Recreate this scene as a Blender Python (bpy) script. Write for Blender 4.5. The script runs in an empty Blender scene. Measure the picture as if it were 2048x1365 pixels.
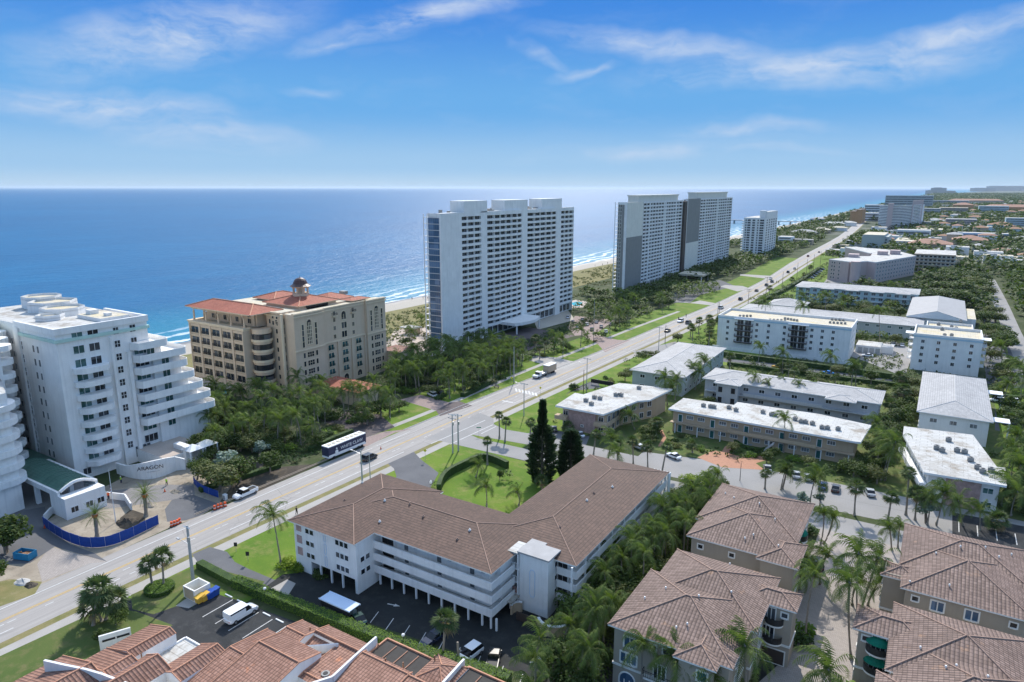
SUN_E = 2.55; SKY_S = .15; EXPO = 1.0; G0 = .165/(.15*2**1.0)
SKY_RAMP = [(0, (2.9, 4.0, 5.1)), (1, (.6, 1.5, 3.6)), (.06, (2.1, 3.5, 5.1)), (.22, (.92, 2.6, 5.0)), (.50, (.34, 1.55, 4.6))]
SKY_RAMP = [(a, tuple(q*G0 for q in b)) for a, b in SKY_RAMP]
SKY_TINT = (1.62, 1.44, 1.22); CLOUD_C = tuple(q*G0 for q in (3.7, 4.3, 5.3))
WISPS = [(330, 75, 210, 38, 12, 1), (200, 200, 180, 24, -3, 1), (430, 265, 130, 28, -5, .8), (840, 40, 180, 22, 14, .85), (690, 95, 110, 9, 8, .5), (1330, 100, 200, 20, -8, .75), (1640, 132, 260, 28, 2, .95), (1890, 75, 210, 16, 8, 1), (1090, 120, 60, 9, -25, .45), (1170, 148, 60, 7, 10, .5), (1490, 258, 120, 12, 0, .65), (1290, 300, 200, 16, 3, .55), (1520, 297, 120, 8, -3, .4), (640, 180, 40, 8, 0, .4), (960, 12, 110, 20, 10, .7)]
SEA_A = (.001, .09, .21); SEA_B = (.002, .115, .25); SEA_C = (.001, .06, .16); SEA_S = (.02, .27, .34); SEA_BUMP = .75; SEA_R = .33
HAZE_D = 2.4e-5
import bpy, math, random
from mathutils import Vector, Matrix, noise as mnoise
PI = math.pi
rnd = random.Random(11)
C = bpy.context.scene.collection
# ---- site frame: x inland, y along the coast road, z up; camera hangs 64 m above the ground
HC, FP = 64.0, 1365.0
TH = math.atan(306.5/1365)
CX, CY = 115.1, -36.6
FX, FY, RX, RY = -.5315, .8471, .8471, .5315
ct, st_ = math.cos(TH), math.sin(TH)
def P(u, v, z=0.0):
    a = (u-1024)/FP; b = (v-682.5)/FP
    k = (HC-z)/(st_+b*ct); r = a*k; f = (ct-b*st_)*k
    return (CX+r*RX+f*FX, CY+r*RY+f*FY)
def proj(x, y, z):
    dx, dy = x-CX, y-CY
    r = dx*RX+dy*RY; f = dx*FX+dy*FY; d = HC-z
    dep = f*ct+d*st_; dn = d*ct-f*st_
    return (1024+FP*r/dep, 682.5+FP*dn/dep)
def yat(u, x, z):                      # y of the point of plane x=const seen in column u
    lo, hi = -30.0, 4000.0
    for _ in range(60):
        m = (lo+hi)/2
        if proj(x, m, z)[0] < u: lo = m
        else: hi = m
    return lo

# ---- materials
MATS = {}
def nn(nt, t, **k):
    n = nt.nodes.new(t)
    for a, b in k.items():
        if a in n.inputs: n.inputs[a].default_value = b
        else: setattr(n, a, b)
    return n
def L(nt, a, b): nt.links.new(a, b)
def tint(nt, c, co, s=.9):
    br = nn(nt, 'ShaderNodeTexBrick', Scale=s, **{'Mortar Size': .012}); br.offset = .35; L(nt, co, br.inputs[0])
    br.inputs['Color1'].default_value = (1, 1, 1, 1); br.inputs['Color2'].default_value = (.90, .90, .89, 1); br.inputs['Mortar'].default_value = (.62, .61, .59, 1)
    return mixc(nt, 1.0, c, br.outputs[0], 'MULTIPLY')
def mapr(nt, val, a, b, c, d):
    n = nn(nt, 'ShaderNodeMapRange'); L(nt, val, n.inputs[0])
    for i, q in enumerate((a, b, c, d)): n.inputs[i+1].default_value = q
    return n.outputs[0]
def mixc(nt, fac, a, b, mode='MIX'):
    n = nn(nt, 'ShaderNodeMix', data_type='RGBA', blend_type=mode)
    for s, q in ((0, fac), (6, a), (7, b)):
        if hasattr(q, 'is_linked') or hasattr(q, 'links'): L(nt, q, n.inputs[s])
        elif s == 0: n.inputs[0].default_value = q
        else: n.inputs[s].default_value = (*q, 1) if len(q) == 3 else q
    return n.outputs[2]
def math2(nt, op, a, b=None):
    n = nn(nt, 'ShaderNodeMath', operation=op)
    for i, q in enumerate((a, b)):
        if q is None: continue
        if hasattr(q, 'links'): L(nt, q, n.inputs[i])
        else: n.inputs[i].default_value = q
    return n.outputs[0]
def base(name):
    m = bpy.data.materials.new(name); m.use_nodes = True
    nt = m.node_tree; b = nt.nodes['Principled BSDF']; MATS[name] = m
    return m, nt, b
def coords(nt, kind='pos'):
    if kind == 'pos': return nn(nt, 'ShaderNodeNewGeometry').outputs['Position']
    t = nn(nt, 'ShaderNodeTexCoord'); return t.outputs['UV' if kind == 'uv' else 'Object']
def tex(nt, co, scale, detail=4, rough=.55):
    n = nn(nt, 'ShaderNodeTexNoise', Scale=scale, Detail=detail, Roughness=rough)
    L(nt, co, n.inputs['Vector']); return n.outputs['Fac']
def mul(c, k): return tuple(min(1, q*k) for q in c)
def mat(name, col, rough=.8, var=.12, scale=.6, fine=6., bump=.0, metal=0., spec=.3, stain=None):
    m, nt, b = base(name)
    co = coords(nt)
    n1 = tex(nt, co, scale); n2 = tex(nt, co, fine, 3)
    s = math2(nt, 'ADD', mapr(nt, n1, .3, .7, -1, 1), mapr(nt, n2, .3, .7, -.5, .5))
    f = mapr(nt, s, -1.5, 1.5, 0, 1)
    c = mixc(nt, f, mul(col, 1-var), mul(col, 1+var))
    if stain:
        n3 = tex(nt, co, .25, 6, .7); g = mapr(nt, n3, .50, .66, 0, 1)
        c = mixc(nt, g, c, stain)
        if name in ('flat_roof', 'cream_roof'):
            c = tint(nt, c, co, .22); pz = tex(nt, co, .11, 3, .5); c = mixc(nt, mapr(nt, pz, .60, .66, 0, .35), c, mul(stain, .9)); ring = math2(nt, 'MULTIPLY', mapr(nt, pz, .585, .60, 0, 1), mapr(nt, pz, .60, .615, 1, 0)); c = mixc(nt, math2(nt, 'MULTIPLY', ring, .5), c, mul(stain, .6))
    L(nt, c, b.inputs['Base Color'])
    b.inputs['Roughness'].default_value = rough; b.inputs['Metallic'].default_value = metal
    b.inputs['Specular IOR Level'].default_value = spec
    if bump:
        bp = nn(nt, 'ShaderNodeBump', Strength=bump, Distance=.05); L(nt, n2, bp.inputs['Height']); L(nt, bp.outputs[0], b.inputs['Normal'])
    return m
def streak(name, col, var=.06, dirt=.16):             # painted render with faint rain streaks
    m, nt, b = base(name); co = coords(nt)
    mp = nn(nt, 'ShaderNodeMapping'); mp.inputs['Scale'].default_value = (1.4, 1.4, .09); L(nt, co, mp.inputs[0])
    n1 = tex(nt, mp.outputs[0], 1., 5, .6); n2 = tex(nt, co, .35, 4); n3 = tex(nt, co, 8, 2)
    c = mixc(nt, mapr(nt, n2, .3, .7, 0, 1), mul(col, 1-var), mul(col, 1+var*.6))
    c = mixc(nt, mapr(nt, n1, .5, .8, 0, dirt*2), c, mul(col, .55))
    c = mixc(nt, mapr(nt, n3, .3, .7, 0, .08), c, mul(col, .7))
    L(nt, c, b.inputs['Base Color']); b.inputs['Roughness'].default_value = .85; b.inputs['Specular IOR Level'].default_value = .2
    return m
def tile(name, c1, c2, cw, rh, groove=.5, cols=True, blot=None, bumpd=.08):
    m, nt, b = base(name); uv = coords(nt, 'uv')
    sp = nn(nt, 'ShaderNodeSeparateXYZ'); L(nt, uv, sp.inputs[0])
    fx = math2(nt, 'DIVIDE', sp.outputs[0], cw); fy = math2(nt, 'DIVIDE', sp.outputs[1], rh)
    cell = nn(nt, 'ShaderNodeCombineXYZ'); L(nt, math2(nt, 'FLOOR', fx), cell.inputs[0]); L(nt, math2(nt, 'FLOOR', fy), cell.inputs[1])
    wn = nn(nt, 'ShaderNodeTexWhiteNoise', noise_dimensions='2D'); L(nt, cell.outputs[0], wn.inputs[0])
    c = mixc(nt, wn.outputs['Value'], c1, c2)
    big = tex(nt, coords(nt), .22, 6, .65)
    c = mixc(nt, mapr(nt, big, .35, .7, 0, .5), c, mul(c1, .62))
    if blot: c = mixc(nt, mapr(nt, tex(nt, coords(nt), .5, 3), .66, .72, 0, .8), c, blot)
    px = math2(nt, 'FRACT', fx); py = math2(nt, 'FRACT', fy)
    row = mapr(nt, py, 0, .22, 1, 0)                       # the open shadow joint under each course
    hx = math2(nt, 'SINE', math2(nt, 'MULTIPLY', px, PI))  # barrel profile
    if cols:
        d = math2(nt, 'MAXIMUM', mapr(nt, hx, .0, .5, 1, 0), math2(nt, 'MULTIPLY', row, .8))
    else: d = row
    c = mixc(nt, math2(nt, 'MULTIPLY', d, groove), c, mul(c1, .22))
    L(nt, c, b.inputs['Base Color']); b.inputs['Roughness'].default_value = .75; b.inputs['Specular IOR Level'].default_value = .25
    h = math2(nt, 'ADD', math2(nt, 'MULTIPLY', hx, .6 if cols else .1), math2(nt, 'SUBTRACT', 1.0, py))
    bp = nn(nt, 'ShaderNodeBump', Strength=.8, Distance=bumpd); L(nt, h, bp.inputs['Height']); L(nt, bp.outputs[0], b.inputs['Normal'])
    return m
def leafmat(name, a, b_, trans=.3, scale=.5, rough=.55, dry=None):
    m, nt, b = base(name); co = coords(nt)
    oi = nn(nt, 'ShaderNodeObjectInfo')
    f = math2(nt, 'ADD', mapr(nt, tex(nt, co, scale, 5, .7), .3, .7, -.1, .8), math2(nt, 'MULTIPLY', oi.outputs['Random'], .35))
    c = mixc(nt, f, a, b_)
    if dry: c = mixc(nt, mapr(nt, tex(nt, co, 1.3, 3), .62, .7, 0, .8), c, dry)
    L(nt, c, b.inputs['Base Color']); b.inputs['Roughness'].default_value = rough+.1; b.inputs['Specular IOR Level'].default_value = .14
    t = nn(nt, 'ShaderNodeBsdfTranslucent'); L(nt, mixc(nt, 1.0, c, (1.3, 1.5, .5), 'MULTIPLY'), t.inputs[0])
    mx = nn(nt, 'ShaderNodeMixShader'); mx.inputs[0].default_value = trans
    L(nt, b.outputs[0], mx.inputs[1]); L(nt, t.outputs[0], mx.inputs[2])
    L(nt, mx.outputs[0], nt.nodes['Material Output'].inputs[0])
    return m
def paint(name):                                       # vehicle paint takes the body's own object colour
    m, nt, b = base(name); oi = nn(nt, 'ShaderNodeObjectInfo'); L(nt, oi.outputs['Color'], b.inputs['Base Color'])
    b.inputs['Roughness'].default_value = .25; b.inputs['Coat Weight'].default_value = .6; b.inputs['Coat Roughness'].default_value = .08
    return m
def ground(name, cols, scales=(.05, .4, 5), bump=.3, rough=.95, rng=(.35, .65)):
    m, nt, b = base(name); co = coords(nt)
    c = mixc(nt, mapr(nt, tex(nt, co, scales[0], 6, .6), rng[0], rng[1], 0, 1), cols[0], cols[1])
    if len(cols) > 2: c = mixc(nt, mapr(nt, tex(nt, co, scales[1], 6, .7), .5, .68, 0, .85), c, cols[2])
    n3 = tex(nt, co, scales[2], 4, .7)
    c = mixc(nt, mapr(nt, n3, .3, .7, 0, .35), c, mul(cols[0], .45))
    L(nt, c, b.inputs['Base Color']); b.inputs['Roughness'].default_value = rough; b.inputs['Specular IOR Level'].default_value = .15
    if bump:
        bp = nn(nt, 'ShaderNodeBump', Strength=bump, Distance=.06); L(nt, n3, bp.inputs['Height']); L(nt, bp.outputs[0], b.inputs['Normal'])
    return m
def pavers(name, a, b_, s=.5):
    m, nt, b = base(name); co = coords(nt)
    br = nn(nt, 'ShaderNodeTexBrick', Scale=s*2, **{'Mortar Size': .02}); L(nt, co, br.inputs[0])
    br.inputs['Color1'].default_value = (*a, 1); br.inputs['Color2'].default_value = (*b_, 1); br.inputs['Mortar'].default_value = (*mul(a, .5), 1)
    c = mixc(nt, mapr(nt, tex(nt, co, .15, 6, .7), .35, .7, 0, .5), br.outputs[0], mul(a, .65))
    L(nt, c, b.inputs['Base Color']); b.inputs['Roughness'].default_value = .9
    return m
mat('white', (.78, .78, .77), .7, .04); mat('trim', (.80, .78, .73), .7, .04)
streak('white_wall', (.81, .795, .765), .08, .2); streak('white_wall2', (.76, .75, .73), .08, .2); streak('aragon_wall', (.81, .795, .765), .07, .2)
streak('resort_wall', (.66, .51, .36), .05, .1); streak('resort_trim', (.74, .60, .42)); streak('taupe', (.40, .345, .275), .07, .12)
streak('tower_gray', (.26, .255, .24)); streak('tower_cream', (.72, .69, .61)); streak('pink', (.52, .42, .40), .05); streak('beige', (.50, .38, .26), .06)
streak('orange_wall', (.50, .27, .13)); streak('green_gray', (.42, .46, .44)); streak('aqua_wall', (.48, .60, .62)); streak('blue_wall', (.42, .55, .72))
streak('gray_wall', (.5, .5, .5)); streak('tan_wall', (.48, .38, .28)); mat('aqua_band', (.42, .56, .66), .7)
mat('mint_band', (.45, .62, .55), .7); mat('brick', (.36, .22, .19), .85, .3, 1.5, 9); mat('stone_pink', (.40, .27, .24), .85, .35, 1.2, 5)
mat('flat_roof', (.54, .53, .50), .85, .05, .5, 4, stain=(.33, .29, .24)); mat('cream_roof', (.58, .52, .41), .85, .08, .4, 3, stain=(.62, .52, .30))
mat('tan_roof', (.52, .45, .34), .85, .12, .4, 3); mat('gray_roof', (.38, .37, .36), .85, .10, .8, 4, stain=(.34, .33, .32))
mat('dark_roof', (.055, .05, .045), .9, .2, .8, 5); mat('dark', (.02, .02, .022), .6); mat('dark_brown', (.07, .05, .04), .6)
mat('iron', (.03, .03, .03), .5); mat('steel', (.45, .46, .47), .45, .1, metal=.6); mat('concrete', (.42, .41, .39), .85, .12, .7, 5)
mat('pole_concrete', (.40, .40, .38), .85, .12, 1, 5); mat('wood_pole', (.14, .10, .075), .9, .2); mat('rubber', (.02, .02, .02), .8)
mat('hub', (.35, .35, .36), .4, metal=.7); mat('blue_fabric', (.012, .055, .27), .7, .15, 1.5, 5); mat('orange', (.75, .11, .03), .6)
mat('yellow', (.70, .42, .06), .6); mat('bin_blue', (.02, .08, .36), .5); mat('awning_green', (.0, .17, .105), .7, .1); mat('teal_glass', (.03, .12, .12), .15, .2)
mat('green_roof', (.075, .16, .12), .45, .2, .6, 4); mat('skin', (.45, .27, .19), .6); mat('hivis', (.45, .75, .05), .7); mat('navy', (.02, .025, .06), .7)
mat('red', (.45, .03, .03), .6); mat('ac_metal', (.27, .27, .26), .6, .2, 2, 8); mat('sky_blue_metal', (.55, .66, .80), .5, .05); mat('dome', (.085, .045, .038), .4)
mat('trunk', (.20, .165, .13), .95, .25, 2, 9, .5); mat('palm_trunk', (.26, .23, .19), .95, .22, 2, 9, .5); mat('navy_wrap', (.03, .038, .085), .4); mat('tank_white', (.75, .78, .8), .4)
mat('pool', (.05, .42, .46), .1, .1, 1, 4); mat('sign_yellow', (.75, .65, .05), .5); mat('sign_green', (.02, .25, .12), .5); mat('awning_white', (.75, .75, .74), .7)
mat('headlamp', (.8, .8, .78), .2); mat('tail', (.4, .02, .02), .3); mat('dumpster_blue', (.02, .20, .36), .6, .25, 2, 6); mat('rust', (.30, .16, .09), .8, .3, 2)
tile('roof_brown', (.085, .050, .038), (.135, .080, .060), .33, .55, .85, False, bumpd=.16)
tile('roof_th', (.18, .122, .098), (.285, .20, .165), .46, .52, .85, True, (.33, .20, .13), bumpd=.14)
tile('roof_terra', (.26, .135, .095), (.37, .205, .15), .46, .5, .85, True, (.50, .20, .10), bumpd=.14)
tile('roof_red', (.34, .10, .06), (.43, .145, .085), .5, .6, .3, True)
tile('roof_far', (.40, .20, .13), (.5, .27, .18), .8, 1.0, .3, True); tile('roof_whitetile', (.36, .355, .35), (.46, .45, .44), .6, .55, .45, False)
mat('ridge_cap', (.36, .235, .175), .8, .2, 1, 5); mat('ridge_terra', (.52, .26, .16), .8, .2, 1, 5); mat('ridge_gray', (.55, .54, .52), .8)
def glass(name, col, rough=.12, var=.5):
    m, nt, b = base(name); co = coords(nt); sc = nn(nt, 'ShaderNodeVectorMath', operation='SCALE'); sc.inputs[3].default_value = .45; L(nt, co, sc.inputs[0])
    wn = nn(nt, 'ShaderNodeTexWhiteNoise'); fl = nn(nt, 'ShaderNodeVectorMath', operation='FLOOR'); L(nt, sc.outputs[0], fl.inputs[0]); L(nt, fl.outputs[0], wn.inputs[0])
    c = mixc(nt, mapr(nt, wn.outputs['Value'], .55, 1, 0, var), col, mul((col[0]+.06, col[1]+.06, col[2]+.06), 2.2))   # rooms with drawn blinds
    L(nt, c, b.inputs['Base Color']); b.inputs['Roughness'].default_value = rough; b.inputs['IOR'].default_value = 1.45
    return m
glass('glass', (.018, .022, .028)); glass('glass_green', (.02, .075, .07)); glass('glass_blue', (.05, .10, .17)); glass('glass_gray', (.12, .13, .14), .25)
glass('car_glass', (.01, .012, .015), .06, 0)
paint('paint')
leafmat('leaf_palm', (.055, .09, .022), (.17, .22, .06), .3, .8, dry=(.22, .18, .09)); leafmat('leaf_sabal', (.05, .085, .03), (.13, .17, .065), .2, .9, dry=(.24, .19, .10))
leafmat('leaf_tree', (.028, .052, .014), (.10, .14, .032), .25, .35); leafmat('leaf_dark', (.022, .05, .018), (.055, .095, .034), .1, .5)
leafmat('leaf_bright', (.10, .17, .02), (.27, .33, .04), .35, .5); leafmat('leaf_silver', (.13, .18, .15), (.26, .32, .26), .2, .6)
leafmat('leaf_hedge', (.07, .14, .02), (.18, .27, .04), .25, .7); leafmat('leaf_dry', (.12, .10, .05), (.20, .19, .09), .2, .5)
leafmat('leaf_hedge_dark', (.03, .06, .02), (.07, .12, .03), .2, .7); leafmat('leaf_olive', (.07, .09, .03), (.16, .17, .06), .25, .4)
leafmat('leaf_dead', (.20, .14, .08), (.30, .23, .14), .2, .4)
mat('soil', (.07, .055, .04), .95, .3, .3, 3)

# ---- mesh builder
class MB:
    def __init__(s): s.v = []; s.f = []; s.m = []
    def poly(s, pts, mi=0):
        n = len(s.v); s.v += [tuple(p) for p in pts]; s.f.append(tuple(range(n, n+len(pts)))); s.m.append(mi)
    def box(s, x0, x1, y0, y1, z0, z1, mi=0, top=None):
        s.prism([(x0, y0), (x1, y0), (x1, y1), (x0, y1)], z0, z1, mi, top)
    def obox(s, cx, cy, z0, z1, w, d, rot=0, mi=0, top=None):
        c, q = math.cos(rot), math.sin(rot)
        s.prism([(cx+c*a-q*b, cy+q*a+c*b) for a, b in ((-w/2, -d/2), (w/2, -d/2), (w/2, d/2), (-w/2, d/2))], z0, z1, mi, top)
    def prism(s, pl, z0, z1, mi=0, top=None, bottom=True):
        ar = sum(pl[i][0]*pl[(i+1) % len(pl)][1]-pl[(i+1) % len(pl)][0]*pl[i][1] for i in range(len(pl)))
        if ar < 0: pl = pl[::-1]
        n = len(s.v); k = len(pl)
        s.v += [(x, y, z0) for x, y in pl]+[(x, y, z1) for x, y in pl]
        for i in range(k):
            j = (i+1) % k; s.f.append((n+i, n+j, n+k+j, n+k+i)); s.m.append(mi)
        s.f.append(tuple(range(n+k, n+2*k))); s.m.append(mi if top is None else top)
        if bottom: s.f.append(tuple(range(n+k-1, n-1, -1))); s.m.append(mi)
    def frus(s, x, y, z0, z1, r0, r1, n=10, mi=0, cap=True, ph=0):
        o = len(s.v)
        for z, r in ((z0, r0), (z1, r1)):
            s.v += [(x+r*math.cos(ph+2*PI*i/n), y+r*math.sin(ph+2*PI*i/n), z) for i in range(n)]
        for i in range(n):
            j = (i+1) % n; s.f.append((o+i, o+j, o+n+j, o+n+i)); s.m.append(mi)
        if cap: s.f.append(tuple(range(o+n, o+2*n))); s.m.append(mi)
    def tube(s, pts, rs, n=6, mi=0):
        o = len(s.v); pts = [Vector(p) for p in pts]
        if not hasattr(rs, '__len__'): rs = [rs]*len(pts)
        for i, p in enumerate(pts):
            d = (pts[min(i+1, len(pts)-1)]-pts[max(i-1, 0)]).normalized()
            a = d.cross(Vector((0, 0, 1))) if abs(d.z) < .9 else d.cross(Vector((1, 0, 0)))
            a.normalize(); b = d.cross(a)
            s.v += [tuple(p+(a*math.cos(2*PI*k/n)+b*math.sin(2*PI*k/n))*rs[i]) for k in range(n)]
        for i in range(len(pts)-1):
            for k in range(n):
                j = (k+1) % n; s.f.append((o+i*n+k, o+i*n+j, o+i*n+n+j, o+i*n+n+k)); s.m.append(mi)
        s.f.append(tuple(range(o, o+n))); s.m.append(mi); e = o+(len(pts)-1)*n; s.f.append(tuple(range(e, e+n))); s.m.append(mi)
    def bar(s, a, b, w, mi=0): s.tube([a, b], w*.7, 4, mi)
    def cap(s, a, b, r, mi=0): s.tube([a, b], r, 6, mi)
    def hip(s, x0, x1, y0, y1, ze, sl=.36, mi=0, cm=None, fa=None, gable=None, capr=.08, fh=.22):
        """closed hipped (or gabled) roof solid"""
        w, d = x1-x0, y1-y0; hf = min(w, d)/2; zr = ze+hf*sl
        A, B_, C_, D = (x0, y0, ze), (x1, y0, ze), (x1, y1, ze), (x0, y1, ze)
        if w >= d:
            ym = (y0+y1)/2; g0 = 0 if gable in ('lo', 'both') else hf; g1 = 0 if gable in ('hi', 'both') else hf
            R0, R1 = (x0+g0, ym, zr), (x1-g1, ym, zr)
            s.poly([A, B_, R1, R0], mi); s.poly([C_, D, R0, R1], mi); s.poly([D, A, R0], mi if g0 else (fa or mi)); s.poly([B_, C_, R1], mi if g1 else (fa or mi))
            hips = [(A, R0), (D, R0), (B_, R1), (C_, R1)]
        else:
            xm = (x0+x1)/2; g0 = 0 if gable in ('lo', 'both') else hf; g1 = 0 if gable in ('hi', 'both') else hf
            R0, R1 = (xm, y0+g0, zr), (xm, y1-g1, zr)
            s.poly([B_, C_, R1, R0], mi); s.poly([D, A, R0, R1], mi); s.poly([A, B_, R0], mi if g0 else (fa or mi)); s.poly([C_, D, R1], mi if g1 else (fa or mi))
            hips = [(A, R0), (B_, R0), (C_, R1), (D, R1)]
        s.poly([(x0, y1, ze), (x1, y1, ze), (x1, y0, ze), (x0, y0, ze)], fa if fa is not None else mi)
        if fa is not None:
            s.box(x0+.02, x1-.02, y0+.02, y1-.02, ze-fh, ze-.003, fa)
        if cm is not None:
            up = Vector((0, 0, .015))
            for a, b in hips+[(R0, R1)]:
                if (Vector(a)-Vector(b)).length > .5: s.cap(Vector(a)+up, Vector(b)+up, capr, cm)
        return zr
    def build(s, name, mats, parent=None, uv=False, smooth=False, org=None, label=None):
        me = bpy.data.meshes.new(name)
        o3 = org if org is not None else (parent.get('_o') if parent is not None and '_o' in parent else None)
        vs = s.v if o3 is None else [(a-o3[0], b-o3[1], c-o3[2]) for a, b, c in s.v]
        me.from_pydata(vs, [], s.f)
        for q in (mats if isinstance(mats, (list, tuple)) else [mats]): me.materials.append(MATS[q])
        me.polygons.foreach_set('material_index', s.m)
        if smooth: me.polygons.foreach_set('use_smooth', [True]*len(s.f))
        if uv:
            ul = me.uv_layers.new(name='UVMap').data; Z = Vector((0, 0, 1))
            for p in me.polygons:
                n = p.normal
                e = Z.cross(n)
                if e.length < .05: e = Vector((1, 0, 0))
                e.normalize(); w = n.cross(e)
                for li in p.loop_indices:
                    c = me.vertices[me.loops[li].vertex_index].co
                    if o3 is not None: c = c+Vector(o3)
                    ul[li].uv = (c.dot(e), c.dot(w))
        me.update()
        o = bpy.data.objects.new(name, me); C.objects.link(o)
        if parent is not None:
            o.parent = parent
            if o3 is not None: o['_o'] = tuple(o3)
        if label: o['label'] = label
        return o
CLEAN = []
def tag(o, label, cat, group=None, kind=None):
    if label: o['label'] = label
    if cat: o['category'] = cat
    if group: o['group'] = group
    if kind: o['kind'] = kind
    return o
def thing(name, label, cat, loc=(0, 0, 0), group=None, rot=0, org=True):
    """an Empty at the thing's base; with org, child meshes are given in site coordinates"""
    o = bpy.data.objects.new(name, None); C.objects.link(o); o.location = loc; o.rotation_euler = (0, 0, rot); o.empty_display_size = .5
    if org: o['_o'] = tuple(float(q) for q in loc)
    return tag(o, label, cat, group)
def struct(o): o['kind'] = 'structure'; return o
def copyt(root, loc, rot=0, sc=1.0, label=None, group=None, color=None):
    r = root.copy(); C.objects.link(r); r.location = loc; r.rotation_euler = (0, 0, rot)
    r.scale = (sc, sc, sc) if not hasattr(sc, '__len__') else sc
    if label: r['label'] = label
    if group: r['group'] = group
    for ch in list(root.children):
        c = ch.copy(); C.objects.link(c); c.parent = r
        if color and c.name.startswith('body'): c.color = (*color, 1)
        for g in list(ch.children):
            d = g.copy(); C.objects.link(d); d.parent = c
    return r

# ---- windows, balconies: shared meshes placed one by one on facades
WM = {}
def wmesh(w, h, nm=1, fr='white', gl='glass', ft=.10, dep=.09, sill=False, arch=False, rows=0):
    k = (w, h, nm, fr, gl, ft, dep, sill, arch, rows)
    if k in WM: return WM[k]
    b = MB(); a = w/2
    if arch:
        n = 8; pts = [(-a, 0), (a, 0), (a, h-a)]+[(a*math.cos(PI*i/n), h-a+a*math.sin(PI*i/n)) for i in range(1, n)]+[(-a, h-a)]
        b.poly([(x, -.04, z) for x, z in pts], 1)
        q = pts+[pts[0]]
        for i in range(len(pts)):
            (x0, z0), (x1, z1) = q[i], q[i+1]; b.tube([(x0, -.05, z0), (x1, -.05, z1)], ft*.6, 4, 0)
        hh = h-a
    else:
        b.poly([(-a, -.04, 0), (a, -.04, 0), (a, -.04, h), (-a, -.04, h)], 1); hh = h
        if fr:
            b.box(-a-ft, -a, -dep, .02, -ft, h+ft); b.box(a, a+ft, -dep, .02, -ft, h+ft)
            b.box(-a, a, -dep, .02, h, h+ft); b.box(-a, a, -dep-(.12 if sill else 0), .02, -ft, 0)
    for i in range(nm):
        x = -a+w*(i+1)/(nm+1); b.box(x-ft*.35, x+ft*.35, -dep+.02, -.03, 0, hh)
    for i in range(rows):
        z = hh*(i+1)/(rows+1); b.box(-a, a, -dep+.025, -.03, z-ft*.3, z+ft*.3)
    me = bpy.data.meshes.new('window'); me.from_pydata(b.v, [], b.f)
    me.materials.append(MATS[fr or 'white']); me.materials.append(MATS[gl]); me.polygons.foreach_set('material_index', b.m); me.update()
    WM[k] = me; return me
def bmesh_balc(w, d, kind='bars', h=1.0, mats=('white', 'iron')):
    k = ('b', w, d, kind, h, mats)
    if k in WM: return WM[k]
    b = MB(); a = w/2
    if kind == 'round':
        n = 12; pl = [(-a, 0)]+[(-a*math.cos(PI*i/n), -d*math.sin(PI*i/n)) for i in range(0, n+1)]+[(a, 0)]
        b.prism([(x, y) for x, y in pl], -.25, 0, 0)
        for i in range(n):
            x0, y0 = -a*math.cos(PI*i/n), -d*math.sin(PI*i/n); x1, y1 = -a*math.cos(PI*(i+1)/n), -d*math.sin(PI*(i+1)/n)
            b.poly([(x0, y0, .003), (x1, y1, .003), (x1, y1, h), (x0, y0, h)], 1)
    else:
        b.box(-a, a, -d, 0, -.22, 0, 0)
        if kind == 'solid':
            b.box(-a, a, -d, -d+.12, .003, h, 1); b.box(-a, -a+.12, -d+.123, 0, .003, h, 1); b.box(a-.12, a, -d+.123, 0, .003, h, 1)
        else:
            for x0, y0, x1, y1 in ((-a, -d+.04, a, -d+.04), (-a+.04, -d+.04, -a+.04, 0), (a-.04, -d+.04, a-.04, 0)):
                b.bar((x0, y0, h), (x1, y1, h), .07, 1); b.bar((x0, y0, .15), (x1, y1, .15), .05, 1)
                ln = math.hypot(x1-x0, y1-y0); n = max(2, int(ln/.28))
                for i in range(n+1):
                    t = i/n; b.bar((x0+(x1-x0)*t, y0+(y1-y0)*t, .1), (x0+(x1-x0)*t, y0+(y1-y0)*t, h), .045, 1)
    me = bpy.data.meshes.new('balcony'); me.from_pydata(b.v, [], b.f)
    for q in mats: me.materials.append(MATS[q])
    me.polygons.foreach_set('material_index', b.m); me.update(); WM[k] = me; return me
REST = {}; CNT = {}
def put(B, me, x, y, z, rot, name='window', dist=0):
    o3 = B['_o']; k = (B.name, name); CNT[k] = CNT.get(k, 0)+1
    if CNT[k] <= 100:
        o = bpy.data.objects.new(name, me); C.objects.link(o); o.parent = B; o.location = (x-o3[0], y-o3[1], z-o3[2]); o.rotation_euler = (0, 0, rot)
        return o
    REST.setdefault(k, [B, {}, name])[1].setdefault(me.name, []).append((me, x-o3[0], y-o3[1], z-o3[2], rot))
def flush():
    for k, (B, dd, name) in REST.items():
        allm = []; V = []; Fc = []; MI = []
        for lst in dd.values():
            for me, x, y, z, r in lst:
                c, s = math.cos(r), math.sin(r); o = len(V)
                V += [(x+c*v.co.x-s*v.co.y, y+s*v.co.x+c*v.co.y, z+v.co.z) for v in me.vertices]
                mp = []
                for m in me.materials:
                    if m not in allm: allm.append(m)
                    mp.append(allm.index(m))
                for p in me.polygons: Fc.append(tuple(o+i for i in p.vertices)); MI.append(mp[p.material_index])
        me = bpy.data.meshes.new(name); me.from_pydata(V, [], Fc)
        for m in allm: me.materials.append(m)
        me.polygons.foreach_set('material_index', MI); me.update()
        o = bpy.data.objects.new(name, me); C.objects.link(o); o.parent = B; o['kind'] = 'stuff'
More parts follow.
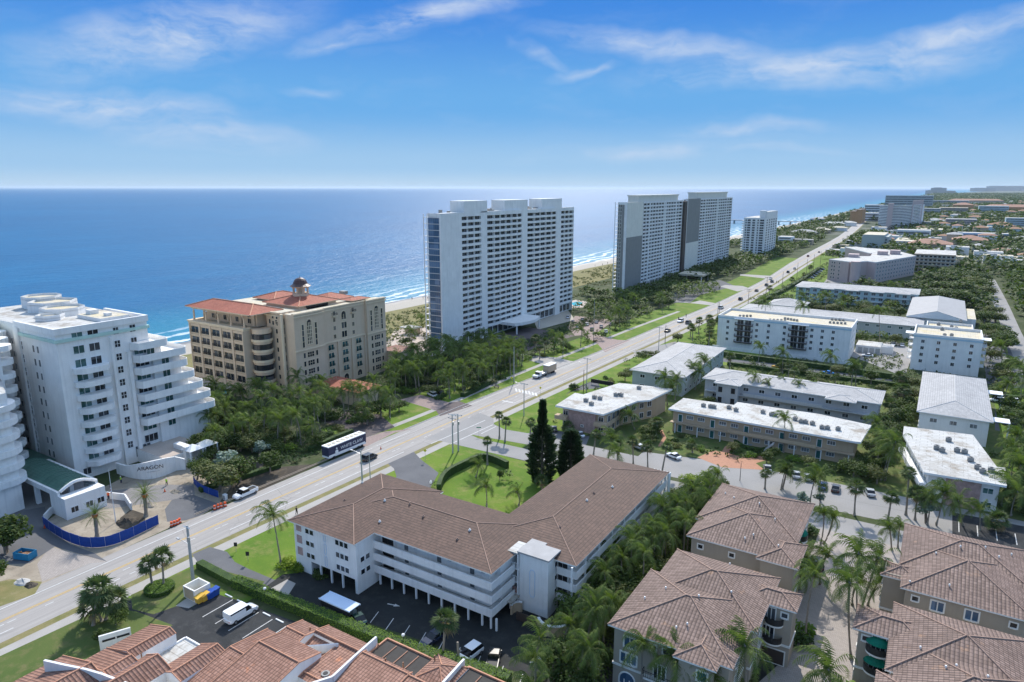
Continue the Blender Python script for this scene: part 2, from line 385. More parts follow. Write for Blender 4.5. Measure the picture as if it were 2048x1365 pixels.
def face(B, p0, p1, us, zs, me, name='window', out=0.0, skip=None):
    """place me along the wall p0->p1 (outside on the right) at distances us, heights zs"""
    dx, dy = p1[0]-p0[0], p1[1]-p0[1]; ln = math.hypot(dx, dy); dx /= ln; dy /= ln; r = math.atan2(dy, dx)
    for j, z in enumerate(zs):
        for i, u in enumerate(us):
            if skip and skip(i, j): continue
            put(B, me, p0[0]+dx*u+dy*out, p0[1]+dy*u-dx*out, z, r, name)
def lin(a, b, n): return [a+(b-a)*(i+.5)/n for i in range(n)]
sc = bpy.context.scene
# ---- camera
cam = bpy.data.cameras.new('camera'); co = bpy.data.objects.new('camera', cam); C.objects.link(co)
cam.sensor_width = 36; cam.lens = 36*FP/2048; cam.clip_start = .5; cam.clip_end = 120000
fw = Vector((FX*ct, FY*ct, -st_)); rt = Vector((RX, RY, 0)); up = rt.cross(fw)
roll = math.radians(.06)
rt2 = rt*math.cos(roll)+up*math.sin(roll); up2 = up*math.cos(roll)-rt*math.sin(roll)
co.matrix_world = Matrix(((rt2.x, up2.x, -fw.x, CX), (rt2.y, up2.y, -fw.y, CY), (rt2.z, up2.z, -fw.z, HC), (0, 0, 0, 1)))
sc.camera = co
# ---- sun and sky (sun ahead of the camera, slightly to the right)
AZ, EL = math.radians(6.5), math.radians(41)
sh = Vector((FX*math.cos(AZ)+RX*math.sin(AZ), FY*math.cos(AZ)+RY*math.sin(AZ), 0)).normalized()
sd = (sh*math.cos(EL)+Vector((0, 0, math.sin(EL))))
ld = bpy.data.lights.new('sun', 'SUN'); ld.energy = SUN_E; ld.angle = math.radians(.53); ld.color = (1, .95, .87)
lo = bpy.data.objects.new('sun', ld); C.objects.link(lo); lo.rotation_euler = sd.to_track_quat('Z', 'Y').to_euler(); lo.location = (0, 0, 300)
w = bpy.data.worlds.new('World'); sc.world = w; w.use_nodes = True; nt = w.node_tree
bg = nt.nodes['Background']
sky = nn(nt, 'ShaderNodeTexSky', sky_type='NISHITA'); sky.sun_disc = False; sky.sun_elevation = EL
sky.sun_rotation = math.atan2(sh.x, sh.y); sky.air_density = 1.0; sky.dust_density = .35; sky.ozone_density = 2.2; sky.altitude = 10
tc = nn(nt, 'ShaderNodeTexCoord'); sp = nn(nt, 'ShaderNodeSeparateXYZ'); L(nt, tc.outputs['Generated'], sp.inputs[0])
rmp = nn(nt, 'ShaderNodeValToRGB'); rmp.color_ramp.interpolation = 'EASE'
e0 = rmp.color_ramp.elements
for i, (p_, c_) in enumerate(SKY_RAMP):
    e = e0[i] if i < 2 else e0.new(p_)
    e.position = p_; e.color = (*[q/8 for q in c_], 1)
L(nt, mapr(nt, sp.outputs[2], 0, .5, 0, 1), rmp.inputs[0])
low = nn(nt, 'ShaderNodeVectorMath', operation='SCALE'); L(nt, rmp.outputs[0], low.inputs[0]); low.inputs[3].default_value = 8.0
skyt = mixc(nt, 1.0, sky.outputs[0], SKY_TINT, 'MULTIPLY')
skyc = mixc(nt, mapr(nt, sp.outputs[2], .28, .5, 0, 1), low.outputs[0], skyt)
# cirrus: wisps at their own bearings and heights in the sky, torn by noise
az0 = math.atan2(FX, FY)
azn = math2(nt, 'SUBTRACT', math2(nt, 'ARCTAN2', sp.outputs[0], sp.outputs[1]), az0); eln = math2(nt, 'ARCSINE', sp.outputs[2])
cb = nn(nt, 'ShaderNodeCombineXYZ'); L(nt, azn, cb.inputs[0]); L(nt, eln, cb.inputs[1])
wn_ = nn(nt, 'ShaderNodeTexNoise', Scale=5, Detail=4, Roughness=.6); L(nt, cb.outputs[0], wn_.inputs['Vector'])
wv_ = nn(nt, 'ShaderNodeVectorMath', operation='MULTIPLY_ADD'); L(nt, wn_.outputs['Color'], wv_.inputs[0]); wv_.inputs[1].default_value = (.16, .07, 0); L(nt, cb.outputs[0], wv_.inputs[2])
mp = nn(nt, 'ShaderNodeMapping'); mp.inputs['Location'].default_value = (-.08, -.035, 0); L(nt, wv_.outputs[0], mp.inputs[0])
tot = None
for (u_, v_, hw, hh, tl, sg) in WISPS:
    q = nn(nt, 'ShaderNodeMapping'); q.vector_type = 'TEXTURE'
    a_ = (u_-1024)/FP; b_ = (v_-682.5)/FP; f_ = ct-b_*st_; q.inputs['Location'].default_value = (math.atan2(a_, f_), math.atan2(-(st_+b_*ct), math.hypot(a_, f_)), 0); q.inputs['Rotation'].default_value = (0, 0, math.radians(tl)); q.inputs['Scale'].default_value = (hw/1365, hh/1365, 1)
    L(nt, mp.outputs[0], q.inputs[0])
    ln = nn(nt, 'ShaderNodeVectorMath', operation='LENGTH'); L(nt, q.outputs[0], ln.inputs[0])
    t = mapr(nt, ln.outputs['Value'], 0, 1.5, sg, 0); tot = t if tot is None else math2(nt, 'MAXIMUM', tot, t)
mq = nn(nt, 'ShaderNodeMapping'); mq.inputs['Scale'].default_value = (1, 3.2, 1); mq.inputs['Rotation'].default_value = (0, 0, -.1); L(nt, wv_.outputs[0], mq.inputs[0])
fn = nn(nt, 'ShaderNodeTexNoise', Scale=7, Detail=9, Roughness=.65); L(nt, mq.outputs[0], fn.inputs['Vector'])
cl = math2(nt, 'MULTIPLY', tot, mapr(nt, fn.outputs['Fac'], .36, .62, .05, 1.15))
veil = math2(nt, 'MULTIPLY', mapr(nt, fn.outputs['Fac'], .5, .8, 0, .14), mapr(nt, sp.outputs[2], 0, .1, 0, 1))
cl = math2(nt, 'MAXIMUM', cl, veil)
skyc = mixc(nt, math2(nt, 'MINIMUM', cl, .8), skyc, CLOUD_C)
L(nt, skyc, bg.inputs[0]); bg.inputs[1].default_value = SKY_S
sc.view_settings.view_transform = 'Standard'; sc.view_settings.look = 'None'; sc.view_settings.exposure = EXPO; sc.view_settings.gamma = 1

# ---- ground materials
ground('m_ground', ((.07, .09, .035), (.045, .065, .022), (.15, .14, .09)), (.02, .15, 3))
ground('m_far', ((.045, .065, .03), (.085, .10, .055), (.26, .25, .22)), (.004, .02, .12), bump=0)
ground('m_lawn', ((.15, .225, .03), (.085, .165, .02), (.26, .235, .085)), (.09, .22, 3.0))
ground('m_lawn_dull', ((.12, .15, .045), (.075, .12, .03), (.20, .17, .08)), (.08, .35, 6))
ground('m_dry', ((.26, .22, .10), (.16, .17, .06), (.30, .25, .14)), (.3, .8, 6))
ground('m_road', ((.36, .335, .31), (.31, .29, .27)), (.08, .5, 6), bump=.1, rough=.85)
ground('m_walk', ((.44, .415, .38), (.38, .355, .325)), (.2, .7, 6), bump=.1)
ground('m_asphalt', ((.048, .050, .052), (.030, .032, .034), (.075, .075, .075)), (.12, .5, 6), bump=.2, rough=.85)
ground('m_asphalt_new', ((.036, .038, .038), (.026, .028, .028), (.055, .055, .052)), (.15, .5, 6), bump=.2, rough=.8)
ground('m_drive', ((.17, .17, .175), (.13, .13, .135)), (.15, .6, 6), bump=.1)
ground('m_parking', ((.34, .325, .31), (.29, .28, .265)), (.1, .6, 6), bump=.1)
ground('m_dirt', ((.42, .36, .28), (.30, .25, .19), (.20, .17, .13)), (.2, .6, 4), bump=.6)
ground('m_darkdirt', ((.10, .085, .065), (.06, .05, .04), (.15, .12, .09)), (.2, .6, 4), bump=.5)
ground('m_sand', ((.52, .47, .39), (.45, .40, .33)), (.03, .3, 3), bump=.2)
ground('m_deck', ((.56, .47, .40), (.48, .40, .34)), (.2, .6, 4), bump=0)
pavers('m_paver_pink', (.34, .25, .22), (.27, .20, .18)); pavers('m_paver_light', (.40, .35, .31), (.33, .29, .26)); pavers('m_paver_dark', (.13, .10, .095), (.10, .08, .08))
pavers('m_paver_gray', (.25, .235, .225), (.21, .20, .195)); pavers('m_path_orange', (.50, .25, .15), (.42, .20, .12))
mat('m_white_line', (.56, .55, .53), .8, .25, 1.2, 9); mat('m_yellow_line', (.52, .34, .10), .8, .22, 2, 8); mat('m_seal', (.11, .11, .11), .8, .1)
LC = [0]
LN = {}
def sheet(name, pts, layer, m, z=0.0):
    LC[0] += 1; b = MB(); zz = z+layer*.006+LC[0]*.00007
    ar = sum(pts[i][0]*pts[(i+1) % len(pts)][1]-pts[(i+1) % len(pts)][0]*pts[i][1] for i in range(len(pts)))
    if ar < 0: pts = pts[::-1]
    b.poly([(x, y, zz) for x, y in pts])
    o = struct(b.build(name, m)); return o
def px(*p): return [P(a, b) for a, b in p]
def rc(x0, x1, y0, y1): return [(x0, y0), (x1, y0), (x1, y1), (x0, y1)]
def strip(name, pl, w0, w1, layer, m, kind=True, z=0.0, dash=None):
    """ribbon between offsets w0 and w1 (to the right) of a polyline; dash=(on,off)"""
    b = MB(); n = len(pl); nor = []
    for i in range(n):
        a = Vector(pl[max(i-1, 0)]); c = Vector(pl[min(i+1, n-1)]); d = (c-a).normalized(); nor.append(Vector((d.y, -d.x)))
    LC[0] += 1; zz = z+layer*.006+LC[0]*.00007
    if dash is None:
        for i in range(n-1):
            p, q = Vector(pl[i]), Vector(pl[i+1]); a, c = nor[i], nor[i+1]
            b.poly([(*(p+a*w0), zz), (*(p+a*w1), zz), (*(q+c*w1), zz), (*(q+c*w0), zz)])
    else:
        s = 0.; 
        for i in range(n-1):
            p, q = Vector(pl[i]), Vector(pl[i+1]); ln = (q-p).length; d = (q-p)/ln; a = Vector((d.y, -d.x)); t = 0.
            while t+dash[0] < ln:
                u0 = p+d*t; u1 = p+d*(t+dash[0]); b.poly([(*(u0+a*w0), zz), (*(u0+a*w1), zz), (*(u1+a*w1), zz), (*(u1+a*w0), zz)]); t += dash[0]+dash[1]
    if not b.f: return None
    return struct(b.build(name, m))
def resample(pl, step=12):
    out = [pl[0]]
    for a, b in zip(pl, pl[1:]):
        n = max(1, int(math.dist(a, b)/step))
        out += [(a[0]+(b[0]-a[0])*i/n, a[1]+(b[1]-a[1])*i/n) for i in range(1, n+1)]
    for _ in range(6):
        out = [out[0]]+[((out[i-1][0]+2*out[i][0]+out[i+1][0])/4, (out[i-1][1]+2*out[i][1]+out[i+1][1])/4) for i in range(1, len(out)-1)]+[out[-1]]
    return out
m, nt, b = base('m_road'); pos = coords(nt); mr = nn(nt, 'ShaderNodeMapping'); mr.inputs['Scale'].default_value = (1.0, .018, 1); L(nt, pos, mr.inputs[0])
c = mixc(nt, mapr(nt, tex(nt, mr.outputs[0], 1.1, 4, .6), .35, .68, 0, 1), (.385, .355, .325), (.285, .265, .245)); c = mixc(nt, mapr(nt, tex(nt, pos, .07, 6, .7), .45, .7, 0, .45), c, (.25, .235, .22)); c = mixc(nt, mapr(nt, tex(nt, pos, 7, 4, .7), .3, .7, 0, .22), c, (.16, .15, .14))
ck = nn(nt, 'ShaderNodeTexVoronoi', feature='DISTANCE_TO_EDGE', Scale=.13); L(nt, pos, ck.inputs['Vector']); c = mixc(nt, math2(nt, 'MULTIPLY', mapr(nt, ck.outputs['Distance'], 0, .012, .55, 0), mapr(nt, tex(nt, pos, .03, 3), .45, .6, 0, 1)), c, (.09, .085, .08))
L(nt, c, b.inputs['Base Color']); b.inputs['Roughness'].default_value = .88
# ---- sea, beach, land
m, nt, b = base('m_sea'); pos = coords(nt); sp = nn(nt, 'ShaderNodeSeparateXYZ'); L(nt, pos, sp.inputs[0])
big = tex(nt, pos, .0016, 4, .6)
mpw = nn(nt, 'ShaderNodeMapping'); mpw.inputs['Rotation'].default_value = (0, 0, math.radians(12)); mpw.inputs['Scale'].default_value = (1, .38, 1); L(nt, pos, mpw.inputs[0])
wv = tex(nt, mpw.outputs[0], .10, 6, .62); wv2 = tex(nt, mpw.outputs[0], .018, 5, .6)
xs = math2(nt, 'ADD', sp.outputs[0], mapr(nt, tex(nt, pos, .012, 4, .6), .3, .7, -16, 16))
c = mixc(nt, mapr(nt, big, .35, .65, 0, 1), SEA_A, SEA_B)
c = mixc(nt, mapr(nt, wv2, .35, .7, 0, .5), c, SEA_C)
c = mixc(nt, mapr(nt, xs, -270, -175, 0, .45), c, SEA_S)
wz = nn(nt, 'ShaderNodeTexWave', Scale=.030, Distortion=16, Detail=5); wz.inputs['Detail Scale'].default_value = .35; wz.bands_direction = 'X'; L(nt, pos, wz.inputs['Vector'])
nearsh = mapr(nt, sp.outputs[0], -198, -164, 0, 1)
fo = math2(nt, 'MULTIPLY', mapr(nt, math2(nt, 'ADD', wz.outputs['Fac'], mapr(nt, tex(nt, pos, .12, 5, .7), .3, .7, -.35, .35)), .62, .95, 0, .9), nearsh)
wc = math2(nt, 'MULTIPLY', mapr(nt, wv, .69, .74, 0, .6), mapr(nt, wv2, .5, .6, 0, 1))
fo = math2(nt, 'MAXIMUM', fo, math2(nt, 'MULTIPLY', wc, mapr(nt, sp.outputs[0], -700, -200, .15, .8)))
near2 = mapr(nt, sp.outputs[1], 2500, 900, 0, 1)
fo = math2(nt, 'MULTIPLY', fo, near2)
c = mixc(nt, fo, c, (.75, .78, .8))
L(nt, c, b.inputs['Base Color']); L(nt, math2(nt, 'ADD', math2(nt, 'MULTIPLY', fo, .4), SEA_R), b.inputs['Roughness']); b.inputs['IOR'].default_value = 1.33; b.inputs['Specular IOR Level'].default_value = .24
bp = nn(nt, 'ShaderNodeBump', Strength=SEA_BUMP, Distance=2.5); L(nt, math2(nt, 'ADD', wv, math2(nt, 'MULTIPLY', tex(nt, mpw.outputs[0], .55, 4, .6), .22)), bp.inputs['Height']); L(nt, bp.outputs[0], b.inputs['Normal'])
SB = MB(); SB.poly([(-60000, -8000, -1.5), (-100, -8000, -1.5), (-100, 70000, -1.5), (-60000, 70000, -1.5)]); SB.poly([(-100, 9000, -1.5), (22000, 9000, -1.5), (22000, 70000, -1.5), (-100, 70000, -1.5)])
struct(SB.build('sea', 'm_sea'))
coast = [(-168, -500), (-160, 90), (-158, 170), (-157, 270), (-150, 330), (-154, 440), (-152, 520), (-150, 700), (-134, 970), (-128, 1500), (-132, 2300), (-130, 4000), (-90, 7000), (100, 11000), (700, 17000), (1600, 26000), (3600, 45000)]
coast = [coast[0]]+resample(coast[1:10], 25)+coast[10:]
gb = MB(); bb = MB()
prof = [(-50, -5.5), (0, -1.5), (7, -.7), (22, -.1), (30, .0)]
for (x0, y0), (x1, y1) in zip(coast, coast[1:]):
    for (o0, z0), (o1, z1) in zip(prof, prof[1:]):
        bb.poly([(x0+o0, y0, z0), (x0+o1, y0, z0), (x1+o1, y1, z1), (x1+o0, y1, z0)][0:1]+[(x0+o1, y0, z1), (x1+o1, y1, z1), (x1+o0, y1, z0)])
    gb.poly([(x0+30, y0, 0), (22000 if y0 > 1600 else 1500, y0, 0), (22000 if y0 > 1600 else 1500, y1, 0), (x1+30, y1, 0)], 1 if y0 > 900 else 0)
gb.poly([(1500, -500, 0), (22000, -500, 0), (22000, 2300, 0), (1500, 2300, 0)], 1)
m, nt, b = base('m_beach'); pos = coords(nt); sp = nn(nt, 'ShaderNodeSeparateXYZ'); L(nt, pos, sp.inputs[0])
wet = mapr(nt, math2(nt, 'ADD', sp.outputs[2], mapr(nt, tex(nt, pos, .08, 4), .3, .7, -.25, .25)), -1.0, -.55, 1, 0)
c = mixc(nt, tex(nt, pos, .3, 5, .7), (.40, .36, .30), (.33, .30, .25)); c = mixc(nt, wet, c, (.20, .17, .14)); c = mixc(nt, mapr(nt, sp.outputs[2], -1.45, -1.6, 0, 1), c, (.7, .72, .72))
L(nt, c, b.inputs['Base Color']); L(nt, mapr(nt, wet, 0, 1, .9, .35), b.inputs['Roughness'])
struct(bb.build('beach', 'm_beach')); struct(gb.build('ground', ['m_ground', 'm_far']))
# dune belt
sheet('dune', [(-132, -60), (-88, -60), (-86, 120), (-88, 300), (-86, 560), (-100, 620), (-122, 620), (-128, 470), (-127, 300), (-131, 180)], 1, 'm_dry')
sheet('sand_lot', px((1062, 630-2), (1130, 612), (1150, 640), (1075, 660)), 1, 'm_sand')
sheet('sand_lot', px((1556, 452), (1610, 448), (1600, 462), (1565, 478)), 1, 'm_sand')
# ---- coast road: two kerb lines surveyed from the photograph
seaE = [(-4.6, -60), (-4.6, 40)]+px((520, 983), (650, 928), (735, 893), (790, 866), (880, 832), (1000, 777), (1068, 756), (1100, 744), (1200, 702), (1280, 671), (1350, 639), (1434, 607), (1482, 583), (1530, 559), (1575, 529))+[(0, 700), (-3, 860), (-7, 1000), (-20, 1250), (-40, 1600)]
inE = [(6.9, -60), (6.9, 34)]+px((540, 1038), (760, 935), (862, 892), (1010, 817), (1078, 787), (1154, 757), (1264, 704), (1321, 680), (1401, 640), (1456, 620), (1492, 601), (1550, 566), (1594, 537))+[(13, 700), (10, 860), (6, 1000), (-6, 1250), (-26, 1600)]
seaE = resample(seaE); inE = resample(inE)
def xat(pl, y):
    for (x0, y0), (x1, y1) in zip(pl, pl[1:]):
        if y0 <= y <= y1: return x0+(x1-x0)*(y-y0)/max(1e-6, y1-y0)
    return pl[-1][0]
ys = [-60+i*12 for i in range(int(1640/12))]
SE = [(xat(seaE, y), y) for y in ys]; IE = [(xat(inE, y), y) for y in ys]
b = MB()
for i in range(len(ys)-1): b.poly([(*SE[i], .0165), (*IE[i], .0165), (*IE[i+1], .0165), (*SE[i+1], .0165)])
struct(b.build('road', 'm_road'))
# lawns both sides (layer 1), pavements over them
b = MB()
for i in range(len(ys)-1):
    y = ys[i]
    if 84 <= y < 640: b.poly([(SE[i][0]-19, y, .004), (*SE[i], .004), (*SE[i+1], .004), (SE[i+1][0]-19, ys[i+1], .004)])
struct(b.build('lawn', 'm_lawn'))
b = MB()
for i in range(len(ys)-1):
    y = ys[i]
    if y < 760: b.poly([(*IE[i], .004), (IE[i][0]+(30 if y > 100 else 21), y, .004), (IE[i+1][0]+(30 if y > 100 else 21), ys[i+1], .004), (*IE[i+1], .004)])
struct(b.build('lawn', 'm_lawn'))
strip('verge', IE, 0, 1.5, 2, 'm_dry'); strip('sidewalk', IE[:58], 1.5, 4.0, 2, 'm_walk')
sw = resample([(-8.5, 78), (-9.2, 86)]+px((769, 862), (873, 820), (918, 802), (969, 781), (1000, 760), (1085, 730), (1117, 715), (1195, 688), (1217, 675), (1300, 644), (1358, 623)), 8)
strip('sidewalk', sw, -1.0, .9, 2, 'm_walk')
KL = [(x+.0, y) for x, y in SE]
for nm, p, side in (('curb', [q for q in SE if 84 < q[1] < 620], -1),):
    b = MB()
    for (x0, y0), (x1, y1) in zip(p, p[1:]): b.prism([(x0-.18, y0), (x0, y0), (x1, y1), (x1-.18, y1)], 0, .13)
    struct(b.build('curb', 'concrete'))
# markings
mid = [((a[0]*.5+c[0]*.5), a[1]) for a, c in zip(SE, IE)]
n1 = [q for q in SE if q[1] < 102]
strip('road_marking', n1, 2.2, 2.38, 4, 'm_white_line'); strip('road_marking', [q for q in SE if q[1] > 110], 1.3, 1.45, 4, 'm_white_line')
strip('road_marking', [q for q in IE if q[1] < 8], -2.5, -2.33, 4, 'm_white_line'); strip('road_marking', [q for q in IE if 30 < q[1] < 88], -2.1, -1.9, 4, 'm_white_line')
strip('road_marking', [q for q in IE if q[1] > 120], -1.5, -1.35, 4, 'm_white_line')
strip('road_marking', [q for q in IE if 0 < q[1] < 34], -2.5, -2.33, 4, 'm_white_line', dash=(1, 1.6)); strip('road_marking', IE, -4.6, -4.45, 4, 'm_white_line', dash=(1.2, 4))
strip('road_marking', [q for q in mid if q[1] < 1000], -.25, -.08, 4, 'm_yellow_line'); strip('road_marking', [q for q in mid if q[1] < 1000], .08, .25, 4, 'm_yellow_line')
for q in (((862, 888), (868, 892), (975, 843), (970, 841)), ((900, 889), (905, 892), (990, 853), (985, 850)), ((962, 868), (967, 870), (997, 855), (992, 853)), ((1003, 801), (1006, 803), (1028, 807), (1025, 805))): (lambda p: sheet('road_marking', [p[0], (p[0][0]+.22, p[0][1]-.05), (p[3][0]+.22, p[3][1]-.05), p[3]] if abs(p[0][1]-p[3][1]) > 5 else p, 4, 'm_white_line'))(px(*q))
for i in range(7):
    x = 1030+i*6.6; y = 777+i*1.45; sheet('crosswalk', px((x, y), (x+3.6, y+.8), (x+7.6-2, y+7+.2), (x+3.2-2, y+6.4)), 4, 'm_white_line')
# ---- side street (divided, running inland)
sheet('street', [(6.5, 93.5), (10, 94.8), (140, 97.5), (190, 98.5), (190, 101.5), (140, 104.5), (104, 104.3), (36, 102.0), (18, 101.6), (14.5, 102.8), (18, 103.2), (32, 104.8), (50, 105), (60, 104.6), (104, 106.6), (190, 110), (190, 116), (140, 114.5), (76, 112.8), (27, 111.8), (20, 111), (15.4, 112.9), (12.5, 117), (6.5, 119)], 3, 'm_parking')
sheet('street', [(58, 112.3), (140, 114.6), (140, 121.5), (116, 121.5), (78, 120.5), (66, 117.5), (58, 116)], 2, 'm_parking')
sheet('street', [(27, 111.8), (44, 112.2), (42, 118.5), (30, 117.5)], 2, 'm_drive')
sheet('plaza', px((1395, 915), (1430, 900), (1500, 918), (1530, 940), (1445, 935)), 4, 'm_path_orange')
for q in ([(1437, 915), (1450, 893), (1465, 887), (1470, 893), (1458, 905), (1475, 920)], [(1490, 918), (1540, 908), (1552, 893), (1560, 898), (1548, 916), (1510, 927)], [(1316, 893), (1326, 875), (1318, 862), (1325, 860), (1333, 876), (1322, 893)]): sheet('path', px(*q), 3, 'm_path_orange')
# driveways inland
sheet('driveway', px((455, 1105), (470, 1125), (500, 1140), (560, 1165), (575, 1178), (560, 1190), (420, 1140), (395, 1125), (385, 1110), (420, 1095)), 2, 'm_drive')
sheet('driveway', [(8, 77), (12.5, 75), (16, 72), (20, 66), (27, 62), (27, 70), (23, 78.5), (14.5, 82.5), (8, 86.5)], 2, 'm_drive')
sheet('driveway', px((1160, 772), (1195, 758), (1200, 776), (1140, 783), (1130, 790)), 2, 'm_drive'); sheet('driveway', px((1264, 704), (1352, 683), (1360, 700), (1330, 712), (1280, 709)), 2, 'm_parking')
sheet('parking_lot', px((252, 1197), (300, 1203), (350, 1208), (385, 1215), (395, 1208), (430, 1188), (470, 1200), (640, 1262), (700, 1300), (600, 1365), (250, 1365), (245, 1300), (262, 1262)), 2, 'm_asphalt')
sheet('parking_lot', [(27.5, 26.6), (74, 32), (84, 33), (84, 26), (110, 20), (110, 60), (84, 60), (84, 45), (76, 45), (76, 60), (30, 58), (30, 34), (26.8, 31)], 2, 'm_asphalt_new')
sheet('concrete_pad', px((533, 1183), (575, 1160), (592, 1168), (578, 1190), (560, 1192)), 3, 'm_walk')
sheet('concrete_pad', px((352, 1213), (385, 1190), (410, 1200), (378, 1218)), 3, 'm_walk')
for x in (26.0, 29.1, 32.25, 35.5, 38.6): struct(sheet('parking_line', rc(x-.07, x+.07, 16.6, 21.9), 4, 'm_white_line'))
for x in (48.3, 51.4, 54.6, 57.7, 61.0, 64.0, 67.5, 71.3, 74.4): sheet('parking_line', [(x+.35-.06, 29.2), (x+.35+.06, 29.2), (x-.5+.06, 31.9), (x-.5-.06, 31.9)], 4, 'm_white_line')
def arrow(x, y, rot, s=1.0, bent=False):
    pts = [(-1.1, -.1), (.1, -.1), (.1, -.35), (1.1, 0), (.1, .35), (.1, .1), (-1.1, .1)]
    if bent: pts = [(-1.1, -.5), (-.2, -.45), (.35, -.1), (.6, -.35), (.8, .6), (-.1, .3), (.15, .08), (-.3, -.2), (-1.1, -.25)]
    c, q = math.cos(rot), math.sin(rot); sheet('pavement_arrow', [(x+s*(c*a-q*b_), y+s*(q*a+c*b_)) for a, b_ in pts], 4, 'm_white_line')
arrow(*P(788, 1211), .25); arrow(*P(1073, 1319), .9, 1.0, True)
# townhouse court
sheet('paver_court', [(101.5, 97), (101.5, 88), (100.5, 60), (103.5, 55), (99, 40), (96, 20), (118, 20), (114, 45), (111.8, 56), (112.5, 62), (114, 80), (115.7, 97.2)], 3, 'm_paver_light')
# resort and tower drives
sheet('driveway', px((660, 905), (735, 893), (790, 866), (830, 858), (769, 864), (722, 880), (700, 868), (680, 860), (690, 872)), 3, 'm_paver_pink')
sheet('driveway', px((872, 822), (880, 833), (905, 825), (945, 812), (918, 803), (900, 806)), 3, 'm_paver_dark')
sheet('driveway', px((800, 800), (840, 790), (900, 806), (872, 822)), 3, 'm_paver_pink'); sheet('driveway', px((700, 868), (640, 840), (660, 815), (760, 830), (790, 855), (722, 880)), 2, 'm_paver_dark')
sheet('driveway', px((1085, 729), (1100, 744), (1117, 748), (1163, 725), (1140, 722), (1117, 716), (1075, 712), (1040, 708), (1040, 716)), 3, 'm_walk')
sheet('driveway', px((1195, 688), (1210, 705), (1262, 681), (1235, 680), (1217, 676), (1180, 665), (1160, 668)), 3, 'm_paver_pink')
sheet('driveway', px((1434, 607), (1400, 601), (1380, 606), (1350, 600), (1350, 603), (1434, 612)), 3, 'm_walk'); sheet('driveway', px((1500, 577), (1485, 572), (1450, 570), (1440, 573), (1475, 583)), 3, 'm_walk'); sheet('driveway', px((1548, 552), (1530, 551), (1480, 548), (1480, 551), (1530, 557)), 3, 'm_walk')
sheet('plaza', px((920, 690), (1060, 655), (1150, 672), (1060, 700), (1010, 720), (900, 700)), 2, 'm_paver_dark')
sheet('plaza', px((1135, 655), (1150, 632), (1230, 640), (1190, 668), (1150, 672)), 2, 'm_paver_pink')
sheet('pool_deck', px((770, 690), (790, 660), (850, 655), (900, 690), (880, 712), (790, 720)), 2, 'm_deck'); sheet('plaza', px((1330, 605), (1350, 575), (1440, 560), (1470, 572), (1400, 590), (1380, 606)), 2, 'm_drive')
# construction yard of the white towers
sheet('dirt', px((-60, 1140), (0, 1100), (80, 1052), (160, 1000), (300, 930), (440, 940), (470, 970), (440, 1008), (395, 1037), (350, 1052), (200, 1120), (85, 1170), (0, 1206), (-60, 1235)), 1, 'm_dirt')
sheet('driveway', px((75, 1130), (100, 1095), (215, 1125), (180, 1128), (85, 1165)), 2, 'm_paver_light')
sheet('driveway', px((-60, 1130), (-60, 1040), (90, 1015), (100, 1060), (140, 1090), (190, 1108), (215, 1125), (110, 1095), (60, 1128), (20, 1130)), 3, 'm_drive')
sheet('driveway', px((-60, 1010), (60, 960), (170, 950), (200, 985), (130, 1010), (90, 1040), (-60, 1052)), 2, 'm_paver_gray')
sheet('driveway', px((330, 1020), (345, 1000), (385, 990), (440, 1010), (400, 1033), (372, 1042), (335, 1045)), 2, 'm_drive')
sheet('plaza', px((205, 985), (330, 970), (388, 972), (390, 990), (340, 1002), (210, 1020)), 2, 'm_paver_gray')
sheet('dirt', px((240, 1038), (262, 1020), (292, 1030), (290, 1048), (250, 1062)), 2, 'm_darkdirt')
sheet('dirt', px((395, 935), (470, 905), (560, 935), (640, 928), (520, 983), (440, 1005), (470, 965)), 2, 'm_darkdirt')
sheet('grass_patch', px((-60, 1180), (20, 1160), (85, 1165), (70, 1190), (0, 1215), (-60, 1240)), 3, 'm_dry')
# inner lawns
sheet('lawn', [(7, -60), (29, -60), (26.5, 5), (24, 13), (16, 12), (10.9, 10)], 2, 'm_lawn_dull')
sheet('lawn', [(11, 14), (15, 12), (19, 13), (22, 22), (27, 26), (26, 28), (12, 25.4)], 2, 'm_lawn_dull')
sheet('lawn', [(27, 55), (60, 55), (60, 95), (27, 95)], 1, 'm_lawn'); sheet('lawn', [(44, 118), (140, 122), (142, 215), (40, 215)], 1, 'm_lawn_dull'); sheet('lawn', px((1390, 690), (1530, 700), (1500, 740), (1400, 720)), 2, 'm_lawn')
# parking lots further inland
sheet('parking_lot', px((1715, 690), (1790, 683), (1830, 700), (1812, 745), (1790, 746), (1735, 724), (1700, 712)), 2, 'm_parking'); sheet('alley', px((1400, 712), (1560, 728), (1830, 762), (1830, 768), (1560, 736), (1400, 719)), 3, 'm_drive')
sheet('parking_lot', px((1640, 575), (1665, 543), (1700, 535), (1740, 545), (1730, 600), (1640, 600)), 2, 'm_parking'); sheet('parking_lot', [(133, 235), (134, 330), (143, 335), (146, 235)], 2, 'm_drive')
sheet('parking_lot', px((1990, 800), (2060, 810), (2060, 870), (1990, 860)), 2, 'm_drive'); sheet('parking_lot', [(123, 106), (160, 108), (160, 120), (123, 118.5)], 4, 'm_asphalt')
for i in range(9): sheet('parking_line', rc(124+i*3, 124.15+i*3, 109.5, 114.5), 5, 'm_white_line')
inland = resample([(150, 100), (148, 225), (146, 330), (147, 420), (146, 560)], 20); strip('road', inland, -3.5, 3.5, 3, 'm_parking'); strip('sidewalk', [(x-6.5, y) for x, y in inland[:20]], -.8, .8, 2, 'm_walk')
strip('road', px((1865, 510), (1880, 492), (1900, 470), (1912, 455)), -4, 4, 2, 'm_parking')
sheet('lawn', px((1660, 540), (1690, 520), (1750, 520), (1700, 535)), 1, 'm_lawn')
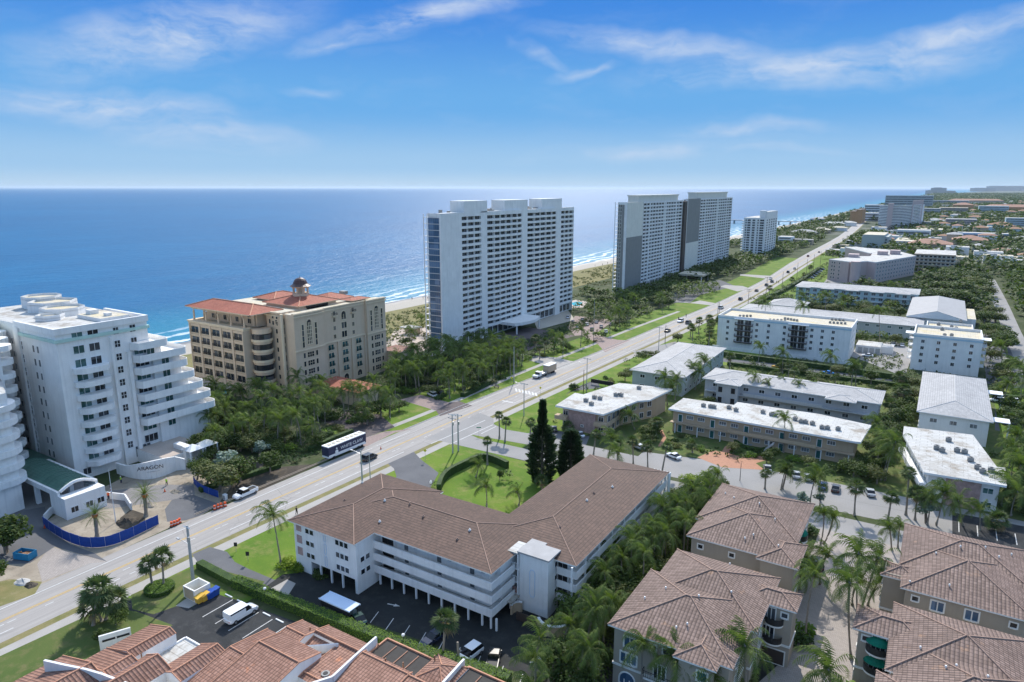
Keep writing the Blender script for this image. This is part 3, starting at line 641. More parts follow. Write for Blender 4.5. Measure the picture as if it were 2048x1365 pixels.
sheet('canal', px((1992, 404), (2010, 400), (2060, 402), (2060, 412), (2030, 412)), 3, 'm_drive'); 
mw, ntw, bw = base('m_canal'); bw.inputs['Base Color'].default_value = (.16, .22, .28, 1); bw.inputs['Roughness'].default_value = .2
bpy.data.objects['canal'].data.materials[0] = mw
sheet('lawn', [(134, 150), (146, 150), (145, 235), (134, 232)], 2, 'm_lawn')
S_, E_, N_, W_ = 0, PI/2, PI, -PI/2
def onroof(u, v, ze, vols, sl):
    z = ze+1
    for _ in range(12):
        x, y = P(u, v, z); z = max([ze+(a[4] if len(a) > 4 else 0)+sl*min(x-a[0], a[1]-x, y-a[2], a[3]-y) for a in vols])
    return x, y, z
# ================= white three-storey block with brown tile roof =================
B = thing('apartment_building', 'white three storey building with brown tiled hip roof and long open galleries over parking', 'building', (45, 45, 0))
r = MB(); E = 9.2
r.hip(26.7, 42.2, 32.9, 55.8, E, .225, 0, 1, 2); r.hip(30, 65.1, 37.5, 54.8, E, .222, 0, 1, 2); r.hip(57.2, 74.6, 46.0, 86.6, E, .222, 0, 1, 2)
roof = r.build('roof', ['roof_brown', 'ridge_cap', 'trim'], B, uv=True)
for i, (u, v) in enumerate(((760, 1045), (847, 1035), (940, 1062), (915, 1080), (725, 967), (690, 1002), (1174, 1002), (1188, 987), (1225, 975), (820, 1010), (770, 1003), (1120, 1055), (862, 965))):
    x, y, z = onroof(u, v, E, ((26.7, 42.2, 32.9, 55.8), (30, 65.1, 37.5, 54.8), (57.2, 74.6, 46.0, 86.6)), .222); f = MB(); f.box(x-.16, x+.16, y-.16, y+.16, z-.2, z+.22); f.frus(x, y, z+.22, z+.42, .12, .08, 8)
    f.build('roof_vent', 'ridge_cap' if i % 2 else 'trim', roof)
wl = MB()
wl.box(27.4, 41.9, 33.6, 54.9, 2.5, 9.1); wl.box(27.4, 31.0, 33.6, 54.9, 0, 2.497); wl.box(31.0, 41.6, 44, 54.9, 0, 2.497); wl.box(41.3, 41.9, 33.6, 38.5, 0, 2.497)
wl.box(41.9, 63.6, 39.2, 54.0, 2.4, 9.1); wl.box(45, 63, 46, 54, 0, 2.397); wl.box(58.2, 72.6, 47.6, 85.8, 2.4, 9.1); wl.box(60, 71.5, 50, 85, 0, 2.397)
wl.box(63.6, 64.4, 41, 47.6, 2.4, 9.1)
wl.build('wall', 'white_wall', B)
# gallery floors and solid parapets
g = MB()
for k in range(3):
    z = 2.35+2.2*k
    g.box(41.9, 65.0, 37.6, 39.2, z-.25, z); g.box(41.9, 65.0, 37.45, 37.6, z-.3, z+.92); g.box(65.0, 65.15, 37.45, 43.9, z-.3, z+.92); g.box(63.6, 65.0, 39.2, 43.9, z-.25, z)
    g.box(72.6, 74.2, 46.9, 85.8, z-.25, z); g.box(74.2, 74.35, 46.7, 86.0, z-.3, z+.92); g.box(70.9, 74.2, 46.7, 46.85, z-.3, z+.92)
    g.bar((41.9, 37.52, z+.98), (65.08, 37.52, z+.98), .09); g.bar((74.28, 46.7, z+.98), (74.28, 86, z+.98), .09)
g.build('gallery', 'white_wall2', B)
for i in range(10):
    f = MB(); x = 41.9+2.55*(i+.5)-.3; f.box(x-.13, x+.13, 37.6, 37.86, 0, 2.05); f.build('column', 'white', B)
for x in (33.3, 35.8, 38.4, 41.6, 31.0): 
    f = MB(); f.box(x-.14, x+.14, 33.62, 33.9, 0, 2.5); f.build('column', 'white', B)
for y in (45.5, 50, 55, 60, 65, 70, 75, 80, 85.6):
    f = MB(); f.box(73.95, 74.2, y, y+.28, 0, 9.0); f.build('column', 'white', B)
for x, y in ((64.8, 37.65), (63.1, 41.6), (64.6, 43.4)):
    f = MB(); f.box(x-.12, x+.12, y, y+.24, 0, 2.1); f.build('column', 'white', B)
zs = [3.15, 5.35, 7.55]
sf = ((27.4, 33.6), (41.9, 33.6))
pn = wmesh(1.25, 1.35, 0, None, 'brick'); face(B, sf[0], sf[1], [1.25], [3.0, 5.2, 7.4], wmesh(1.3, 1.5, 0, 'trim', 'stone_pink', .05, .06), 'tile_panel')
face(B, sf[0], sf[1], [3.3, 4.35], zs, wmesh(.85, .85, 0, 'white', 'glass', .07)); face(B, sf[0], sf[1], [10.3, 11.3, 12.3], zs, wmesh(.8, .9, 0, 'white', 'glass', .07))
for k in range(3):
    f = MB(); z = 3.0+2.2*k
    f.tube([(34.6, 33.55, z), (34.6, 33.55, z+1.5)], .05, 4); f.tube([(35.1, 33.55, z), (35.1, 33.55, z+1.5)], .05, 4); f.tube([(34.6, 33.55, z), (34.75, 33.55, z-.2), (34.95, 33.55, z-.2), (35.1, 33.55, z)], .05, 4); f.tube([(34.6, 33.55, z+1.5), (34.75, 33.55, z+1.7), (34.95, 33.55, z+1.7), (35.1, 33.55, z+1.5)], .05, 4); f.build('wall_ornament', 'sky_blue_metal', B)
face(B, (41.9, 33.6), (41.9, 38.5), [1.2, 2.4], [3.1, 5.3], wmesh(.85, .85, 0, 'white', 'glass', .07))
dr = wmesh(.85, 1.9, 0, 'white', 'glass_gray', .06); wn = wmesh(1.3, .95, 1, 'white', 'glass', .06); wd = wmesh(.75, .7, 0, 'white', 'glass', .06); lo_ = wmesh(2.2, 1.7, 1, 'dark_brown', 'dark', .06)
for k in range(3):
    z = 2.4+2.2*k
    face(B, (41.9, 39.2), (63.6, 39.2), [1.6], [z+.05], lo_, 'door'); face(B, (41.9, 39.2), (63.6, 39.2), [7.5, 14.3, 20.6], [z+.9], wd); face(B, (41.9, 39.2), (63.6, 39.2), [5.6, 12.3, 18.6], [z+.05], dr, 'door')
    face(B, (72.6, 47.6), (72.6, 85.8), [3, 10, 17, 24, 31, 36], [z+.05], dr, 'door'); face(B, (72.6, 47.6), (72.6, 85.8), [5, 12, 19, 26, 33], [z+.8], wn)
    face(B, (63.6, 47.6), (72.6, 47.6), [7.9], [z+.2], wmesh(1.7, 1.3, 1, 'white', 'dark', .06))
# louvred fins of the far end
for i in range(6):
    f = MB(); f.box(71.2+i*.65, 71.4+i*.65, 86.0, 87.2, .8, 9.0); f.build('fin', 'white', B)
# stair tower with cap, entrance stair bay
t = MB(); t.box(65.7, 70.75, 44.3, 47.6, 0, 9.6); t.box(65.45, 71.0, 44.05, 47.9, 9.6, 9.85, 1); t.box(65.45, 68.2, 47.9, 48.6, 9.6, 9.85, 1)
tw = t.build('stair_tower', ['white_wall', 'gray_roof'], B)
t = MB()
for sx in (67.6, 68.5): t.tube([(sx, 44.27, 3.2), (sx, 44.27, 6.9)], .06, 4)
t.tube([(67.6, 44.27, 6.9), (67.8, 44.27, 7.3), (68.3, 44.27, 7.3), (68.5, 44.27, 6.9)], .06, 4); t.tube([(67.6, 44.27, 3.2), (67.8, 44.27, 2.8), (68.3, 44.27, 2.8), (68.5, 44.27, 3.2)], .06, 4); t.build('wall_ornament', 'sky_blue_metal', tw)
face(B, (70.75, 44.3), (70.75, 47.6), [2.4], [3.1, 5.4, 7.6], wmesh(.75, .8, 0, 'white', 'glass', .07))
t = MB(); t.box(63.3, 65.7, 44.0, 48.6, 9.25, 9.5, 1)
for k in range(3): t.box(63.3, 65.7, 44.1, 46.5, 2.2+2.2*k, 2.4+2.2*k)
t.box(63.3, 63.5, 44.0, 44.2, 0, 9.25); t.box(65.5, 65.69, 44.0, 44.2, 0, 9.25); t.box(63.5, 65.6, 46.5, 46.7, 0, 9.25, 2)
t.build('stair_bay', ['white', 'flat_roof', 'dark_brown'], B)
for k in (1, 2):
    t = MB(); z = 2.4+2.2*k
    for i in range(9): t.bar((63.55+i*.25, 44.08, z), (63.55+i*.25, 44.08, z+.9), .05)
    t.bar((63.5, 44.08, z+.9), (65.6, 44.08, z+.9), .07); t.build('railing', 'white', B)
t = MB(); t.box(63.1, 66.0, 41.6, 44.0, 2.3, 2.5); t.build('entrance_canopy', 'flat_roof', B)
t = MB(); t.box(63.5, 65.6, 44.35, 44.5, 2.45, 3.4); t.build('brick_panel', 'brick', B)
# curved garden wall and gate beside the tower
G = thing('garden_wall', 'curved tan brick wall with white coping and dark gate at the foot of the stair tower', 'wall', (70, 42, 0))
t = MB(); c = MB()
arc = [(66.6+1.1*math.cos(a), 42.6+1.1*math.sin(a)) for a in [PI*(.5+i/10*.9) for i in range(8)]]
arc2 = [(72.6+2.8*math.cos(a), 44.2+3.4*math.sin(a)) for a in [PI*(1.25+i/12*.75) for i in range(11)]]
for pl in (arc, arc2):
    for (x0, y0), (x1, y1) in zip(pl, pl[1:]):
        d = Vector((x1-x0, y1-y0)).normalized(); n = Vector((d.y, -d.x))*.15
        t.prism([(x0+n.x, y0+n.y), (x1+n.x, y1+n.y), (x1-n.x, y1-n.y), (x0-n.x, y0-n.y)], 0, 1.6); n *= 1.35
        c.prism([(x0+n.x, y0+n.y), (x1+n.x, y1+n.y), (x1-n.x, y1-n.y), (x0-n.x, y0-n.y)], 1.605, 1.75)
t.build('wall', 'beige', G); c.build('coping', 'white', G)
t = MB(); t.box(66.9, 70.4, 41.5, 41.6, .1, 1.5); t.build('gate', 'dark_brown', G)
# carport in the lower lot
G = thing('carport', 'long flat silver carport roof on dark posts in the shaded lower car park', 'carport', (43.3, 28.3, 0))
t = MB(); t.box(40.1, 46.5, 27.2, 29.3, 2.2, 2.32); t.box(40.0, 46.6, 27.1, 27.2, 2.15, 2.36); t.box(40.0, 46.6, 29.3, 29.4, 2.15, 2.36); t.build('roof', 'sky_blue_metal', G)
for x in (40.4, 43.3, 46.2):
    for y in (27.4, 29.1): t = MB(); t.box(x-.06, x+.06, y-.06, y+.06, 0, 2.2); t.build('post', 'iron', G)
t = MB(); t.box(40.2, 46.4, 27.3, 27.4, 1.2, 2.15); t.build('side_screen', 'dark', G)

# ================= taupe townhouses =================
def balcony_half(B, x, y, z, rot, w=2.6, d=1.0):
    put(B, bmesh_balc(w, d, 'round', .95, ('trim', 'iron')), x, y, z, rot, 'balcony')
def awn(B, x, y, z, rot, w=2.2):
    b = MB(); n = 8
    prof = [(0, .95), (.45, .85), (.85, .55), (1.05, .1)]
    for i in range(n):
        a0, a1 = PI*i/n, PI*(i+1)/n
        for (r0, z0), (r1, z1) in zip(prof, prof[1:]):
            b.poly([(-math.cos(a0)*r0*w/2, -math.sin(a0)*r0, z0), (-math.cos(a0)*r1*w/2, -math.sin(a0)*r1, z1), (-math.cos(a1)*r1*w/2, -math.sin(a1)*r1, z1), (-math.cos(a1)*r0*w/2, -math.sin(a1)*r0, z0)])
    o = b.build('awning', 'awning_green'); o.parent = B; o3 = B['_o']; o.location = (x-o3[0], y-o3[1], z-o3[2]); o.rotation_euler = (0, 0, rot)
def townhouse(label, loc, vols, walls, eave=9.0):
    B = thing('townhouse', label, 'house', loc, 'taupe townhouses with brown tiled roofs')
    global rf_vols; rf_vols = vols
    r = MB()
    for i, (x0, x1, y0, y1, dz) in enumerate(vols): r.hip(x0, x1, y0, y1, eave+dz+i*.004, .345+.003*i, 0, 1, 2, capr=.10)
    rf = r.build('roof', ['roof_th', 'ridge_cap', 'trim'], B, uv=True)
    w = MB()
    for i, (x0, x1, y0, y1) in enumerate(walls): w.box(x0, x1, y0, y1, 0, eave-.05-i*.004)
    w.build('wall', 'taupe', B)
    t = MB()
    for i, (x0, x1, y0, y1) in enumerate(walls):
        q = .11+i*.006
        for z in (3.05, ): t.box(x0-q, x1+q, y0-q, y1+q, z+i*.005, z+.28+i*.005)
    t.build('string_course', 'trim', B)
    return B, rf
def vents(rf, pts):
    for u, v in pts:
        x, y, z = onroof(u, v, 9.0, rf_vols, .35); b = MB(); b.frus(x, y, z-.3, z+.2, .07, .07, 8); b.frus(x, y, z+.2, z+.36, .14, .1, 8); b.build('roof_vent', 'trim', rf)
WA = wmesh(1.45, 1.35, 1, 'trim', 'glass_blue', .2, .1, True); WB = wmesh(.75, .65, 0, 'trim', 'glass', .18, .1, True); WC = wmesh(2.1, 1.35, 2, 'trim', 'glass_blue', .2, .1, True); FD = wmesh(1.5, 2.0, 2, 'trim', 'glass', .14, .09); GD = wmesh(3.2, 2.2, 0, 'trim', 'taupe', .16, .08)
B, rf = townhouse('taupe three storey townhouse nearest the camera with pale blue windows and two black balconies', (92, 46, 0),
    [(84.1, 100.1, 36.1, 51.5, 0), (85.5, 100.9, 44.6, 59.2, 0), (97.5, 104.4, 51.7, 56.6, 0), (93.3, 98.6, 34.6, 42, 0)],
    [(84.8, 99.5, 36.8, 51), (86, 100.3, 45, 58.6), (99, 103.8, 52.2, 56.1), (93.9, 98.0, 35.2, 40)])
vents(rf, ((1290, 1198), (1332, 1178), (1398, 1194), (1463, 1186), (1353, 1257), (1375, 1250), (1460, 1130)))
face(B, (84.8, 36.8), (93.9, 36.8), [2.2], [6.3], WA); face(B, (84.8, 36.8), (93.9, 36.8), [5.3, 7.0], [7.2], WB); face(B, (84.8, 36.8), (93.9, 36.8), [2.1], [3.9], WC)
face(B, (84.8, 36.8), (93.9, 36.8), [2.0], [.6], wmesh(2.2, 1.9, 2, 'trim', 'glass_blue', .2, .1, False, True)); face(B, (84.8, 36.8), (93.9, 36.8), [6.3], [3.3], FD, 'door'); face(B, (93.9, 35.2), (98, 35.2), [2.9], [6.6], wmesh(1.1, 1.2, 0, 'trim', 'teal_glass', .2, .1, True)); face(B, (93.9, 35.2), (98, 35.2), [2], [3.6], WC)
put(B, bmesh_balc(4.0, .8, 'bars', .95, ('trim', 'iron')), 91.0, 36.8, 3.35, 0, 'balcony')
face(B, (84.8, 51), (84.8, 36.8), [3, 7, 11], [6.6, 3.9], WB); face(B, (100.3, 52.2), (103.8, 52.2), [2.55], [7.4], WB)
face(B, (100.3, 45), (100.3, 52.2), [4.9], [3.5, 6.3], FD, 'door')
for z in (3.45, 6.25): balcony_half(B, 101.6, 52.2, z, 0, 2.4, 1.0); face(B, (99, 52.2), (103.8, 52.2), [1.9], [z+.05], FD, 'door')
face(B, (99.5, 36.8), (99.5, 45), [4], [6.3, 3.6], WA); face(B, (99, 52.2), (103.8, 52.2), [2.6], [.1], wmesh(3.3, 2.1, 0, 'trim', 'dark_brown', .16, .08), 'garage_door')
B, rf = townhouse('taupe townhouse with green awning facing the side street, behind the nearest townhouse', (92, 76, 0),
    [(85.3, 100.9, 64.2, 79.6, 0), (84.7, 101.2, 70.8, 87.4, 0), (96.5, 102.6, 63.0, 71.2, 0)],
    [(86, 100.2, 64.9, 79), (85.4, 100.5, 71.4, 86.8), (97.1, 101.9, 63.6, 70.8)])
vents(rf, ((1451, 988), (1468, 997), (1519, 1008), (1550, 1040), (1490, 1078), (1507, 1071), (1557, 1093)))
face(B, (86, 64.9), (97.1, 64.9), [1.5, 6.5], [7.0], WB); face(B, (86, 64.9), (97.1, 64.9), [2.5, 8], [4.0], WA); face(B, (100.5, 71.4), (100.5, 86.8), [2.5, 5, 12], [6.6, 3.9], WA); face(B, (85.4, 86.8), (85.4, 71.4), [3, 8, 13], [6.6, 3.9], WB)
awn(B, 100.5, 78.6, 7.0, E_, 2.6); awn(B, 100.5, 78.6, 3.9, E_, 2.6)
for z in (3.4, 6.2): balcony_half(B, 100.5, 78.6, z, E_, 2.8, 1.1)
face(B, (100.5, 71.4), (100.5, 86.8), [7.2], [3.45, 6.25], FD, 'door')
B, rf = townhouse('taupe townhouse with wide brown roof on the right edge, across the paved court', (123, 77, 0),
    [(115.1, 132.5, 72.6, 87.8, 0), (115.6, 131.4, 65.8, 81.3, 0), (112.9, 118, 68.6, 73.4, -.3)],
    [(115.8, 131.8, 73.2, 87.2), (116.3, 130.8, 66.5, 80.8), (113.4, 118, 69.1, 72.9)])
vents(rf, ((1921, 1094), (1971, 1096), (1872, 1108), (2023, 1110), (1899, 1172), (1820, 1165), (1998, 1115)))
face(B, (116.3, 66.5), (130.8, 66.5), [1.3, 12.6], [7.2], WB); face(B, (116.3, 66.5), (130.8, 66.5), [4, 8], [6.6, 3.9], WA); face(B, (115.8, 87.2), (115.8, 73.2), [3, 7, 11], [6.6, 3.9], WA)
face(B, (113.4, 72.9), (113.4, 69.1), [1.9], [3.8, 6.6], WA)
B, rf = townhouse('taupe townhouse with two green awnings over curved balconies at lower right', (122, 53, 0),
    [(115.1, 131, 45.6, 61.3, 0), (111, 119.4, 52.2, 58.2, 0), (116, 131.6, 38, 53, 0)],
    [(115.8, 130.4, 46.2, 60.7), (111.7, 118, 52.9, 57.6), (116.6, 131, 38.6, 52.4)])
vents(rf, ((1841, 1297), (1913, 1333), (1892, 1336), (1976, 1355)))
face(B, (111.7, 57.6), (111.7, 52.9), [1.2], [7.2, 4.2], WB); face(B, (111.7, 52.9), (115.8, 52.9), [.9], [7.3], WB)
for z in (3.5, 6.3): balcony_half(B, 114.1, 52.9, z, 0, 2.8, 1.2); face(B, (111.7, 52.9), (115.8, 52.9), [2.4], [z+.05], FD, 'door')
awn(B, 114.1, 52.9, 7.4, 0, 2.9); awn(B, 114.1, 52.9, 4.6, 0, 2.9)
face(B, (115.8, 52.4), (115.8, 46.2), [2.2], [6.4, 3.6], FD, 'door'); face(B, (111.7, 57.6), (111.7, 52.9), [2.9], [.1], wmesh(2.6, 2.1, 0, 'trim', 'dark_brown', .16, .08), 'garage_door')
B, rf = townhouse('corner of a taupe townhouse roof cut by the bottom edge at lower right', (122, 37, 0), [(114.3, 130, 29.5, 44.9, 0)], [(115, 129.4, 30.2, 44.2)])
face(B, (115, 44.2), (115, 30.2), [3, 8], [6.4], WA)

# ================= terracotta villas, lower left =================
B = thing('villa_row', 'joined low villas with terracotta barrel tile roofs and white stepped parapets', 'building', (45, 10, 0))
def ridgeY(b, x0, xr, x1, y0, y1, z0, zr, z1, m=0, cm=1, wm=2):
    b.poly([(x0, y0, z0), (xr, y0, zr), (xr, y1, zr), (x0, y1, z0)][::-1], m); b.poly([(xr, y0, zr), (x1, y0, z1), (x1, y1, z1), (xr, y1, zr)][::-1], m)
    for y in (y0, y1): b.poly([(x0, y, 0), (x1, y, 0), (x1, y, z1), (xr, y, zr), (x0, y, z0)] if y == y0 else [(x0, y, 0), (x0, y, z0), (xr, y, zr), (x1, y, z1), (x1, y, 0)], wm)
    b.poly([(x0, y0, 0), (x0, y0, z0), (x0, y1, z0), (x0, y1, 0)], wm); b.poly([(x1, y0, 0), (x1, y1, 0), (x1, y1, z1), (x1, y0, z1)], wm)
    b.cap((xr, y0, zr+.03), (xr, y1, zr+.03), .12, cm)
    for y in (y0, y1): b.cap((x0, y, z0+.03), (xr, y, zr+.03), .09, cm); b.cap((xr, y, zr+.03), (x1, y, z1+.03), .09, cm)
def ridgeX(b, y0, yr, y1, x0, x1, z0, zr, z1, m=0, cm=1, wm=2):
    b.poly([(x0, y0, z0), (x1, y0, z0), (x1, yr, zr), (x0, yr, zr)], m); b.poly([(x0, yr, zr), (x1, yr, zr), (x1, y1, z1), (x0, y1, z1)], m)
    b.poly([(x0, y0, 0), (x0, y0, z0), (x0, yr, zr), (x0, y1, z1), (x0, y1, 0)][::-1], wm); b.poly([(x1, y0, 0), (x1, y1, 0), (x1, y1, z1), (x1, yr, zr), (x1, y0, z0)][::-1][::-1], wm)
    b.poly([(x0, y0, 0), (x1, y0, 0), (x1, y0, z0), (x0, y0, z0)], wm); b.poly([(x0, y1, 0), (x0, y1, z1), (x1, y1, z1), (x1, y1, 0)], wm)
    b.cap((x0, yr, zr+.03), (x1, yr, zr+.03), .12, cm)
    for x in (x0, x1): b.cap((x, y0, z0+.03), (x, yr, zr+.03), .09, cm); b.cap((x, yr, zr+.03), (x, y1, z1+.03), .09, cm)
r = MB()
ridgeY(r, 26.9, 31.9, 33.2, 2.4, 8.3, 4.0, 5.5, 5.0); ridgeY(r, 22.6, 30.4, 33.4, -22, -1.2, 3.4, 5.6, 4.6); ridgeY(r, 26.8, 33.0, 34.3, -1.2, 2.41, 4.0, 5.45, 5.1)
ridgeY(r, 33.6, 36.5, 39.2, -3, 3.9, 4.7, 6.0, 5.0); ridgeY(r, 36.6, 40.5, 42.3, 3.2, 9.6, 3.9, 5.5, 4.9); ridgeY(r, 34.2, 35.3, 36.6, -2, 1.4, 4.4, 5.05, 4.5)
ridgeX(r, -4, 10.1, 16, 42.4, 45.3, 2.9, 5.5, 4.6); ridgeX(r, -4, 12.4, 15.9, 45.3, 53.0, 2.9, 6.0, 5.2)
r.build('roof', ['roof_terra', 'ridge_terra', 'white_wall'], B, uv=True)
r = MB(); ridgeX(r, 15.9, 17.4, 20.2, 44.6, 48.3, 4.6, 4.9, 4.3); ridgeX(r, 18.8, 19.2, 21.6, 48.3, 56.6, 4.5, 4.7, 4.0); ridgeX(r, 12.0, 12.9, 18.8, 53.0, 56.7, 4.2, 4.4, 4.5); ridgeX(r, 12.6, 15.2, 18.8, 48.31, 52.99, 2.9, 3.1, 4.1)
r.build('roof', ['roof_terra', 'ridge_terra', 'white_wall'], B, uv=True)
r = MB(); ridgeX(r, -2, 18.9, 19.6, 57.4, 65.2, 2.4, 5.1, 4.9); r.hip(65.2, 70.2, 19.4, 24.8, 4.2, .42, 0, 1, 2); r.box(65.3, 70.0, 19.6, 24.6, 0, 4.15, 2); ridgeX(r, 0, 18.9, 19.4, 65.2, 69.2, 2.4, 5.0, 4.8); ridgeX(r, 0, 18.9, 21, 69.9, 80, 2.4, 5.0, 4.6)
r.build('roof', ['roof_terra', 'ridge_terra', 'white_wall'], B, uv=True)
for (x0, x1, y0, y1, z, m) in ((33.2, 36.6, 4.0, 9.6, 3.5, 'flat_roof'), (57.3, 65.3, 19.6, 23.7, 4.0, 'dark_roof'), (69.9, 79, 21, 25.0, 4.0, 'dark_roof')):
    f = MB(); f.box(x0, x1, y0, y1, 0, z, 0, 1); q = f.build('flat_roof', ['white_wall', m], B)
    f = MB()
    for a in ((x0, x1, y0-.1, y0+.1), (x0, x1, y1-.1, y1+.1), (x0-.1, x0+.1, y0+.1, y1-.1), (x1-.1, x1+.1, y0+.1, y1-.1)): f.box(*a, z-.3, z+.22)
    f.build('roof_edge', 'white' if m == 'flat_roof' else 'ridge_terra', B)
    if m == 'dark_roof':
        for i in range(3):
            f = MB(); x = x0+(x1-x0)*(i+1.1)/4.2; f.box(x-.06, x+.06, y0+.6, y1-.5, z+.003, z+.12); f.build('batten', 'roof_far', B)
for run in ([(56.9, 22.0), (57.2, 17.5), (57.6, 13.5), (55.0, 9.0)], [(69.3, 24.9), (69.7, 19), (68, 14)], [(25.0, -4.2), (27.6, -3.4), (31.3, -2.2), (33.8, -1.6), (38.5, -.8), (43, 1.8)]):
    t = MB(); zp = {3: 5.3, 2: 5.1}.get(len(run)-1, 5.7)
    for k, ((x0, y0), (x1, y1)) in enumerate(zip(run, run[1:])):
        d = Vector((x1-x0, y1-y0)).normalized(); n = Vector((d.y, -d.x))*.15
        t.prism([(x0+n.x, y0+n.y), (x1+n.x, y1+n.y), (x1-n.x, y1-n.y), (x0-n.x, y0-n.y)], 0, zp-.012*k)
    t.build('parapet', 'white_wall2', B)
t = MB(); t.poly([(50.2, 16.0, 3.3), (53.3, 18.5, 3.6), (53.3, 18.5, 4.9), (50.2, 16.0, 4.9)]); t.poly([(50.2, 16.15, 3.3), (50.2, 16.15, 4.9), (53.3, 18.65, 4.9), (53.3, 18.65, 3.6)]); t.bar((50.2, 16.07, 4.93), (53.3, 18.57, 4.93), .16); t.build('divider_wall', 'white_wall2', B)
t = MB(); t.box(56.2, 60.5, 8.6, 11.8, 0, 3.5); t.build('roof_terrace', 'green_gray', B)
for (u, v, z) in ((504, 1287, 4.5), (462, 1322, 5), (621, 1260, 4.6), (641, 1347, 4.2), (328, 1335, 4.8), (317, 1345, 5), (283, 1312, 4.7), (772, 1322, 4.9), (807, 1330, 4.7), (779, 1336, 4.7), (757, 1293, 4.1), (870, 1316, 4.9)):
    x, y = P(u, v, z); f = MB(); f.frus(x, y, z-.5, z+.35, .1, .1, 8); f.build('roof_vent', 'rust', B)
G = thing('ac_unit', 'round rooftop air conditioner with open fan beside a pale terrace at the bottom edge', 'air conditioner', (*P(652, 1352, 4.2), 3.5))
x, y = P(652, 1352, 4.2); f = MB(); f.frus(x, y, 3.5, 4.55, .55, .55, 12); f.frus(x, y, 4.56, 4.6, .32, .3, 12, 1); f.build('casing', ['ac_metal', 'dark'], G)
t = thing('screen_wall', 'grey white screen wall with two slots beside the dark car park hedge', 'wall', (29, 10.6, 0))
f = MB(); a0 = P(200, 1293, 1); a1 = P(262, 1262, 2)
d = Vector((a1[0]-a0[0], a1[1]-a0[1])); n = Vector((d.y, -d.x)).normalized()*.14
f.prism([(a0[0]+n.x, a0[1]+n.y), (a1[0]+n.x, a1[1]+n.y), (a1[0]-n.x, a1[1]-n.y), (a0[0]-n.x, a0[1]-n.y)], 0, 2.5); f.build('wall', 'white_wall2', t)
for k in (.3, .75):
    f = MB(); m_ = Vector(a0)+d*k; dd = d.normalized(); f.obox(m_.x+n.x*1.0, m_.y+n.y*1.0, 1.5, 1.8, 1.6, .12, math.atan2(dd.y, dd.x)); f.build('slot', 'dark', t)
# dumpster enclosure with bins
G = thing('bin_enclosure', 'open topped cream block enclosure for rubbish at the corner of the dark car park', 'enclosure', (*P(398, 1195), 0))
cx, cy = P(396, 1192); f = MB()
for a in ((-1.5, 1.5, -1.4, -1.2), (-1.5, 1.5, 1.2, 1.4), (-1.5, -1.3, -1.2, 1.2), (1.3, 1.5, -1.2, 1.2)): f.box(cx+a[0], cx+a[1], cy+a[2], cy+a[3], 0, 2.0)
f.build('wall', 'trim', G); f = MB(); f.box(cx-1.2, cx+1.2, cy-1.44, cy-1.4, .15, 1.9); f.build('gate', 'beige', G)
def bin_(label, x, y, m, rot=0):
    G = thing('wheeled_bin', label, 'bin', (x, y, 0), 'bins beside the rubbish enclosure', rot, org=False)
    f = MB(); 
    o = len(f.v); f.v += [(-.4, -.55, .12), (.4, -.55, .12), (.4, .5, .12), (-.4, .5, .12), (-.5, -.7, 1.1), (.5, -.7, 1.1), (.5, .6, 1.1), (-.5, .6, 1.1)]
    for q in ((0, 3, 2, 1), (4, 5, 6, 7), (0, 1, 5, 4), (1, 2, 6, 5), (2, 3, 7, 6), (3, 0, 4, 7)): f.f.append(tuple(o+i for i in q)); f.m.append(0)
    f.build('body', m, G); f = MB(); f.poly([(-.55, -.75, 1.12), (.55, -.75, 1.12), (.55, .65, 1.35), (-.55, .65, 1.35)]); f.poly([(-.55, -.75, 1.05), (-.55, .65, 1.05), (.55, .65, 1.05), (.55, -.75, 1.05)]); f.poly([(-.55, -.75, 1.05), (.55, -.75, 1.05), (.55, -.75, 1.12), (-.55, -.75, 1.12)]); f.poly([(-.55, .65, 1.05), (-.55, .65, 1.35), (.55, .65, 1.35), (.55, .65, 1.05)]); f.build('lid', m, G)
    for s in (-.35, .35): f = MB(); f.tube([(s-.05, .45, .12), (s+.05, .45, .12)], .12, 8); f.build('wheel', 'rubber', G)
x, y = P(401, 1206); bin_('yellow plastic bin, the one nearer the cream enclosure gate', x, y, 'yellow'); x, y = P(411, 1202); bin_('yellow plastic bin touching the blue bins', x, y, 'yellow')
x, y = P(421, 1198); bin_('blue plastic bin next to the yellow pair', x, y, 'bin_blue'); x, y = P(431, 1192); bin_('blue plastic bin at the far end from the enclosure', x, y, 'bin_blue')
for i, x in enumerate((24.6, 27.6, 30.7, 33.8, 36.8)):
    f = MB(); f.box(x-.85, x+.85, 22.1, 22.28, 0, .16); o = f.build('wheel_stop', 'white')
    tag(o, 'white concrete wheel stop in the dark car park, %s from the left' % ('first', 'second', 'third', 'fourth', 'fifth')[i], 'wheel stop', 'wheel stops in the dark car park')
def xatu(u, y, z):
    lo, hi = -400.0, 600.0
    for _ in range(60):
        m = (lo+hi)/2
        if proj(m, y, z)[0] < u: lo = m
        else: hi = m
    return lo
def zat(x, y, v):
    lo, hi = -5.0, 120.0
    for _ in range(60):
        m = (lo+hi)/2
        if proj(x, y, m)[1] > v: lo = m
        else: hi = m
    return lo
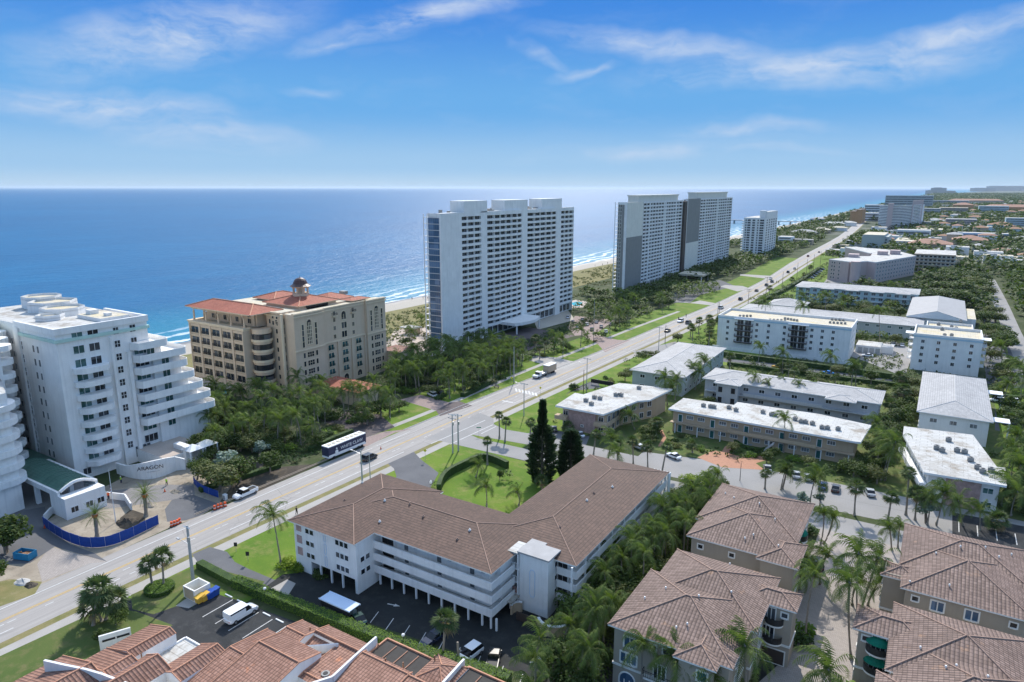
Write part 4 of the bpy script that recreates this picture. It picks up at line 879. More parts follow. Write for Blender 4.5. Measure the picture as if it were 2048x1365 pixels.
# ================= beach condominium slab =================
xf, H1 = -50.0, 54.3; Y = [yat(u, xf, H1) for u in (880, 922, 962, 974, 1043.5, 1055, 1112.5, 1122.5, 1148)]
xb = xatu(860, Y[0], H1)-1.5; y0, y1 = Y[0], Y[8]
B = thing('beach_tower', 'tall white slab tower with rows of dark windows, three roof blocks and wavy middle bands', 'tower', (xf, (y0+y1)/2, 0))
N1 = 20; z0 = 4.6; dz = (H1-1.6-z0)/N1; w = MB()
w.box(xb, xf-1.1, y0+.4, y1-.3, 0, H1-.6, 0, 2)
w.box(xf-3.0, xf, y0+.02, Y[1], 0, H1); w.box(xb+.1, xf-.01, y0, y0+.45, H1-1.2, H1); w.box(xf-1.1, xf, Y[2], Y[3], 0, H1); w.box(xf-1.1, xf, Y[4], Y[5], 0, H1); w.box(xf-1.1, xf, Y[6], Y[7], 0, H1); w.box(xf-1.1, xf, y1-.5, y1, 0, H1); w.box(xf-1.1, xf, Y[1], Y[1]+.3, z0, H1)
secs = [(Y[1], Y[2], 0, 3), (Y[3], Y[4], 1, 6), (Y[5], Y[6], 1, 5), (Y[7], y1-.5, 0, 3)]
def wav(t, k): return 1.15*max(0, math.sin(PI*(t*1.0)))*(1 if k else 0)+(.35*math.sin(2*PI*t*1.5) if k else 0)
for (a, b_, k, n) in secs:
    for f in range(N1+1):
        zz = z0+f*dz; hb = dz*.36 if f < N1 else 1.6
        m_ = 12 if k else 1; o = len(w.v)
        for i in range(m_+1):
            t = i/m_; y = a+(b_-a)*t; xx = xf+wav(t, k)-.02
            w.v += [(xf-1.1, y, zz-.12), (xx, y, zz-.12), (xx, y, zz+hb), (xf-1.1, y, zz+hb)]
        for i in range(m_):
            p = o+4*i
            for (c, d) in ((0, 1), (1, 2), (2, 3)): w.f.append((p+c, p+4+c, p+4+d, p+d)); w.m.append(0)
    for j in range(1, n):                                   # slim mullion walls between flats
        t = j/n; y = a+(b_-a)*t; w.box(xf-1.1, xf+wav(t, k)*.85-.15, y-.14, y+.14, z0, H1-1.2)
w.build('wall', ['white_wall', 'white', 'tan_roof'], B)
for (a, b_, k, n) in secs:
    for j in range(n):
        c0 = a+(b_-a)*(j+.5)/n; ww = round((b_-a)/n-.2, 1); bow = wav((j+.5)/n, k)*.8
        me = wmesh(ww, round(dz*.60, 2), 2 if ww > 4 else 1, 'white', 'glass', .07, .06)
        for f in range(N1): put(B, me, xf-.95+bow, c0, z0+f*dz+dz*.36+.02, E_)
for a, b_ in ((Y[1]+1, Y[2]), (Y[3]+1, Y[4]-2), (Y[5]+1, Y[6]), (Y[7]+1, y1-1)):
    n = max(2, int((b_-a)/4)); me = wmesh(round((b_-a)/n-.8, 1), 3.2, 2, 'white', 'glass', .1, .08)
    for i in range(n): put(B, me, xf-1.05, a+(b_-a)*(i+.5)/n, .5, E_, 'lobby_window')
ew = xf-xb-1.2; me = wmesh(round(ew, 1), round(dz*.86, 2), 4, 'tower_gray', 'glass_blue', .08, .07)
w = MB(); w.box(xf-.5, xf-.02, y0-.02, y0+.02, 0, H1-1.2); w.build('corner_pier', 'white', B)
for f in range(N1): put(B, me, xb+.5+ew/2, y0-.02, z0+f*dz+.1, 0, 'end_window')
b = MB()
for f in range(N1+1): b.box(xb-2.2, xb+.6, y0+.2, y0+9, z0+f*dz-.1, z0+f*dz+.1); b.box(xb+.2, xf-.6, y0-.2, y0-.05, z0+f*dz-.1, z0+f*dz+.05)
b.build('balcony_stack', 'white_wall2', B)
for x in (xb-2.2, xb-.4): b = MB(); b.box(x, x+.35, y0, y0+.2, 0, H1-.3); b.build('balcony_post', 'white', B)
for i, (ua, ub, v0) in enumerate(((927.5, 974, 401.5), (1009, 1055, 399.5), (1083, 1123.5, 397))):
    ya, yb = yat(ua, xf, H1+3), yat(ub, xf, H1+3); zt = zat(xf, yb, v0); b = MB(); n = 10; pl = [(xf+.003*i, ya), (xf+.003*i, yb)]+[(xf-7-2*math.sin(PI*i_/n), yb+(ya-yb)*i_/n) for i_ in range(n+1)]; b.prism(pl, H1-.4, zt); b.build('roof_block', 'white_wall', B)
rr = random.Random(3)
for i in range(26):
    y = y0+6+(y1-y0-10)*rr.random(); x = xf-2-8*rr.random(); b = MB(); s = .4+.5*rr.random(); b.box(x, x+s*2, y, y+s*2, H1-.62, H1+.3+rr.random()*.7); b.build('roof_vent', 'ac_metal', B)
b = MB(); ya, yb = yat(1022, xf+6, 4), yat(1072, xf+6, 4); pl = [(xf+.1, ya), (xf+8, ya)]+[(xf+8+3.0*math.sin(PI*i/8), ya+(yb-ya)*i/8) for i in range(1, 8)]+[(xf+8, yb), (xf+.1, yb)]; b.prism(pl, 3.9, 5.2); b.build('entrance_canopy', 'white_wall', B)
for yy in (ya+1, yb-1.4): b = MB(); b.box(xf+8, xf+8.5, yy, yy+.5, 0, 3.9); b.build('canopy_column', 'white', B)

# ================= twin towers =================
def twin(label, uP0, uP1, uE, uW, H, vtop, grays, xs=-48.0, ured=None):
    ys = [yat(u, xs, H) for u in (uP0, uP1, uE)]; xw = xatu(uW, ys[0], H)
    B = thing('condominium_tower', label, 'tower', (xs, (ys[0]+ys[2])/2, 0), 'pair of grey ended twin towers')
    w = MB(); w.box(xw, xs-.8, ys[0]+.3, ys[2], 0, H-.3, 1, 3); w.box(xs-3, xs, ys[0]+.1, ys[1], 0, H-.5, 1)
    N = 22; z0 = 4.0; dz = (H-1.0-z0)/N; wd_ = ys[2]-ys[1]
    # white frame: floor bands and fins
    cols = [0, .075, .15, .22, .29, .36, .43, .50, .54, .61, .68, .75, .82, .90, 1.0]
    for f in range(N+1): w.box(xs-.8, xs, ys[1], ys[2], z0+f*dz-.15, z0+f*dz+(.75 if f < N else .9), 0)
    for i, c in enumerate(cols):
        y = ys[1]+wd_*c; q = .9 if i in (2, 7, 8, 12) else .3; w.box(xs-.8, xs+.012, y-q, min(y+q, ys[2]-.01), 0, H-.2, 0)
    w.box(xs-1.5, xs+.02, ys[0]-.02, ys[0]+.5, 0, H, 0); w.box(xw, xs-1.5, ys[0]-.01, ys[0]+.29, H-1.5, H, 0)
    w.build('wall', ['white_wall2', grays[0], 'white', 'tan_roof'], B)
    for (za, zb, m) in grays[1]:
        b = MB(); b.box(xs-1.4, xs+.04, ys[0]+.6, ys[1]-.8, za*H, zb*H-.05); b.build('end_panel', m, B)
    for c0, c1 in zip(cols, cols[1:]):
        ww = round(wd_*(c1-c0)-1.3, 1); me = wmesh(max(ww, 1.0), round(dz-1.15, 2), 1, 'white', 'glass', .06, .05)
        for f in range(N): put(B, me, xs-.72, ys[1]+wd_*(c0+c1)/2, z0+f*dz+.85, E_)
    ew = (xs-1.8-xw)/3; me = wmesh(round(ew-.5, 1), round(dz*.8, 2), 1, 'tower_cream', 'glass', .12, .07)
    for f in range(N):
        for k in range(3): put(B, me, xw+ew*(k+.5), ys[0]+.28, z0+f*dz+.2, 0, 'end_window')
    b = MB()
    for f in range(N+1): b.box(xw-2, xw+.3, ys[0]+.5, ys[0]+8, z0+f*dz-.12, z0+f*dz+.1)
    b.build('balcony_stack', 'white_wall2', B); b = MB(); b.box(xw-2.1, xw-1.7, ys[0]+.2, ys[0]+.5, 0, H); b.build('balcony_post', 'white', B)
    ya, yb = yat(vtop[0], xs-2, H+2), yat(vtop[1], xs-2, H+2); b = MB(); b.box(xs-9, xs-2, ya, yb, H-.4, zat(xs-2, yb, vtop[2])); b.box(xs-9.6, xs-1.4, ya-.5, yb+.5, zat(xs-2, yb, vtop[2])-.9, zat(xs-2, yb, vtop[2])-.1); b.build('roof_block', 'tower_cream', B)
    b = MB()
    for k in range(7): b.box(xs-.1, xs+.3, ys[1]+wd_*(k+.3)/7.2, ys[1]+wd_*(k+.42)/7.2, 0, 3.8)
    b.build('ground_pier', 'white', B)
    return B, ys
B, ysA = twin('nearer of the two twin towers, its end wall cream above and grey below', 1254, 1288, 1366, 1236, 55.6, (1277, 1356, 388.5), ('tower_gray', [(.62, 1, 'tower_cream'), (.0, .62, 'tower_gray')]))
b = MB(); b.box(-60, -46.5, ysA[2]-.01, ysA[2]+6, 0, 54.6); b.build('dark_gap_fill', 'dark_brown', B)  # dark gap between the twin towers, given as a solid dark brown block
B, ysB = twin('farther of the two twin towers, its end wall grey above and cream below', 1376, 1402, 1465, 1371, 56.2, (1394, 1454, 383.5), ('tower_gray', [(.42, 1, 'tower_gray'), (.0, .42, 'tower_cream')]))
G = thing('canopy', 'flat pale entrance canopy between the two twin towers', 'canopy', (-40, ysB[0], 0)); x, y = P(1385, 562)
b = MB(); b.box(x-9, x+9, y-7, y+12, 4.2, 5.4); b.build('roof', 'cream_roof', G)
for dx in (-8, 7.5):
    for dy in (-6, 10): b = MB(); b.box(x+dx, x+dx+.6, y+dy, y+dy+.6, 0, 4.2); b.build('column', 'white', G)

# ================= smaller white beach tower =================
xs, yy = -31.0, 650.0; HH = zat(xs, yy, 436); xw = xatu(1488, yy, HH); ye = yat(1555, xs, HH)
B = thing('beach_tower', 'smaller white tower by the beach with raised roof block beyond the twin towers', 'tower', (xs, yy, 0))
w = MB(); w.box(xw, xs, yy, ye, 0, HH, 0, 1); hb = zat(xs, ye, 421); w.box(xatu(1520, yy+6, HH), xs-.01, yy+6, ye-1, HH-.1, hb, 0, 1); w.box(xatu(1519, yy+5, HH), xatu(1530, yy+5, HH), yy+5, yy+12, HH-.1, hb+1.2, 0)
w.build('wall', ['white_wall2', 'flat_roof'], B)
N = 14; dz = (HH-3)/N
for k, (fx, ww) in enumerate(((.06, 1.2), (.2, 2.8), (.42, 2.4), (.62, 1.2), (.8, 3.6))):
    face(B, (xw, yy), (xs, yy), [(xs-xw)*fx+1], [2.2+dz*i for i in range(N)], wmesh(ww, 1.5, 1, 'white', 'glass', .08))
face(B, (xs, yy), (xs, ye), lin(3, ye-yy-1, 5), [2.2+dz*i for i in range(N)], wmesh(5.5, 1.5, 2, 'white', 'glass_gray', .08))
b = MB()
for i in range(N): b.box(xw-2, xw, yy+1, yy+7, 1.6+dz*i, 2.6+dz*i)
b.build('balcony_stack', 'white_wall', B)

# ================= resort =================
B = thing('resort_hotel', 'cream beachfront hotel with red tile roofs, arched loggia and small dark cupola', 'hotel', (-65, 115, 0))
xa, HA, HB = -50.0, 21.8, 26.6
yA = [yat(u, xa, HB) for u in (582, 612, 640, 688, 707, 728, 765)]
yS = 92.0; xl = xatu(379, yS, HA); xm = xatu(487, yS, HA); xr_ = xatu(545, 97, HA); xq = xatu(567, 100, HB)
w = MB()
w.box(xl, xm, yS, 128, 0, HA, 0, 1); w.box(xl+2, xm, 97, 120, HA, 26.6, 0, 1)
w.box(xm, -60.5, 96.5, 128, 0, HA, 0, 1); w.box(xm+1.5, -54, 99.5, 135, HA-.01, HB, 0, 1); w.box(-60.5, -53.5, 99.5, 135, 0, HA-.02, 0, 1)
w.box(-53.5, xa, yA[0], yA[6], 0, HB-.4, 0, 1)
for (a, b_) in ((yA[0], yA[2]), (yA[5], yA[6])): w.box(xa, xa+1.0, a, b_, 0, HB, 0, 1)
w.build('wall', ['resort_wall', 'cream_roof'], B)
t = MB()
for z, a in ((HA-.5, .35), (HA-.051, .55)):
    t.box(xl-a, xm+a, yS-a, yS+2, z, z+.45); t.box(xl-a, xl+1, yS+2, 127, z, z+.45)
t.build('cornice', 'resort_trim', B); t = MB()
for z in (14.6, HB-1.3, HB-.5): t.box(xa+.99, xa+1.35, yA[0]-.3, yA[2]+.3, z, z+.4); t.box(xa+.99, xa+1.35, yA[5]-.3, yA[6]+.3, z, z+.4); t.box(xa, xa+.3, yA[2]+.3, yA[5]-.3, z, z+.4)
t.box(xm+1.2, -54, 99.1, 99.5, HB-1.2, HB-.8); t.box(xm+1.0, -54, 98.9, 99.5, HB-.2, HB+.2)
t.build('cornice', 'resort_trim', B)
# south loggias 5 bays x 6 floors
bw = (xm-xl)/5
lg = wmesh(round(bw-1.5, 1), 2.0, 1, 'resort_trim', 'glass', .18, .1); lgA = wmesh(round(bw-1.5, 1), 2.3, 1, 'resort_trim', 'dark', .18, .1, False, True)
for i in range(5):
    for f in range(5):
        x = xl+bw*(i+.5); z = 4.9+f*3.35; put(B, lg, x, yS, z, 0, 'window'); put(B, bmesh_balc(round(bw-1.3, 1), .35, 'bars', .9, ('resort_trim', 'iron')), x, yS, z-.05, 0, 'balcony')
    put(B, lgA, xl+bw*(i+.5), yS, 1.0, 0, 'arch_window')
pr = MB()
for i in range(6): x = xl+bw*i; pr.box(max(x-.45, xl+.01), min(x+.45, xm-.01), yS-.45, yS-.002, 0, HA-.5)
for f in range(6): pr.box(xl+.5, xm-.5, yS-.25, yS-.003, 3.9+f*3.35-.2, 3.9+f*3.35+.5)
pr.build('pier', 'resort_wall', B)
# top loggia under the red roof
cl = MB()
for i in range(5):
    x = xl+1.2+(xm-xl-2)*i/4.; cl.frus(x, yS+1.0, HA+.4, 25.3, .32, .28, 10); cl.frus(x, yS+4.6, HA+.4, 25.3, .32, .28, 8)
cl.box(xl+.6, xm-.3, yS+.6, yS+1.5, 25.9, 26.7)
for i in range(4):
    x0 = xl+1.2+(xm-xl-2)*i/4.; x1 = xl+1.2+(xm-xl-2)*(i+1)/4.; n = 8; c = (x0+x1)/2; r = (x1-x0)/2-.3
    for j in range(n):
        a0, a1 = PI*j/n, PI*(j+1)/n; cl.poly([(c+r*math.cos(a0), yS+.7, 24.5+r*.8*math.sin(a0)), (c+r*math.cos(a1), yS+.7, 24.5+r*.8*math.sin(a1)), (c+r*math.cos(a1), yS+.7, 26.7), (c+r*math.cos(a0), yS+.7, 26.7)])
cl.build('loggia', 'resort_wall', B)
face(B, (xl+2, 97), (xm, 97), lin(.5, xm-xl-2.5, 4), [22.6, 24.6], wmesh(1.5, 1.5, 1, 'resort_trim', 'glass'))
# rounded corner bay
cb_ = MB(); cb_.frus(xm+2.1, yS+4.8, 0, HA, 2.9, 2.9, 20); cb_.build('corner_bay', 'resort_wall', B)
for f in range(6):
    z = 2.2+f*3.25; b = MB(); b.frus(xm+2.1, yS+4.8, z, z+1.9, 2.94, 2.94, 20, 0, False); b.build('bay_window', 'glass', B); b = MB(); b.frus(xm+2.1, yS+4.8, z-.55, z+.15, 3.25, 3.25, 20); b.build('bay_balcony', 'resort_trim', B)
face(B, (-60.5, 99.5), (-53.5, 99.5), [1.6, 4.6], [2.6+i*2.9 for i in range(8)], wmesh(.8, 1.4, 0, 'resort_trim', 'glass'))
face(B, (xm+1.5, 99.5), (-60, 99.5), [3.0, 4.8], [22.6, 24.6], wmesh(.8, 1.2, 0, 'resort_trim', 'glass'))
face(B, (-53.5, 99.5), (-53.5, yA[0]), [1.0, 3.2], [2.6+i*2.9 for i in range(8)], wmesh(.7, 1.9, 0, 'resort_trim', 'glass', .12, .1, False, False))
c3 = MB()
for y in (99.4, 101.6, 103.9): c3.frus(-53.3, y, 0, HB-.3, .5, .5, 10)
c3.build('corner_column', 'resort_trim', B)
# road facade
rw = (xa+1.0)
def fx(y, z, me, name='window', x=rw): put(B, me, x, y, z, E_, name)
for (a, b_) in ((yA[0], yA[2]), (yA[5], yA[6])):
    c = (a+b_)/2; wd_ = b_-a
    fx(c, 16.2, wmesh(2.0, 8.0, 2, 'resort_trim', 'glass', .3, .2, False, True, 5), 'great_arch_window')
    for s in (-1, 1): fx(c+s*2.6, 15.6, wmesh(.8, 7.2, 0, 'resort_trim', 'glass', .25, .15, False, False, 3), 'tall_window')
    for f in range(5):
        fx(c, 1.4+f*2.7, wmesh(2.6, 1.6, 2, 'resort_trim', 'glass', .14, .1, False, False, 1))
        for s in (-1, 1): fx(c+s*2.5, 1.4+f*2.7, wmesh(.8, 1.6, 0, 'resort_trim', 'glass', .14))
nb = 3; a, b_ = yA[2]+.5, yA[5]-.5
for i in range(nb):
    y = a+(b_-a)*(i+.5)/nb
    for f in range(4): fx(y, 4.2+f*2.7, wmesh(2.3, 1.7, 1, 'resort_trim', 'glass_green', .2, .12), x=xa); put(B, bmesh_balc(2.4, .4, 'bars', .8, ('resort_trim', 'iron')), xa, y, 4.15+f*2.7, E_, 'balcony')
    fx(y, .9, wmesh(2.2, 2.2, 1, 'resort_trim', 'dark', .2, .1, False, True), 'arch_window', x=xa)
fx((a+b_)/2, 15.6, wmesh(2.2, 2.0, 1, 'resort_trim', 'glass', .2), x=xa); fx((a+b_)/2, 18.6, wmesh(2.2, 2.0, 1, 'resort_trim', 'glass', .2), x=xa); fx((a+b_)/2, 21.4, wmesh(2.2, 3.0, 1, 'resort_trim', 'glass', .25, .1, False, True), 'arch_window', x=xa)
for s in (-1, 1):
    for z in (15.8, 18.6, 21.3, 23.5): fx((a+b_)/2+s*4.2, z, wmesh(.9, 1.3, 1, 'resort_trim', 'glass', .12), x=xa)
    put(B, bmesh_balc(2.0, .8, 'bars', .8, ('resort_trim', 'iron')), xa, (a+b_)/2+s*4.2, 23.4, E_, 'balcony')
pc = MB()
for i in range(nb+1): y = a+(b_-a)*i/nb; pc.box(xa, xa+.45, y-.35, y+.35, 0, 14.6)
pc.build('pilaster', 'resort_wall', B)
# roofs
r = MB(); r.hip(xl-.9, xm+4.2, yS-.5, 104, 26.7, .33, 0, 1, 2, capr=.2); r.build('roof', ['roof_red', 'ridge_terra', 'resort_trim'], B, uv=True)
r = MB(); xc0 = xatu(533, 108, 27.6); r.hip(-71, -53.6, 106.5, 124, 27.6, .27, 0, 1, 2, capr=.2); r.box(-70, -54.5, 107.3, 123, 26, 27.55, 2); r.build('roof', ['roof_red', 'ridge_terra', 'resort_wall'], B, uv=True)
r = MB(); r.hip(-83, -72, 112, 126, 27.3, .3, 0, 1, 2, capr=.2); r.hip(-57, -51.2, 127, 136, 26.8, .2, 0, 1, 2); r.hip(-68, -57, 122, 134, 27.0, .3, 0, 1, 2); r.build('roof', ['roof_red', 'ridge_terra', 'resort_wall'], B, uv=True)
cx, cy = -62.3, 115.2
b = MB(); b.frus(cx, cy, 28, 30.2, 2.7, 2.7, 8); 
for i in range(8): a_ = 2*PI*(i+.5)/8; b.frus(cx+2.4*math.cos(a_), cy+2.4*math.sin(a_), 30.2, 32.0, .28, .28, 6)
b.frus(cx, cy, 30.2, 32.0, 1.2, 1.2, 8); b.frus(cx, cy, 32, 32.5, 2.85, 3.0, 8); b.build('cupola', 'resort_wall', B)
b = MB(); zs_ = [(32.5, 3.5), (32.8, 3.0), (33.2, 2.4), (33.8, 2.15), (34.4, 1.85), (34.9, 1.3), (35.2, .5)]
for (za, ra), (zb, rb) in zip(zs_, zs_[1:]): b.frus(cx, cy, za, zb, ra, rb, 14)
b.frus(cx, cy, 35.2, 35.8, .08, .05, 6); b.build('cupola_roof', 'dome', B)
for u, v in ((566, 600), (687, 588), (620, 600), (600, 606)):
    x, y = P(u, v, HB-.3); b = MB(); b.box(x-1.3, x+1.3, y-.9, y+.9, HB-.42, HB+.7); b.build('roof_unit', 'ac_metal', B)
b = MB(); b.box(-54.2, -54.0, 110, 119, 26.1, 27.5); b.build('plant_screen', 'dark', B)
# terrace with pool, entrance pavilion
t = MB(); t.box(-88, -68, 84, 91.4, 0, 3.0, 0, 1); t.build('terrace', ['resort_wall', 'm_deck'], B)
t = MB(); pl = [P(u, v, 3.1) for u, v in ((405, 781), (425, 778), (452, 782), (455, 788), (430, 792), (408, 790))]; t.prism(pl, 3.003, 3.06); t.build('pool', 'pool', B)
G = thing('entrance_pavilion', 'low hotel entrance with dusky red tiled roof among palms', 'pavilion', (-25, 101, 0))
x, y = P(720, 785, 5); r = MB(); r.hip(-46, -26.5, 103.5, 113.5, 4.6, .2, 0, 1, 2); r.build('roof', ['roof_red', 'ridge_cap', 'resort_wall'], G, uv=True)
b = MB(); b.box(-45.4, -27.2, 104.2, 112.8, 0, 4.5); b.build('wall', 'resort_wall', G)
G = thing('pool_house', 'small cream wing with orange tiled roof beside the hotel corner', 'pavilion', (-44, 146, 0)); b = MB(); b.box(-52, -43.5, 141, 149, 0, 7.2); b.build('wall', 'resort_wall', G); b = MB(); b.hip(-52.5, -43, 140.5, 149.5, 7.2, .22, 0, 1, 2); b.build('roof', ['roof_terra', 'ridge_terra', 'resort_trim'], G, uv=True)
face(G, (-43.5, 141), (-43.5, 149), [2, 5.6], [1.5], wmesh(1.5, 3, 1, 'resort_trim', 'glass', .2, .1, False, True))

# ================= white curved towers (left) =================
HT = 33.8
B = thing('white_tower', 'big white tower with curved balconies and stepped terraces on its right side', 'tower', (-48, 42, 0))
w = MB(); w.box(-60, -42, 31.6, 51.5, 0, HT, 0, 1); w.box(-92, -60.01, 33.4, 54, 0, HT-.5, 0, 1); w.box(-60.4, -58.2, 31.2, 33.4, 0, HT-.3)
w.box(-57, -43, 34, 50.6, HT, HT+.9, 0, 1) if False else None
w.box(-42.3, -41.7, 31.3, 51.8, HT-.5, HT+.9); w.box(-60, -42.3, 31.3, 31.9, HT-.5, HT+.9); w.box(-60, -42.3, 51.2, 51.8, HT-.5, HT+.9)
w.build('wall', ['aragon_wall', 'flat_roof'], B)
b = MB(); b.box(-42.5, -41.65, 31.2, 51.9, HT-2.2, HT-1.5); b.box(-60, -42.5, 31.25, 31.55, HT-2.2, HT-1.5); b.build('colour_band', 'mint_band', B)
# rooftop masses
for (cx, cy, r, zb, n) in ((-76, 47, 5.5, HT+1.5, 6), (-67, 45, 4.8, HT+1.0, 8), (-84, 48, 4.5, HT+2.0, 8), (-60, 39, 3.0, HT+.7, 6)):
    b = MB(); b.frus(cx, cy, HT-.8, zb, r, r, n, 0, True, .3); b.frus(cx, cy, zb-.2, zb+.55, r, r, n, 0, False, .3); b.frus(cx, cy, zb+.55, zb-.2, r-.3, r-.3, n, 0, False, .3); b.frus(cx, cy, zb, zb+.01, r-.3, r-.3, n, 1, True, .3); b.build('roof_block', ['aragon_wall', 'cream_roof'], B)
b = MB(); b.box(-57, -46.5, 43.5, 50, HT-.1, HT+.8, 0, 1); b.box(-56, -54, 45, 47, HT+.8, HT+1.8); b.box(-50, -48.6, 46, 47.2, HT+.8, HT+1.5); b.build('roof_block', ['aragon_wall', 'cream_roof'], B)
dz = 3.05; zf = [3.4+dz*k for k in range(10)]
# curved balconies on the road face
for k in range(8):
    pl = [(-42, 34.0)]+[(-42+2.6*math.sin(PI*i/14)**.7 if 0 < i < 14 else -42, 34.0+7.6*i/14) for i in range(15)]+[(-42, 41.6)]
    b = MB(); z = zf[k]; pl2 = [(-42, 34.0)]+[(-42+2.5*min(1, math.sin(PI*(.06+.88*i/14))*1.6), 34.0+7.6*i/14) for i in range(15)]+[(-42, 41.6)]
    b.prism(pl2, z-.45, z+.75); b.build('balcony', 'white_wall', B)
for k in range(10):
    for y in (35.9, 39.2): put(B, wmesh(2.2, 1.7, 1, 'white', 'glass_green' if (k*3+int(y)) % 3 else 'glass', .1), -42, y, zf[k]+.8, E_)
    put(B, wmesh(1.2, 1.5, 1, 'white', 'glass', .12, .08, False, False, 1), -42, 44.2, zf[k]+.6, E_)
b = MB(); b.box(-42.0, -41.2, 45.8, 46.6, 0, 27); b.box(-42, -41.3, 42.4, 42.9, 0, 31); b.build('pilaster', 'white_wall', B)
for k in range(8):
    put(B, wmesh(3.2, 1.8, 2, 'white', 'glass_green' if k % 2 else 'glass', .1), -41.9, 49.3, zf[k]+.6, E_)
put(B, wmesh(1.3, 1.6, 1, 'white', 'glass'), -42, 48, zf[9]+.5, E_); put(B, wmesh(1.3, 1.6, 1, 'white', 'glass'), -42, 48, zf[8]+.5, E_)
# stepped terraces
ends = [(2, 9.6, 436), (3, 12.6, 427), (4, 15.6, 412), (5, 18.8, 395), (6, 22, 381), (7, 25, 378), (8, 28, 341)]
for i, (k, z, u) in enumerate(ends):
    ye = yat(u, -39.5, z); b = MB(); r = 1.8
    pl = [(-56, 51.5), (-56, ye-1), (-54, ye), (-39.5-r, ye)]+[(-39.5-r+r*math.sin(PI/2*j/5), ye-r+r*math.cos(PI/2*j/5)) for j in range(1, 6)]+[(-39.5, 47.6), (-41.9, 46.8), (-41.9, 51.5)]
    b.prism(pl, z-.85, z-.15, 0); pl_in = pl
    nrm = [(-39.65-r, ye-.2)]
    for (p, q) in zip(pl[1:-1], pl[2:]):
        d = Vector((q[0]-p[0], q[1]-p[1]))
        if d.length < .05: continue
        d.normalize(); n_ = Vector((-d.y, d.x))*-.16
        b.prism([p, q, (q[0]+n_.x, q[1]+n_.y), (p[0]+n_.x, p[1]+n_.y)], z-.149, z+.85)
    b.build('terrace', ['white_wall', 'm_deck'], B)
    if ye > 54:
        b = MB(); b.box(-55, -41.2, 51.5, ye-1.6, z-3.2 if i else 0, z-.85); b.build('wing', 'aragon_wall', B)
        put(B, wmesh(1.8, 1.7, 1, 'white', 'glass_green', .1), -41.2, min(ye-4.2, 54.5), z-2.8, E_)
# south side: windows and garage
for k in range(9):
    put(B, wmesh(1.3, 1.8, 1, 'white', 'glass', .25, .1, False, False, 1), -58.2, 31.6, zf[k]+.6, 0); 
    for x in (-52.6, -50.6): put(B, wmesh(.8, 1.5, 0, 'aragon_wall', 'glass_gray', .06, .05), x, 31.6, zf[k]+.6, 0)
    put(B, wmesh(.8, 1.3, 0, 'aragon_wall', 'glass_gray', .06, .05), -66, 33, zf[k]+.6, 0); put(B, wmesh(.8, 1.3, 0, 'aragon_wall', 'glass_gray', .06, .05), -68, 33, zf[k]+.6, 0)
for x in (-54.5, -49): put(B, wmesh(3.2, 2.4, 0, 'white', 'dark', .1), x, 31.6, .2, 0, 'garage_opening')
face(B, (-42, 31.6), (-42, 51.5), [2.5], [1.0], wmesh(1.6, 1.5, 1, 'white', 'glass')); face(B, (-42, 31.6), (-42, 51.5), [15.5], [1.2], wmesh(3.6, 2.6, 3, 'white', 'glass', .1))
b = MB(); b.box(-42, -30.5, 45.5, 56, 0, 3.2, 0, 1); b.build('podium', ['aragon_wall', 'm_deck'], B)
B2 = thing('white_tower', 'white tower with bulging rounded balconies cut by the left edge', 'tower', (-52, 12, 0))
w = MB(); w.prism([(-50, -8), (-50, 23.6), (-44, 21.6), (-37.4, 19.4), (-37, 17), (-37, -8)], 0, 24.6, 0, 1); w.prism([(-50.01, -8), (-50.01, 24.2), (-66, 29.6), (-88, 38), (-100, 30), (-100, -8)], 0, HT-.5, 0, 1); w.build('wall', ['aragon_wall', 'flat_roof'], B2)
b = MB(); b.prism([(-50.2, 24.45), (-66, 29.85), (-88, 38.25), (-88, 38), (-66, 29.6), (-50.2, 24.2)], HT-2.2, HT-1.4); b.build('colour_band', 'mint_band', B2)
for k in range(1, 10):
    z = zf[k]-.2
    if k < 7:
        b = MB(); r = 3.4; cx, cy = -40.6, 17.6; b.prism([(-36.2, -8), (-36.2, 12)]+[(cx+(r+1)*math.cos(PI*(j*.075)), cy+(r+.6)*math.sin(PI*(j*.075))) for j in range(9)]+[(-46, 21), (-46, -8)], z-.45, z+.75); b.build('balcony', 'white_wall', B2)
        for y in (9.5, 13.6): put(B2, wmesh(2.3, 1.7, 1, 'white', 'glass_green' if (k+int(y)) % 2 else 'glass', .1), -37, y, z+.85, E_)
        put(B2, wmesh(1.6, 1.7, 1, 'white', 'glass', .1), -41.2, 20.75, z+.85, PI-.32)
    for j, (x, y) in enumerate(((-52, 24.9), (-60, 27.6), (-69, 30.8), (-79, 34.6))): b = MB(); b.frus(x, y, z-.45, z+.7, 2.2, 2.2, 14); b.build('balcony', 'white_wall', B2)
for x, y in ((-38.4, 14.5), (-38.4, 8), (-44, 16.8)): b = MB(); b.box(x, x+1.0, y, y+1.0, 0, 3.2); b.build('column', 'white', B2)
# porte-cochere
G = thing('porte_cochere', 'drive through canopy with curved dark green metal roof and white front between the white towers', 'canopy', (-35, 25, 0))
b = MB(); n = 12; ya, yb = 21.9, 28.6; xa_, xb_ = -47.5, -27.2
for j in range(n):
    t0, t1 = j/n, (j+1)/n; z0_, z1_ = 5.2+1.15*math.sin(PI*t0), 5.2+1.15*math.sin(PI*t1)
    b.poly([(xa_, ya+(yb-ya)*t0, z0_), (xb_, ya+(yb-ya)*t0, z0_), (xb_, ya+(yb-ya)*t1, z1_), (xa_, ya+(yb-ya)*t1, z1_)])
    b.bar((xa_+.2, ya+(yb-ya)*t0, z0_+.03), (xb_, ya+(yb-ya)*t0, z0_+.03), .05)
for i in range(12): x = xa_+(xb_-xa_)*i/11.; b.tube([(x, ya+(yb-ya)*j/10, 5.24+1.15*math.sin(PI*j/10)) for j in range(11)], .06, 4)
